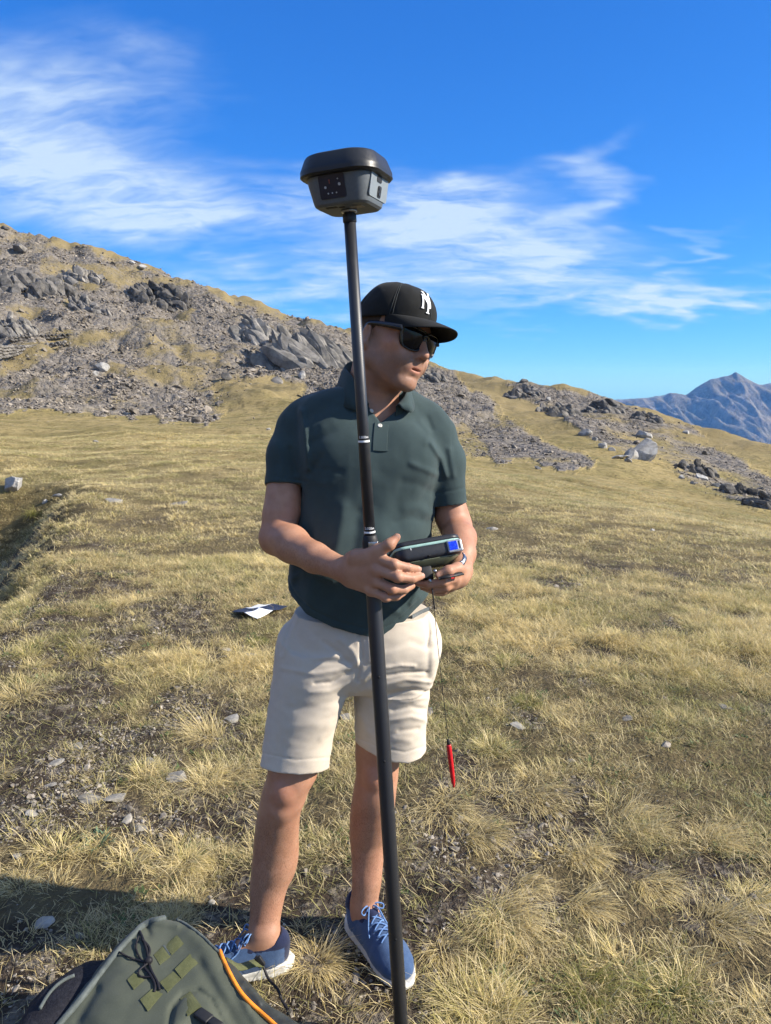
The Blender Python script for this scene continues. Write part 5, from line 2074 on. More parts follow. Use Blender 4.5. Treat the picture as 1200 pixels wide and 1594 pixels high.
def build_glasses():
    g = empty('sunglasses', tuple(H(0, .09, .018)))
    g.parent = PERSON
    g.matrix_parent_inverse = Matrix.Translation(-PERSON.location)
    g['label'] = 'black square sunglasses with mirrored dark lenses'
    lens_m, w = new_mat('mirrored_dark_lens')
    b, out = principled(w, Roughness=.04, Metallic=.0)
    b.inputs['Base Color'].default_value = (.006, .006, .008, 1)
    b.inputs['Specular IOR Level'].default_value = .22
    b.inputs['IOR'].default_value = 1.5
    fr = []
    def outline(s, grow=0.0):
        # squarish lens outline in the lens plane (a: outwards from the nose, b: up)
        pts = [(.006, .018), (.020, .0205), (.045, .0215), (.0585, .0185), (.0600, .010), (.0575, -.008), (.052, -.0205), (.042, -.0255), (.026, -.0265), (.014, -.0225), (.0075, -.012), (.0045, .004)]
        c = (.032, -.002)
        q = np.array([(c[0] + (a - c[0]) * (1 + grow / .026), c[1] + (b_ - c[1]) * (1 + grow / .024)) for a, b_ in pts])
        q = np.concatenate([q, q[:1]])
        return spline(q, 49)[:-1]
    def place(s, a, b_, d=0.0):
        # wrap a little round the face
        bow = .0042 * (a / .03) ** 2
        return H(s * a * 1.07, .1035 - bow - .10 * (.02 - b_) * .6 + d, .016 + b_)
    for s in (1, -1):
        o1 = outline(s, .0); o2 = outline(s, .0040)
        n = len(o1)
        V = [place(s, a, b_, .0005) for a, b_ in o1]
        cc = o1.mean(0)
        V2 = []
        rings = 5
        Vl = []
        for r in range(rings):
            k = 1 - r / rings
            for a, b_ in o1:
                Vl.append(place(s, cc[0] + (a - cc[0]) * k, cc[1] + (b_ - cc[1]) * k, .0005 + .0022 * (1 - k * k)))
        Vl.append(place(s, cc[0], cc[1], .0027))
        F = []
        for r in range(rings - 1):
            for i in range(n):
                q = [r * n + i, r * n + (i + 1) % n, (r + 1) * n + (i + 1) % n, (r + 1) * n + i]
                F.append(q if s > 0 else q[::-1])
        for i in range(n):
            q = [(rings - 1) * n + i, (rings - 1) * n + (i + 1) % n, rings * n]
            F.append(q if s > 0 else q[::-1])
        obj_np('lens', Vl, F, lens_m, g)
        # rim: inner and outer outline, front and back
        R = [[place(s, a, b_, .0022) for a, b_ in o1], [place(s, a, b_, .0022) for a, b_ in o2], [place(s, a, b_, -.0025) for a, b_ in o2], [place(s, a, b_, -.0025) for a, b_ in o1]]
        Vr = np.array(R).reshape(-1, 3)
        Fr = []
        for k in range(4):
            for i in range(n):
                Fr.append([k * n + i, k * n + (i + 1) % n, ((k + 1) % 4) * n + (i + 1) % n, ((k + 1) % 4) * n + i])
        fr.append((Vr, Fr))
        # temple arm
        pth = spline([place(s, .062, .0135, -.001), H(s * .0715, .082, .029), H(s * .0770, .05, .030), H(s * .0790, .0, .030), H(s * .077, -.015, .024), H(s * .073, -.028, .005)], 26)
        tv, tf = tubelike(pth, np.linspace(.0078, .0040, 26), .0040, np.tile(HM @ A3(s, 0, 0), (26, 1)))
        obj_np('temple', tv, tf, M_BLACK_GLOSS, g)
    br = spline([place(1, .0085, .010, .0), place(1, .003, .0135, .003), place(-1, .003, .0135, .003), place(-1, .0085, .010, .0)], 12)
    fr.append(tubelike(br, .0042, .004, np.tile(HM @ A3(0, 1, 0), (12, 1))))
    V, F = join(fr)
    obj_np('frame', V, F, M_BLACK_GLOSS, g)


build_glasses()
# ------------------------------------------------------------------ survey pole
POLE_TOP = P(543.5, 330, 1.69)
POLE_BOT = P(626.5, 1606, 1.69)
POLE_BOT[2] = float(ground_h(POLE_BOT[0], POLE_BOT[1])) - .02
PAX = (POLE_TOP - POLE_BOT) / np.linalg.norm(POLE_TOP - POLE_BOT)


def on_pole(py):
    """point of the pole's axis seen at photo row py"""
    ts = np.linspace(0, 1, 4000)
    q = POLE_BOT + ts[:, None] * (POLE_TOP - POLE_BOT)
    _, yy = project(q[:, 0], q[:, 1], q[:, 2])
    return q[np.argmin(np.abs(yy - py))]


def pole_frame():
    f = A3(0, 0, CAM_H - 0.2) - POLE_TOP
    n = f - PAX * (f @ PAX); n /= np.linalg.norm(n)
    return np.stack([np.cross(n, PAX) * -1, n, PAX], 1)    # columns: right as seen, towards the camera, up


PF = pole_frame()


def lathe(base, ax, prof, seg=28):
    """prof: list of (height along ax, radius)"""
    ax = np.asarray(ax, float); ax = ax / np.linalg.norm(ax)
    t = np.cross(ax, A3(.3, 1, 0)); t /= np.linalg.norm(t); u = np.cross(ax, t)
    a = np.linspace(0, 2 * math.pi, seg, endpoint=False)
    V = np.concatenate([base + ax * h + r * (np.cos(a)[:, None] * t + np.sin(a)[:, None] * u) for h, r in prof])
    F = []
    n = len(prof)
    for i in range(n - 1):
        for k in range(seg):
            F.append([i * seg + k, i * seg + (k + 1) % seg, (i + 1) * seg + (k + 1) % seg, (i + 1) * seg + k])
    F.append(list(range(seg))[::-1]); F.append([(n - 1) * seg + k for k in range(seg)])
    return V, F


def mat_carbon():
    m, w = new_mat('carbon_fibre')
    tc = w.n('ShaderNodeTexCoord'); pos = tc.outputs['Object']
    wv = w.n('ShaderNodeTexWave', wave_type='BANDS', bands_direction='Z')
    mp = w.scale_vec(pos, (1, 1, 1), (0, 0, 0), (0, math.radians(40), 0))
    w.t.links.new(mp, wv.inputs['Vector']); wv.inputs['Scale'].default_value = 110
    wv2 = w.n('ShaderNodeTexWave', wave_type='BANDS', bands_direction='Z')
    mp2 = w.scale_vec(pos, (1, 1, 1), (0, 0, 0), (0, math.radians(-40), 0))
    w.t.links.new(mp2, wv2.inputs['Vector']); wv2.inputs['Scale'].default_value = 110
    k = w.m('MULTIPLY', wv.outputs['Fac'], wv2.outputs['Fac'])
    c = w.mix(k, (.014, .015, .019), (.036, .038, .046))
    n = w.noise(pos, 40, 3, .6)
    c = w.mix(w.mul(w.ramp(n, .55, .75), .4), c, (.05, .048, .045))
    b, out = principled(w, Roughness=.38)
    b.inputs['Specular IOR Level'].default_value = .6
    w.t.links.new(c, b.inputs['Base Color'])
    w.t.links.new(bump(w, k, .35, .0008), b.inputs['Normal'])
    return m


M_CARBON = mat_carbon()
M_WHITE = mat_plain('white_print', (.78, .78, .78), .5, .4)
M_STEEL = mat_plain('brushed_steel', (.42, .42, .43), .32, .5, 1.0)
M_BLACK = mat_plain('black_rubber', (.016, .016, .018), .6, .35, nscale=120)


def text_mesh(txt, size, extr=.0004):
    cu = bpy.data.curves.new('lettering', 'FONT')
    cu.body = txt; cu.size = size; cu.extrude = extr; cu.align_x = 'CENTER'; cu.align_y = 'CENTER'
    o = bpy.data.objects.new('lettering', cu)
    dg = bpy.context.evaluated_depsgraph_get()
    me = bpy.data.meshes.new_from_object(o, depsgraph=dg)
    v = np.array([q.co[:] for q in me.vertices]); f = [list(p.vertices) for p in me.polygons]
    bpy.data.objects.remove(o); bpy.data.meshes.remove(me)
    return v, f


def build_pole():
    root = empty('survey_pole', tuple(POLE_BOT))
    tag(root, 'tall black carbon fibre survey pole with white height marks in front of the man', 'pole')
    clamp = on_pole(838)
    hc = (clamp - POLE_BOT) @ PAX; ht = (POLE_TOP - POLE_BOT) @ PAX
    v, f = lathe(POLE_BOT, PAX, [(hc - .01, .0126), (hc + .3, .0126), (ht - .018, .0126)], 32)
    obj_np('upper_tube', v, f, M_CARBON, root)
    v, f = lathe(POLE_BOT, PAX, [(.06, .0168), (.062, .0174), (hc - .065, .0174), (hc - .062, .0168)], 32)
    lt = obj_np('lower_tube', v, f, M_CARBON, root)
    v, f = lathe(POLE_BOT, PAX, [(-.005, .002), (.02, .006), (.035, .011), (.06, .0168), (.075, .0172)], 24)
    obj_np('point', v, f, M_STEEL, root)
    # clamp and collar between the tubes
    v, f = lathe(POLE_BOT, PAX, [(hc - .075, .0188), (hc - .07, .0200), (hc - .030, .0200), (hc - .024, .0186), (hc - .012, .0186), (hc - .004, .0172), (hc + .006, .0150), (hc + .008, .0130)], 32)
    obj_np('clamp_collar', v, f, M_BLACK, root)
    c = POLE_BOT + PAX * (hc - .012) + PF @ A3(.006, .0165, 0)
    v, f = box_vf(c, (.0105, .0045, .0075), PF, .0015)
    obj_np('clamp_lever', v, f, M_STEEL, root)
    v, f = lathe(POLE_BOT, PAX, [(ht - .022, .0128), (ht - .020, .0145), (ht - .006, .0145), (ht, .010), (ht + .006, .0080)], 28)
    obj_np('top_fitting', v, f, M_DARKGREY, root)
    # white marks: a ring part way round and the figures above it
    for py, txt in ((686.5, '1.800m'), (827.5, '2.000m')):
        h = (on_pole(py) - POLE_BOT) @ PAX
        r = .01275
        a = np.linspace(math.radians(5), math.radians(175), 26)
        V = []
        for hh in (-.0022, .0022):
            for q in a:
                V.append(POLE_BOT + PAX * (h + hh) + PF @ A3(r * math.cos(q), r * math.sin(q), 0))
        n = len(a)
        F = [[i, i + 1, n + i + 1, n + i] for i in range(n - 1)]
        obj_np('height_mark', V, F, M_WHITE, root)
        tv, tf = text_mesh(txt, .0078)
        W = []
        for x, y, z in tv:
            q = math.pi / 2 - x / r
            W.append(POLE_BOT + PAX * (h + .0090 + y) + PF @ A3((r + z) * math.cos(q), (r + z) * math.sin(q), 0))
        obj_np('height_figure', W, tf, M_WHITE, root, smooth=False)
    # screws on the lower tube
    for py in (1050, 1180, 1455):
        q = on_pole(py) + PF @ A3(0, .0172, 0)
        v, f = lathe(q, PF[:, 1], [(0, .0032), (.0012, .0030), (.0014, .001)], 12)
        obj_np('screw', v, f, M_BLACK, root)
    return root


build_pole()


# ------------------------------------------------------------------ satellite receiver on top
def rounded_sq(hw, hd, r, n=10):
    pts = []
    for cx, cy, a0 in ((hw - r, hd - r, 0), (-hw + r, hd - r, 90), (-hw + r, -hd + r, 180), (hw - r, -hd + r, 270)):
        for k in range(n):
            a = math.radians(a0 + 90 * k / (n - 1))
            pts.append((cx + r * math.cos(a), cy + r * math.sin(a)))
    return np.array(pts)


def build_receiver():
    base = POLE_TOP + PAX * .004
    root = empty('satellite_receiver', tuple(base))
    tag(root, 'square grey and black satellite receiver on top of the survey pole', 'receiver')
    # turned so that one side faces the camera and one corner points right
    yaw = math.radians(-20)
    tilt = PAX
    X = A3(math.cos(yaw), math.sin(yaw), 0); X = X - tilt * (X @ tilt); X /= np.linalg.norm(X)
    Yv = np.cross(tilt, X)
    M = np.stack([X, Yv, tilt], 1)
    M_GREY = mat_plain('grey_housing', (.105, .118, .130), .5, .4, nscale=180)
    M_TOPC = mat_plain('black_housing', (.015, .016, .019), .42, .45, nscale=180)
    M_DOME = mat_plain('white_dome', (.62, .66, .70), .35, .5)
    def stack(levels, hw, name, mat, parent, ngrid=10, capb=True, capt=True):
        V = []; F = []
        for z, k, rr in levels:
            for x, y in rounded_sq(hw * k, hw * k, rr, ngrid):
                V.append(base + M @ A3(x, y, z))
        m = ngrid * 4
        for i in range(len(levels) - 1):
            for k in range(m):
                F.append([i * m + k, i * m + (k + 1) % m, (i + 1) * m + (k + 1) % m, (i + 1) * m + k])
        if capb: F.append(list(range(m))[::-1])
        if capt: F.append([(len(levels) - 1) * m + k for k in range(m)])
        o = obj_np(name, V, F, mat, parent)
        sm = np.ones(len(o.data.polygons), bool); sm[-2:] = False
        o.data.polygons.foreach_set('use_smooth', sm)
        o.data.set_sharp_from_angle(angle=math.radians(24))
        return o
    hw = .087
    stack([(.000, .62, .022), (.004, .68, .026), (.009, .705, .028), (.045, .80, .034), (.066, .84, .038)], hw, 'lower_housing', M_GREY, root)
    stack([(.056, .83, .042), (.0575, .94, .046), (.061, .985, .050), (.066, .985, .052), (.0705, .985, .052), (.0735, .975, .052), (.094, .895, .050), (.0985, .86, .048), (.1010, .80, .046), (.1018, .72, .040)], hw, 'upper_housing', M_TOPC, root)
    V = []; F = []
    ng, nr = 40, 8
    dome = [(r, 0.1019 + .010 * (1 - (r) ** 2)) for r in (1, .93, .8, .6, .4, .2, .02)]
    stack([(z, .70 * r, .038 * r) for r, z in dome], hw, 'dome', M_DOME, root, capb=False)
    # faces: outward direction and how the housing leans there
    def on_side(side, a, z, lift=.0008):
        """a: sideways on the face, z: height; side 0 faces the camera (-Y), 1 faces right (+X)"""
        k = np.interp(z, [.009, .045, .066], [.705, .80, .84]) * hw
        return base + M @ (A3(a, -k - lift, z) if side == 0 else A3(k + lift, a, z))
    # control panel on the near face, screwed-on battery door with two latches on the right face
    def plate(side, a0, a1, z0, z1, name, mat, parent, lift=.0006, thick=.0012, rr=.004):
        c = ((a0 + a1) / 2, (z0 + z1) / 2)
        sh = rounded_sq((a1 - a0) / 2, (z1 - z0) / 2, rr, 6)
        V = [on_side(side, c[0] + x, c[1] + y, lift + thick) for x, y in sh] + [on_side(side, c[0] + x, c[1] + y, -.001) for x, y in sh]
        m = len(sh)
        F = [list(range(m))] + [[k, m + k, m + (k + 1) % m, (k + 1) % m] for k in range(m)]
        return obj_np(name, V, F, mat, parent, smooth=False)
    M_PANEL = mat_plain('navy_membrane', (.010, .012, .030), .35, .5)
    pn = plate(0, -.034, .022, .012, .056, 'control_panel', M_PANEL, root)
    M_LED = mat_plain('pale_symbol', (.42, .43, .45), .5, .4)
    M_LEDR = mat_plain('red_symbol', (.25, .07, .06), .5, .4)
    for a, z, r, mt in ((-.0205, .033, .0022, M_LED), (.0105, .036, .0026, M_LED), (-.0105, .045, .0014, M_LEDR), (.008, .046, .0012, M_LED), (-.016, .0215, .0015, M_LED), (-.007, .0215, .0013, M_LED), (.002, .0215, .0013, M_LED)):
        plate(0, a - r, a + r, z - r, z + r, 'indicator', mt, pn, .002, .0006, r * .8)
    plate(0, -.0113, -.0097, .039, .0445, 'symbol', M_LEDR, pn, .002, .0006, .0003)
    # door on the right face, its grey lightened to paint in the sun
    dr = plate(1, -.046, .052, .013, .062, 'battery_door', mat_plain('sunlit_grey_door', (.20, .225, .24), .48, .4, nscale=180), root, .0002, .0014, .006)
    plate(1, -.014, .012, .044, .059, 'latch_recess', M_BLACK, dr, .0016, .0006, .005)
    lc = plate(1, -.004, .014, .016, .038, 'latch', M_BLACK, dr, .0016, .0012, .004)
    plate(1, .000, .006, .030, .035, 'latch_slot', M_DARKGREY, lc, .0032, .0006, .001)
    plate(1, .000, .010, .019, .026, 'latch_grip', M_DARKGREY, lc, .0032, .0010, .002)
    # underside: label, foot recess, threaded collar
    def under(a0, a1, b0, b1, name, mat, h=.0008):
        v, f = box_vf(base + M @ A3((a0 + a1) / 2, (b0 + b1) / 2, -.0002), ((a1 - a0) / 2, (b1 - b0) / 2, h), M)
        obj_np(name, v, f, mat, root, smooth=False)
    under(.012, .040, -.030, -.008, 'rating_label', mat_plain('tan_label', (.26, .24, .20), .6, .3, noise=.3, nscale=400))
    under(-.034, -.010, -.044, -.034, 'rubber_foot', M_BLACK)
    under(-.008, .004, -.036, -.030, 'port_cover', M_BLACK)
    v, f = lathe(base - PAX * .002, PAX, [(-.004, .0140), (-.003, .0165), (.002, .0165)], 28)
    obj_np('thread_collar', v, f, M_STEEL, root)
    return root


build_receiver()


# ------------------------------------------------------------------ hand-held controller clamped to the pole
def build_controller():
    c = P(668, 853, 1.775)
    root = empty('field_controller', tuple(c))
    tag(root, 'black and mint green handheld field controller held by the man', 'controller')
    # local axes: a = along its top end (to the right), e = out of the top end (towards the camera), n = out of its screen
    yaw, pit, rol = math.radians(-9), math.radians(25), math.radians(8)
    a = A3(math.cos(yaw), -math.sin(yaw) * 1.0, 0)
    e = np.cross(a, A3(0, 0, 1)); e /= np.linalg.norm(e)          # towards the camera
    n = A3(0, 0, 1)
    e2 = e * math.cos(pit) + n * math.sin(pit); n2 = n * math.cos(pit) - e * math.sin(pit)
    a2 = a * math.cos(rol) + n2 * math.sin(rol); n3 = n2 * math.cos(rol) - a * math.sin(rol)
    M = np.stack([a2, -e2, n3], 1)        # x right, y away, z screen side
    M_BODY = mat_plain('black_bumper', (.022, .023, .027), .45, .4, nscale=200)
    M_MINT = mat_plain('mint_stripe', (.30, .47, .42), .5, .4)
    M_BACK = mat_plain('glossy_back', (.105, .112, .070), .16, .6)  # olive in the colour stands for grass reflected in the back
    W, D = .0815, .118                # half width, half length
    def slab(levels, name, mat, parent, rr=.026):
        V = []; F = []
        m = 40
        for z, w_, d_ in levels:
            for x, y in rounded_sq(w_, d_, rr, 10):
                V.append(c + M @ A3(x, y + D * .95, z * 1.16))
        for i in range(len(levels) - 1):
            for k in range(m):
                F.append([i * m + k, i * m + (k + 1) % m, (i + 1) * m + (k + 1) % m, (i + 1) * m + k])
        F.append(list(range(m))[::-1]); F.append([(len(levels) - 1) * m + k for k in range(m)])
        o = obj_np(name, V, F, mat, parent)
        sm = np.ones(len(o.data.polygons), bool); sm[-2:] = False
        o.data.polygons.foreach_set('use_smooth', sm)
        return o
    body = slab([(-.0225, W - .012, D - .012), (-.020, W - .004, D - .004), (-.014, W, D), (.0040, W, D), (.0050, W - .001, D - .001)], 'body', M_BODY, root)
    slab([(.0048, W - .0004, D - .0004), (.0054, W + .0006, D + .0006), (.0100, W + .0004, D + .0004), (.0106, W - .0008, D - .0008)], 'stripe', M_MINT, root)
    slab([(.0104, W - .001, D - .001), (.0112, W + .0008, D + .0008), (.0185, W - .001, D - .001), (.0215, W - .006, D - .006)], 'rim', M_BODY, root)
    slab([(.0214, W - .012, D - .012), (.0222, W - .012, D - .012)], 'touchscreen', mat_plain('dark_glass', (.006, .006, .008), .08, .5), root, .012)
    slab([(-.0385, W - .034, D - .034), (-.036, W - .026, D - .026), (-.0235, W - .008, D - .008), (-.0215, W - .007, D - .007)], 'back', M_BACK, root, .03)
    ye = -D + D * .95
    # small lit window in a silver bezel on the end, right hand side
    def endbox(x0, x1, z0, z1, y0, y1, name, mat, parent, bev=.0012):
        v, f = box_vf(c + M @ A3((x0 + x1) / 2, ye + (y0 + y1) / 2, (z0 + z1) / 2), ((x1 - x0) / 2, (y1 - y0) / 2, (z1 - z0) / 2), M, bev)
        return obj_np(name, v, f, mat, parent, smooth=False)
    M_BEZ = mat_plain('silver_plastic', (.30, .32, .35), .4, .5, .3)
    bz = endbox(.042, .0785, -.0215, .0085, -.0045, .012, 'window_bezel', M_BEZ, root, .003)
    m, w = new_mat('blue_window')
    geo = w.n('ShaderNodeTexCoord')
    nz = w.noise(geo.outputs['Object'], 260, 2, .5)
    col = w.mix(w.ramp(nz, .5, .62), (.004, .018, .36), (.012, .06, .55))
    b, out = principled(w, Roughness=.15)
    w.t.links.new(col, b.inputs['Base Color'])
    w.t.links.new(col, b.inputs['Emission Color'])
    b.inputs['Emission Strength'].default_value = .55
    endbox(.0455, .0665, -.0165, .0045, -.0052, .004, 'window', m, bz, .0006)
    endbox(.0695, .0725, -.0145, .0035, -.0052, .004, 'slot', M_BLACK, bz, .0004)
    endbox(-.046, -.0445, .0008, .0062, -.0006, .004, 'status_mark', M_WHITE, root, .0002)
    endbox(-.008, -.002, -.0205, -.0175, -.0030, .004, 'port_cover', M_BLACK, root, .0006)
    # bracket under the controller reaching across to the pole
    bc = P(655, 893, 1.765)
    br = []
    br.append(box_vf(c + M @ A3(-.012, .055, -.052), (.016, .020, .018), M, .003))
    br.append(tube(spline([c + M @ A3(-.012, .050, -.060), P(645, 900, 1.755), P(612, 893, 1.725), on_pole(893)], 18), .0105, 12))
    br.append(box_vf(P(660, 893, 1.735), (.017, .016, .014), M, .003))
    br.append(box_vf(P(652, 905, 1.745), (.020, .012, .008), M, .003))
    v, f = join(br)
    obj_np('bracket', v, f, M_BLACK, root)
    v, f = lathe(on_pole(900) - PAX * .022, PAX, [(0, .021), (.002, .0235), (.042, .0235), (.044, .021)], 28)
    obj_np('pole_clamp', v, f, M_BLACK, root)
    sc = []
    for px, py in ((669, 904), (677, 889)):
        sc.append(lathe(P(px, py, 1.712), A3(0, -1, .2), [(0, .0042), (.003, .0042), (.0045, .002)], 14))
    for q in sc:
        obj_np('bolt', q[0], q[1], M_STEEL, root)
    # hand strap with its clip at the right side
    cl = [P(721, 863, 1.80), P(723, 868, 1.775), P(720, 876, 1.76), P(714, 886, 1.752)]
    v, f = tubelike(spline(cl, 14), .0055, .003, np.tile(A3(.3, -1, .2), (14, 1)))
    hk = obj_np('strap_clip', v, f, M_STEEL, root)
    v, f = lathe(P(717.5, 875, 1.752), A3(0, -1, 0), [(0, .0038), (.003, .0038), (.004, .002)], 12)
    obj_np('rivet', v, f, M_STEEL, hk)
    st = [P(683, 901, 1.700), P(697, 898, 1.698), P(710, 895, 1.712), P(719, 893, 1.73)]
    v, f = tubelike(spline(st, 16), np.linspace(.004, .006, 16), .003, np.tile(A3(0, -.6, 1), (16, 1)))
    sp = obj_np('strap', v, f, M_BLACK, root)
    v, f = tubelike(spline(st[1:3], 8)[2:6] + A3(0, -.003, -.002), .0045, .003, np.tile(A3(0, -1, .4), (4, 1)))
    obj_np('strap_tab', v, f, mat_plain('red_tab', (.45, .02, .02), .5, .4), sp)
    return root


build_controller()


# ------------------------------------------------------------------ red stylus on its tether
def build_stylus():
    top = P(671, 906, 1.715)
    a, b = P(697.5, 1152, 1.72), P(706.5, 1226, 1.72)
    root = empty('stylus', tuple(b))
    tag(root, 'slim red stylus hanging on a thin black cord', 'stylus')
    M_RED = mat_plain('red_plastic', (.52, .012, .018), .3, .5)
    cord = spline([top, P(676, 950, 1.715), P(682, 1010, 1.717), P(690, 1082, 1.72), a], 60)
    v, f = tube(cord, .00085, 6)
    obj_np('cord', v, f, M_BLACK, root)
    v, f = tube(spline([P(672.5, 916, 1.714), P(676.5, 948, 1.714)], 6), .0017, 8)
    obj_np('cord_stop', v, f, M_BLACK, root)
    ax = (b - a) / np.linalg.norm(b - a); L = np.linalg.norm(b - a)
    v, f = lathe(a, ax, [(L * .09, .0048), (L * .12, .0060), (L * .30, .0062), (L * .62, .0060), (L * .86, .0052), (L * .97, .0028), (L, .0012)], 20)
    br = obj_np('barrel', v, f, M_RED, root)
    v, f = lathe(a, ax, [(-L * .02, .0016), (0, .0036), (L * .09, .0044), (L * .10, .0030)], 16)
    obj_np('cap', v, f, M_BLACK, root)


build_stylus()


# ------------------------------------------------------------------ black and white target mat on the grass
def build_target():
    # corners as seen: left, back, right, front
    L, B, R, F_ = [hit(x, y) for x, y in ((361, 957), (402, 947), (448, 949), (400, 967))]
    cx = (L + B + R + F_) / 4
    root = empty('survey_target', tuple(cx))
    tag(root, 'small creased black and white checkered target mat lying on the grass', 'target')
    M_W = mat_plain('white_vinyl', (.78, .79, .80), .45, .4, noise=.03)
    M_B = mat_plain('dark_vinyl', (.018, .022, .040), .45, .4)
    def pt(u, v):
        p = L * (1 - u) * (1 - v) + B * u * (1 - v) + F_ * (1 - u) * v + R * u * v
        z = p[2] + .024
        # creased along the middle, corners curling
        z += .012 * math.exp(-((v - .5) / .2) ** 2) + .008 * math.exp(-((u - .52) / .12) ** 2)
        z += .008 * sstep(.7, 1, u) * sstep(.3, .6, v) + .005 * math.sin(8 * u + 4 * v)
        return A3(p[0], p[1], z)
    n = 14
    for i, (u0, v0, mt) in enumerate(((0, 0, M_B), (.5, 0, M_W), (0, .5, M_W), (.5, .5, M_B))):
        V = []; F = []
        for lay in (0, -.0025):
            for a in range(n):
                for b in range(n):
                    V.append(pt(u0 + .5 * a / (n - 1), v0 + .5 * b / (n - 1)) + A3(0, 0, lay))
        N = n * n
        for a in range(n - 1):
            for b in range(n - 1):
                q = a * n + b
                F.append([q, q + n, q + n + 1, q + 1]); F.append([N + q, N + q + 1, N + q + n + 1, N + q + n])
        for a in range(n - 1):
            F.append([a, a + 1, N + a + 1, N + a])
            q = (n - 1) * n + a; F.append([q + 1, q, N + q, N + q + 1])
            q = a * n; F.append([q + n, q, N + q, N + q + n])
            q = a * n + n - 1; F.append([q, q + n, N + q + n, N + q])
        o = obj_np('quadrant', V, F, mt, root)
        if mt is M_W:
            o['label'] = 'white quarter of the mat'
    return root


build_target()
# ------------------------------------------------------------------ backpack lying at the lower left
def build_backpack():
    root = empty('backpack', (-.50, 1.40, float(ground_h(-.5, 1.4))))
    tag(root, 'olive green backpack with orange piping lying in the grass at the lower left', 'backpack')
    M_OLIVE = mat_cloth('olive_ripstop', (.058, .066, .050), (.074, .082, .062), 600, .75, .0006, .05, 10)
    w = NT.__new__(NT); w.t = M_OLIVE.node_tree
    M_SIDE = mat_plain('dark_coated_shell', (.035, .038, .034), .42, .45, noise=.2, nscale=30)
    M_WEB = mat_cloth('olive_webbing', (.072, .078, .032), (.098, .104, .046), 500, .8, .0012, .05, 40)
    M_ORANGE = mat_plain('orange_piping', (.80, .24, .02), .5, .4)
    M_BIND = mat_cloth('grey_green_binding', (.060, .072, .068), (.095, .110, .105), 400, .6, .001, .1, 30)
    M_MESH = mat_cloth('black_mesh', (.010, .010, .014), (.020, .020, .026), 260, .8, .003, .0, 90)
    M_CORD = mat_plain('black_cord', (.012, .011, .014), .6, .3)
    gz = float(ground_h(-.5, 1.5))
    def plane(n, p):
        n = np.asarray(n, float); n = n / np.linalg.norm(n); p = np.asarray(p, float)
        return lambda X, Y, Z: (X - p[0]) * n[0] + (Y - p[1]) * n[1] + (Z - p[2]) * n[2]
    def smax(a, b, k):
        h = np.clip(.5 - .5 * (a - b) / k, 0, 1)
        return a * (1 - h) + b * h + k * h * (1 - h)
    n_top = A3(0, -.24, .97); n_top /= np.linalg.norm(n_top); p_top = P(262, 1500, 1.60)
    def on_top(a, b):
        d = px_dir(a, b); o_ = A3(0, 0, CAM_H)
        return o_ + d * (((p_top - o_) @ n_top) / (d @ n_top))
    eA, eB = on_top(206, 1448), on_top(78, 1590)
    n_left = np.cross(eB - eA, n_top); n_left /= np.linalg.norm(n_left)
    if n_left[0] > 0: n_left = -n_left
    n_left = n_left + .30 * n_top
    faces = [(plane((0, -.24, .97), P(262, 1500, 1.60)), .05), (plane((-.05, 1, .25), P(250, 1432, 1.735)), .05), (plane((.60, .72, .36), P(372, 1520, 1.60)), .035),
             (plane(n_left, eA), .035), (plane((0, -1, .1), (0, 1.02, .1)), .08), (plane((0, 0, -1), (0, 0, gz - .03)), .03)]
    def fn(X, Y, Z):
        d = None
        for f, k in faces:
            q = f(X, Y, Z)
            d = q if d is None else smax(d, q, k)
        # filled sack: bulges in the middle of the panel
        return d - .030 * np.exp(-(((X + .50) / .16) ** 2 + ((Y - 1.42) / .20) ** 2))
    v = Vol((-1.0, .98, gz - .05), (-.05, 1.85, .46), .0042)
    lo, hi = A3(-1, .98, gz - .05), A3(-.05, 1.85, .46)
    v.add((fn, lo, hi), 0)
    # raised pocket on the panel, side pocket bulge
    def disp(x, y, z):
        px, py = project(x, y, z)
        d = np.zeros(px.shape)
        for p_, w_, a_ in (([(205, 1470), (185, 1520), (150, 1580)], 26, .010), ([(300, 1450), (330, 1490), (352, 1540)], 18, .008), ([(310, 1500), (345, 1560), (370, 1600)], 9, -.006),
                           ([(262, 1600), (268, 1568), (285, 1548), (308, 1542), (328, 1556), (345, 1590), (350, 1610)], 4.5, -.009), ([(275, 1600), (295, 1570), (320, 1575), (335, 1600)], 16, .010),
                           ([(356, 1515), (372, 1545), (398, 1590)], 6, .006), ([(380, 1530), (405, 1560)], 5, .006), ([(395, 1570), (430, 1590)], 6, -.006), ([(352, 1500), (365, 1525)], 5, -.004),
                           ([(225, 1436), (232, 1455)], 4, -.006), ([(212, 1452), (225, 1475)], 5, .005), ([(240, 1435), (275, 1440)], 6, .006), ([(150, 1540), (120, 1590)], 7, -.006)):
            d -= a_ * crease(px, py, p_, w_)
        d -= .009 * fbm(x * 7, y * 7, z * 7, octaves=3, seed=191) + .0022 * fbm(x * 24, y * 30, z * 30, octaves=2, seed=192)
        return d
    v.displace(disp, .03)
    V, Q = v.mesh(); V = relax(V, Q, 2, .5)
    shell = obj_np('shell', V, Q, M_OLIVE, root)
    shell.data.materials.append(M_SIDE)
    # the side beyond the piping is of darker coated cloth
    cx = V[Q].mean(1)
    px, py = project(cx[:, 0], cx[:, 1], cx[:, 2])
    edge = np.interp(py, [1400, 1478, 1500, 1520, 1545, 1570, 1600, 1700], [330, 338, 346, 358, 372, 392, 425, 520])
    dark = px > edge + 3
    shell.data.polygons.foreach_set('material_index', dark.astype(np.int32))

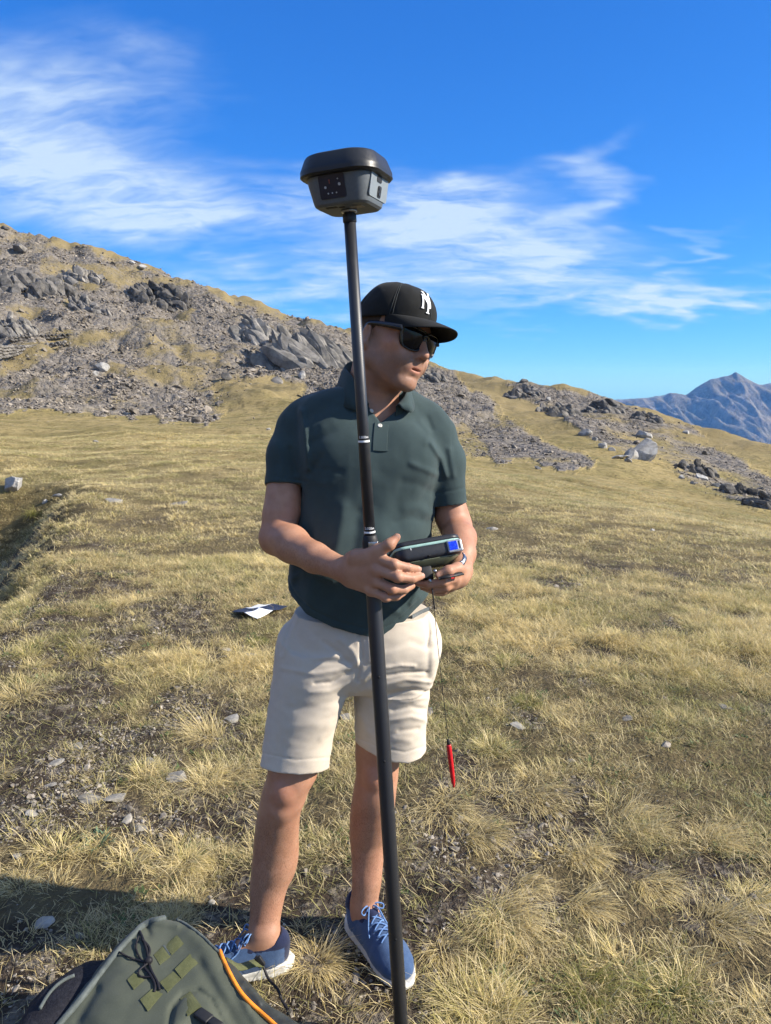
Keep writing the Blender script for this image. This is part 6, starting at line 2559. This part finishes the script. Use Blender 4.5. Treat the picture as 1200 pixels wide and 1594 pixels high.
    def lay(pix, lift=.003, n=40):
        out = []; nr = []
        c = spline([(a, b, 0) for a, b in pix], n)
        for q in c:
            s = front_surface(v, q[0], q[1], .9, 2.2)
            if s is None: continue
            nn = surf_normal(v, s); out.append(s + nn * lift); nr.append(nn)
        out = np.array(out)
        if len(out) > 6:
            ker = np.ones(5) / 5
            out = np.stack([np.convolve(np.pad(out[:, i], 2, mode='edge'), ker, 'valid') for i in range(3)], -1)
        return out, np.array(nr)
    p, nr = lay([(340, 1481), (347, 1498), (356, 1516), (366, 1534), (380, 1554), (400, 1574), (428, 1598), (450, 1618)], .004, 60)
    vv, ff = tube(p, .0047, 10)
    obj_np('orange_piping', vv, ff, M_ORANGE, root)
    for pix, r in (([(262, 1430), (228, 1438), (208, 1456), (182, 1484), (154, 1520), (128, 1554), (98, 1590), (80, 1612)], .0080), ([(262, 1428), (285, 1438), (310, 1455), (332, 1476), (342, 1486)], .0035)):
        p, nr = lay(pix, .002, 60)
        vv, ff = tube(p, r, 10)
        obj_np('seam_binding', vv, ff, M_BIND, root)
    # webbing squares
    def patch(c4, name, mat, lift=.0022, n=6, parent=root):
        c4 = np.array([(a / 2.5, 1380 + b / 2.5) for a, b in c4])
        cs = [front_surface(v, q[0], q[1], .9, 2.2) for q in c4]
        nn = np.mean([surf_normal(v, q) for q in cs], axis=0); nn /= np.linalg.norm(nn)
        mid = c4.mean(0); ms = front_surface(v, mid[0], mid[1], .9, 2.2)
        bow = max(0.0, float((ms - np.mean(cs, axis=0)) @ nn))
        top = []; low = []
        for i in range(n):
            for j in range(n):
                u, t = i / (n - 1), j / (n - 1)
                q = cs[0] * (1 - u) * (1 - t) + cs[1] * u * (1 - t) + cs[2] * u * t + cs[3] * (1 - u) * t
                q = q + nn * bow * 16 * u * (1 - u) * t * (1 - t)
                top.append(q + nn * (lift + .001)); low.append(q - nn * .006)
        top = np.array(top)
        V_ = np.concatenate([top, np.array(low)]); N = n * n
        F = []
        for i in range(n - 1):
            for j in range(n - 1):
                q = i * n + j; F.append([q, q + n, q + n + 1, q + 1])
        for i in range(n - 1):
            for q, r in ((i, i + 1), ((n - 1) * n + i + 1, (n - 1) * n + i), ((i + 1) * n, i * n), (i * n + n - 1, (i + 1) * n + n - 1)):
                F.append([q, r, N + r, N + q])
        return obj_np(name, V_, F, mat, parent, smooth=False)
    for c4 in ([(598, 270), (634, 236), (662, 274), (622, 308)], [(640, 234), (690, 192), (716, 226), (668, 268)], [(680, 325), (740, 266), (770, 300), (706, 360)],
               [(622, 376), (676, 334), (704, 362), (652, 416)], [(495, 366), (522, 340), (562, 366), (520, 402)], [(545, 444), (592, 402), (634, 422), (574, 486)], [(700, 440), (740, 412), (784, 470), (728, 505)]):
        patch(c4, 'webbing', M_WEB)
    # bar tacks between the squares
    for c4 in ([(560, 330), (566, 322), (640, 400), (634, 408)], [(634, 236), (640, 230), (664, 270), (658, 276)]):
        patch(c4, 'webbing_seam', M_BIND, .003, 4)
    # drawcord with its knot
    def cpx(l): return [(a / 2.5, 1380 + b / 2.5) for a, b in l]
    for k, l in enumerate(([(540, 180), (556, 215), (572, 260), (578, 300), (590, 340), (612, 380), (622, 412)], [(548, 210), (582, 250), (574, 290), (560, 320), (584, 352), (604, 392), (600, 420)],
                           [(465, 262), (500, 282), (540, 296), (570, 304)], [(540, 200), (530, 250), (552, 296), (575, 306)], [(575, 306), (540, 336), (546, 358), (590, 360)])):
        p, nr = lay(cpx(l), .006, 40)
        vv, ff = tube(p, .0030 if k < 2 else .0022, 8)
        obj_np('drawcord', vv, ff, M_CORD, root)
    s = front_surface(v, 576 / 2.5, 1380 + 302 / 2.5, .9, 2.2)
    vv, ff = lathe(s + A3(-.008, 0, .006), A3(1, .2, .2), [(0, .004), (.003, .008), (.009, .0085), (.014, .008), (.018, .004)], 14)
    obj_np('cord_lock', vv, ff, M_CORD, root)
    # black buckle on the pocket
    s = front_surface(v, 318, 1585, .9, 2.2)
    n = surf_normal(v, s)
    vv, ff = join([box_vf(s + n * .010, (.020, .012, .006), rotm('Z', -35), .003), box_vf(s + n * .010 + A3(.03, -.02, 0), (.016, .010, .005), rotm('Z', -35), .003)])
    obj_np('buckle', vv, ff, M_BLACK, root)
    # mesh side pocket hanging over at the left, with its hem
    mv = Vol((-1.05, .98, gz - .05), (-.55, 1.85, .36), .0045)
    mv.add(p_box(P(95, 1572, 1.50) + A3(-.05, -.05, -.095), (.060, .24, .100), .045, rotm('Z', -28) @ rotm('Y', 24)), 0)
    mv.add(p_ell(P(118, 1530, 1.56) + A3(-.035, .0, -.095), (.05, .12, .085), rotm('Z', -28)), .05)
    mv.displace(lambda x, y, z: -.024 * fbm(x * 8, y * 5, z * 10, octaves=3, seed=77) - .008 * np.abs(fbm(x * 18, y * 9, z * 22, octaves=2, seed=79)), .05)
    mv.cut(lambda X, Y, Z: gz - .03 - Z)
    V, Q = mv.mesh(); V = relax(V, Q, 2, .5)
    pk = obj_np('side_pocket', V, Q, M_MESH, root)
    pk['label'] = 'black mesh side pocket'
    out = []
    for a, b in ((62, 1572), (74, 1552), (88, 1536), (102, 1526), (116, 1520)):
        q = front_surface(mv, a, b, .9, 2.2)
        if q is not None: out.append(q + A3(0, 0, .003))
    if len(out) > 2:
        vv, ff = tube(spline(out, 24), .004, 8)
        obj_np('pocket_hem', vv, ff, M_BIND, pk)
    # loose strap and buckle beside the shoe
    g = lambda a, b, D: P(a, b, D)
    pts = [g(352, 1497, 1.66), g(372, 1506, 1.70), g(395, 1500, 1.76), g(408, 1500, 1.78)]
    vv, ff = tubelike(spline(pts, 20), .011, .003, np.tile(A3(.1, -.5, 1), (20, 1)))
    obj_np('strap_loop', vv, ff, M_WEB, root)
    pts = [g(398, 1488, 1.79), g(410, 1506, 1.78), g(418, 1524, 1.76), g(432, 1540, 1.72), g(438, 1556, 1.70), g(448, 1572, 1.67)]
    vv, ff = tubelike(spline(pts, 30), .0035, .002, np.tile(A3(.4, -.8, .6), (30, 1)))
    obj_np('strap', vv, ff, M_CORD, root)
    vv, ff = box_vf(g(404, 1497, 1.775), (.010, .005, .014), rotm('Y', -30), .002)
    obj_np('strap_buckle', vv, ff, M_BLACK, root)
    return root


build_backpack()
# ------------------------------------------------------------------ single rocks, crags, stones and tussocks
def rock_thing(name, pos, size, mat, seed, label, cat, group=None, rot=(0, 0, 0), sub=3, cuts=16, rough=.12, sink=.3):
    v, f = rock_shape(seed, sub, cuts, .5, .9, rough)
    R = np.array(Matrix.Rotation(rot[2], 3, 'Z') @ Matrix.Rotation(rot[1], 3, 'Y') @ Matrix.Rotation(rot[0], 3, 'X'))
    v = (v * np.asarray(size)) @ R.T
    me = mesh_np(name, v, f, mat, smooth=False)
    o = bpy.data.objects.new(name, me)
    o.location = (pos[0], pos[1], pos[2] + size[2] * (1 - 2 * sink) * .5)
    COL.objects.link(o)
    return tag(o, label, cat, group)


def crag(pos, w, h, d, mat, seed, label, n=10, dip=(.62, -.30, -.72), slab=False):
    """outcrop of tilted beds: many angular plates breaking out of the slope, one mesh"""
    r = np.random.default_rng(seed)
    ax = np.array(dip); ax /= np.linalg.norm(ax)
    up = A3(-.62, -.30, .72); up = up - ax * (up @ ax); up /= np.linalg.norm(up)
    sd = np.cross(up, ax)
    M = np.stack([ax, sd, up], 1)
    parts = []
    A_ = r.uniform(0, 2 * math.pi, n * 8); Q_ = np.sqrt(r.random(n * 8))
    OX, OY = Q_ * np.cos(A_) * w * .5, Q_ * np.sin(A_) * d * .5
    GZ = ground_h(pos[0] + OX, pos[1] + OY) - pos[2]
    for k in range(n * 8):
        big = r.random() < .3
        v, f = rock_shape(seed * 31 + k, 2 if big else 1, 11, .40, .8, .08 if big else 0)
        s = r.uniform(.6, 1.0) if big else r.uniform(.22, .5)
        v = v * (A3(.42 * h + .05 * w, .10 * w + .04 * h, .05 * h + .02 * w) if slab else A3(.26 * h + .05 * w, .085 * w + .04 * h, .085 * h + .025 * w)) * s * 1.5
        jit = .45 if slab else 1.0
        q, ox, oy, gz = Q_[k], OX[k], OY[k], float(GZ[k])
        c = A3(ox, oy, gz + h * (.42 * (1 - q * q)) * r.uniform(.2, 1.0) - .04 * h)
        v = v @ (M @ rotm('Z', jit * r.normal(0, 16)) @ rotm('X', jit * r.normal(0, 14)) @ rotm('Y', jit * r.normal(0, 12))).T
        parts.append((v + c, f))
    v, f = join(parts)
    me = mesh_np('crag', v, np.array(f), mat, smooth=False)
    o = bpy.data.objects.new('crag', me)
    o.location = tuple(pos)
    COL.objects.link(o)
    return tag(o, label, 'crag', 'crags on the hillside')


def mpp(p):
    """metres per photo pixel at a point"""
    return (p[1] * math.cos(PITCH) - (p[2] - CAM_H) * math.sin(PITCH)) / FPX


def build_hill_rocks():
    crags = [
        (52, 448, 120, 44, M_CRAG_SHADE, 'wide dark crag in shade on the upper left slope', 16),
        (128, 424, 70, 22, M_CRAG, 'grey crag with an upright slab right of the dark left crag', 10),
        (108, 456, 40, 18, M_CRAG_SHADE, 'small dark outcrop below the upright slab', 7),
        (143, 476, 56, 26, M_CRAG_SHADE, 'dark triangular outcrop in the middle of the left slope', 9),
        (250, 468, 96, 38, M_CRAG_SHADE, 'dark blocky outcrop right of the grassy shelf', 14),
        (22, 505, 70, 40, M_CRAG, 'broken grey outcrop above the stone walls at the left edge', 12),
        (395, 512, 60, 40, M_SLAB, 'ribbed grey outcrop left of the tilted slabs', 10),
        (448, 545, 80, 62, M_SLAB, 'pale tilted rock slabs left of the man', 14),
        (510, 548, 84, 58, M_SLAB, 'grey tilted rock slabs just behind the pole', 14),
        (676, 586, 36, 18, M_CRAG, 'small grey crag beside the man\'s chin', 8),
        (815, 612, 52, 20, M_CRAG_SHADE, 'low dark crag left on the right hand ridge', 9),
        (940, 634, 56, 32, M_CRAG_SHADE, 'large dark crag on the right hand ridge', 12),
        (1008, 648, 50, 14, M_CRAG_SHADE, 'flat dark crag right of the largest ridge crag', 8),
        (1192, 782, 52, 36, M_CRAG_SHADE, 'dark rock ledge at the right edge of the picture', 10),
        (1150, 762, 60, 22, M_CRAG, 'grey ledge next to the dark rock at the right edge', 8),
        (1085, 728, 60, 24, M_CRAG, 'broken grey outcrop below the right hand ridge line', 9),
        (870, 640, 60, 22, M_CRAG, 'jumbled grey outcrop under the right hand ridge', 10),
    ]
    for k, (px, py, wp, hp, mt, lab, n) in enumerate(crags):
        g = hit(px, py + hp * .25)
        s = mpp(g)
        crag(g, wp * s * 1.05, hp * s * 1.25, wp * s * .8, mt, 500 + k, lab, n, slab=mt is M_SLAB)
    rocks = [
        (31, 384, 28, 14, M_CRAG, 'rounded grey boulder near the left skyline'),
        (8, 356, 14, 7, M_CRAG_SHADE, 'small rock on the skyline at the left edge'),
        (222, 416, 14, 9, M_PALE, 'pale boulder on the left skyline above the grassy shelf'),
        (206, 410, 10, 6, M_PALE, 'smaller pale block left of the skyline boulder'),
        (160, 572, 22, 16, M_PALE, 'pale block in the scree below the stone walls'),
        (148, 582, 14, 10, M_PALE, 'pale stone at the foot of the scree block'),
        (355, 587, 20, 12, M_CRAG, 'grey block in the scree above the green patch'),
        (430, 592, 24, 12, M_CRAG, 'flat grey block among scree left of the shoulder'),
        (470, 583, 18, 10, M_PALE, 'pale block among scree next to the shoulder'),
        (815, 592, 15, 8, M_CRAG_SHADE, 'dark rock standing on the skyline of the right ridge'),
        (998, 700, 44, 40, M_PALE, 'large pale lichen grey boulder on the right slope'),
        (985, 706, 26, 22, M_PALE, 'lower pale block leaning on the large boulder'),
        (1004, 676, 26, 14, M_PALE, 'pale block behind the top of the large boulder'),
        (908, 673, 22, 15, M_PALE, 'white angular rock in the grass of the right slope'),
        (938, 693, 13, 12, M_PALE, 'small cube shaped white rock on the right slope'),
        (926, 683, 10, 8, M_PALE, 'little white stone between the two white rocks'),
        (952, 699, 16, 7, M_PALE, 'flat white stone right of the cube shaped rock'),
        (962, 711, 30, 6, M_PALE, 'long flat pale slab left of the large boulder'),
        (978, 716, 12, 9, M_CRAG, 'brownish stone at the end of the pale slab'),
        (854, 621, 9, 7, M_PALE, 'white stone below the low dark crag'),
        (1060, 742, 12, 9, M_PALE, 'pale stone alone in the grass under the outcrop'),
        (1078, 751, 9, 8, M_PALE, 'small pale stone right of the lone grass stone'),
        (1132, 760, 26, 15, M_PALE, 'pale grey boulder near the right edge'),
        (1112, 754, 16, 9, M_PALE, 'flat pale stone left of the boulder at the right edge'),
        (1090, 742, 20, 9, M_PALE, 'pale ledge stone between the outcrop and the right boulders'),
        (1068, 672, 12, 8, M_PALE, 'light brown block at the crest of the right slope'),
        (20, 752, 36, 24, M_PALE, 'whitish boulder at the left edge above the hollow'),
        (176, 778, 26, 9, M_PALE, 'flat grey stone in the meadow right of the hollow'),
        (278, 784, 28, 7, M_FLAT, 'flat brownish stone in the middle of the meadow'),
        (90, 770, 16, 8, M_PALE, 'light stone on the rim of the hollow'),
        (70, 780, 10, 7, M_PALE, 'small light stone on the edge of bare soil'),
        (8, 878, 12, 9, M_PALE, 'small grey stone in the shaded hollow'),
        (148, 687, 9, 5, M_PALE, 'pale stone in the meadow under the scree'),
        (418, 668, 8, 5, M_PALE, 'tiny pale stone in the grass near the man\'s sleeve'),
        (765, 822, 22, 7, M_FLAT, 'purplish grey flat stones in the grass right of his elbow'),
        (1015, 825, 9, 5, M_PALE, 'small white stone beside the gully on the right'),
        (838, 728, 12, 6, M_PALE, 'pale stone at the lower end of the right scree'),
    ]
    for k, (px, py, wp, hp, mt, lab) in enumerate(rocks):
        g = hit(px, py + hp * .35)
        s = mpp(g)
        rock_thing('boulder' if wp * s > .5 else 'rock', g, (wp * s * .62, wp * s * .50, hp * s * .72), mt, 700 + k, lab, 'boulder' if wp * s > .5 else 'rock', 'boulders and rocks on the slopes',
                   rot=(.2 * math.sin(k), .25 * math.cos(k * 2.1), k * 1.3 % .8 - .4), sub=4 if wp > 24 else 3 if wp > 16 else 2, cuts=22, rough=.28)


build_hill_rocks()


def build_walls():
    # two dry stone retaining walls on the left slope
    for k, (line, hp0, hp1, lab) in enumerate((([(18, 532), (50, 529), (85, 527), (116, 526)], 9, 8, 'upper dark dry stone wall on the left slope'),
                                               ([(-20, 562), (15, 556), (55, 547), (98, 536)], 24, 5, 'lower dark dry stone wall wedge at the left edge'))):
        pts = spline([hit(a, b) for a, b in line], 40)
        # even the run of the wall out
        tq = np.linspace(-1, 1, 40)
        pts = np.stack([np.polyval(np.polyfit(tq, pts[:, i], 2), tq) for i in range(3)], -1)
        r = np.random.default_rng(900 + k)
        root = empty('stone_wall', tuple(pts[20]))
        tag(root, lab, 'wall')
        parts = []
        L = np.linalg.norm(np.diff(pts, axis=0), axis=1).sum()
        step = .42
        n = int(L / step)
        for i in range(n):
            t = (i + .5) / n
            hh = (hp0 + (hp1 - hp0) * t) * mpp(pts[20])
            rows = max(2, int(hh / .26))
            for j in range(rows):
                q = np.clip(t + (.5 * (j % 2) + r.uniform(-.2, .2)) / n, 0, 1) * 39
                c = pts[int(q)] + (pts[min(39, int(q) + 1)] - pts[int(q)]) * (q - int(q))
                v, f = rock_shape(int(r.integers(1, 9999)), 1, 8, .5, .85)
                parts.append((v * A3(step * .72, .40, .20) * r.uniform(.85, 1.2) + c + A3(0, r.uniform(-.08, .08) + .10 * j, (j + .2) * hh / rows), f))
        v, f = join(parts)
        o = obj_np('stonework', v, np.array(f), M_CRAG_SHADE, root, smooth=False)
        o['kind'] = 'stuff'


build_walls()


def build_ground_stones():
    st = [
        (143, 1243, 40, 10, 'long flat grey stone left of the slab pair'), (182, 1240, 38, 14, 'broad flat grey slab in the gravel left of his legs'), (199, 1273, 22, 12, 'square grey stone below the flat slab'),
        (218, 1287, 20, 8, 'bluish flat stone at the lowest of the gravel stones'), (276, 1207, 42, 18, 'dark grey stone half under the yellow tussock'), (362, 1116, 28, 12, 'whitish stone left of the shorts'),
        (158, 1150, 14, 12, 'small upright white stone in the grass'), (119, 1161, 26, 9, 'flat pale stone left of the upright white one'), (87, 1187, 26, 8, 'thin pale stone near the left side'),
        (51, 1264, 24, 7, 'flat light stone close to the left edge'), (231, 1184, 28, 10, 'pale stone above the dark grey stone'), (79, 1221, 20, 7, 'thin flat stone between two gravel patches on the left'),
        (26, 1331, 18, 8, 'oval pale stone at the left edge'), (329, 1404, 16, 9, 'round pale stone beside his shin'), (391, 1018, 22, 10, 'pale stone near the leg of the shorts'), (353, 1011, 14, 7, 'small pale stone below the target mat'),
        (70, 1434, 34, 14, 'greyish stone in the man\'s shadow at the left'), (125, 1455, 18, 9, 'small light stone in the shadow next to the backpack'), (540, 1115, 24, 12, 'blue grey stone seen between his legs'),
        (665, 1107, 30, 10, 'pale stone right of the shorts hem'), (806, 1128, 26, 8, 'flat light stone on the gravel right of the stylus cord'), (890, 1183, 12, 6, 'small light stone above the right hand tussocks'),
        (975, 1118, 20, 6, 'flat pale stone in bare soil at the right'), (1130, 1100, 22, 7, 'pale stone near the right edge in bare soil'), (816, 1545, 12, 11, 'small grey stone in the dark soil lower right'),
        (130, 1560, 10, 6, 'tiny stone by the backpack pocket'), (660, 1125, 16, 6, 'small stone under the pale one right of the hem'),
    ]
    for k, (px, py, wp, hp, lab) in enumerate(st):
        g = hit(px, py + hp * .3)
        s = mpp(g)
        v, f = rock_shape(820 + k, 3, 18, .5, .9, .10)
        me = mesh_np('stone', v * A3(wp * s * .60, wp * s * .48, max(hp * s * .42, .008)), f, M_FLAT, smooth=False)
        o = bpy.data.objects.new('stone', me)
        o.location = (g[0], g[1], g[2] + hp * s * .10)
        o.rotation_euler = (.15 * math.sin(k * 3), .15 * math.cos(k * 5), k * .9)
        COL.objects.link(o)
        tag(o, lab, 'stone', 'loose stones on the near ground')


build_ground_stones()


def build_tussocks():
    ts = [
        (345, 1225, 150, 62, M_TUSS, 'big straw yellow tussock left of his knee', (.2, -.3), 1.0), (320, 1145, 70, 52, M_TUSS, 'pale tussock with tall stalks left of the shorts', (-.5, .1), 1.1),
        (840, 1245, 120, 48, M_TUSS, 'pale drooping tussock right of the stylus', (.7, -.3), 1.0), (990, 1285, 120, 58, M_TUSS, 'wide straw tussock below the bare soil on the right', (.7, -.3), 1.0),
        (690, 1265, 100, 55, M_TUSS, 'straw tussock beneath the red stylus', (.4, -.3), 1.0), (745, 1300, 90, 55, M_TUSS, 'straw tussock right of the one beneath the stylus', (.5, -.4), .9),
        (1010, 1380, 90, 55, M_TUSS, 'straw tussock in the middle of the right side', (.5, -.4), 1.0), (785, 1430, 110, 80, M_TUSS, 'tall golden tussock right of the pole', (.3, -.4), 1.1),
        (1115, 1440, 100, 70, M_TUSS, 'golden tussock near the right edge', (.4, -.3), 1.0), (1035, 1552, 90, 70, M_TUSSG, 'round yellow green tussock at the lower right', (.0, -.1), .9),
        (915, 1540, 90, 60, M_TUSSG, 'yellow green tussock left of the round one', (.2, -.2), .9), (270, 1440, 90, 40, M_TUSS, 'straw tussock just behind the backpack', (-.1, .1), 1.0),
        (290, 1345, 60, 45, M_TUSS, 'small pale tussock in the gravel left of his shin', (.1, .0), .9), (740, 1575, 120, 80, M_TUSS, 'grey green tussock right of the foot of the pole', (.1, .1), 1.0),
        (30, 1085, 70, 45, M_TUSS, 'pale tussock at the left edge of the meadow', (-.1, .1), 1.0), (910, 1410, 90, 55, M_TUSS, 'mixed tussock between the golden ones', (.5, -.4), .9),
        (905, 1330, 90, 55, M_TUSS, 'straw tussock below the drooping one', (.6, -.4), .9), (1110, 1310, 90, 55, M_TUSS, 'straw tussock right of the wide one', (.6, -.4), .9),
        (490, 1500, 90, 60, M_TUSS, 'tangled dry tussock between his shoes', (.2, -.1), 1.0), (1170, 1400, 80, 50, M_TUSS, 'pale tussock cut by the right edge', (.4, -.2), .9),
        (690, 1480, 80, 50, M_TUSS, 'low straw tussock right of his shoe', (.3, -.3), .8), (820, 1380, 80, 45, M_TUSS, 'low straw tussock above the tall golden one', (.5, -.4), .8),
        (30, 1380, 70, 30, M_TUSS, 'low pale tussock at the left edge above the shadow', (-.1, .1), .8), (230, 1195, 60, 30, M_TUSS, 'small tussock among the flat stones', (.1, .1), .8),
        (860, 1005, 60, 26, M_TUSS, 'pale tussock in the meadow right of the shorts', (.3, -.2), 1.0), (1060, 1040, 70, 24, M_TUSS, 'golden tussock far right in the meadow', (.3, -.2), 1.0),
        (790, 1030, 40, 22, M_TUSSG, 'small yellow green tussock right of the shorts', (.1, .0), .9), (820, 1095, 40, 28, M_TUSSG, 'yellow tussock above the gravel on the right', (.1, .0), .9),
        (60, 800, 50, 20, M_TUSSG, 'green clump beside the whitish boulder', (.1, .0), .8), (400, 1000, 40, 16, M_TUSSG, 'small green clump near the target mat', (.1, .0), .8),
    ]
    for k, (px, py, wp, hp, mt, lab, bias, hs) in enumerate(ts):
        g = hit(px, py)
        s = mpp(g)
        rad = wp * s * .30
        hh = hp * s * 1.25 * hs
        wid = max(.0008, .34 * s)
        a_ = .5 * math.sin(k * 2.7); m_ = 1.9
        bias = (m_ * (bias[0] * math.cos(a_) - bias[1] * math.sin(a_)), m_ * (bias[0] * math.sin(a_) + bias[1] * math.cos(a_)))
        me = grass_mesh('grass_tussock', [blade_set(1000 + k, 420, rad, hh * .45, hh * 1.15, .25, 1.15, 1.5, wid, bias, spread=1.1),
                                          blade_set(1100 + k, 260, rad * 1.4, hh * .25, hh * .55, .5, 1.4, .8, wid, bias, spread=1.3)], mt)
        o = bpy.data.objects.new('grass_tussock', me)
        o.location = (g[0], g[1], g[2])
        COL.objects.link(o)
        tag(o, lab, 'tussock', 'grass tussocks')
    # leafy grey green herb left of his leg
    g = hit(148, 1312)
    me = grass_mesh('low_herb', [blade_set(1300, 90, .05, .02, .05, .3, 1.3, .6, .006)], mat_grass('grey_green_leaf', (.12, .19, .12), (.16, .24, .15), (.10, .16, .08), .3, (.05, .06, .04)))
    o = bpy.data.objects.new('low_herb', me); o.location = tuple(g); COL.objects.link(o)
    tag(o, 'small grey green leafy herb in the gravel at left', 'plant')


build_tussocks()
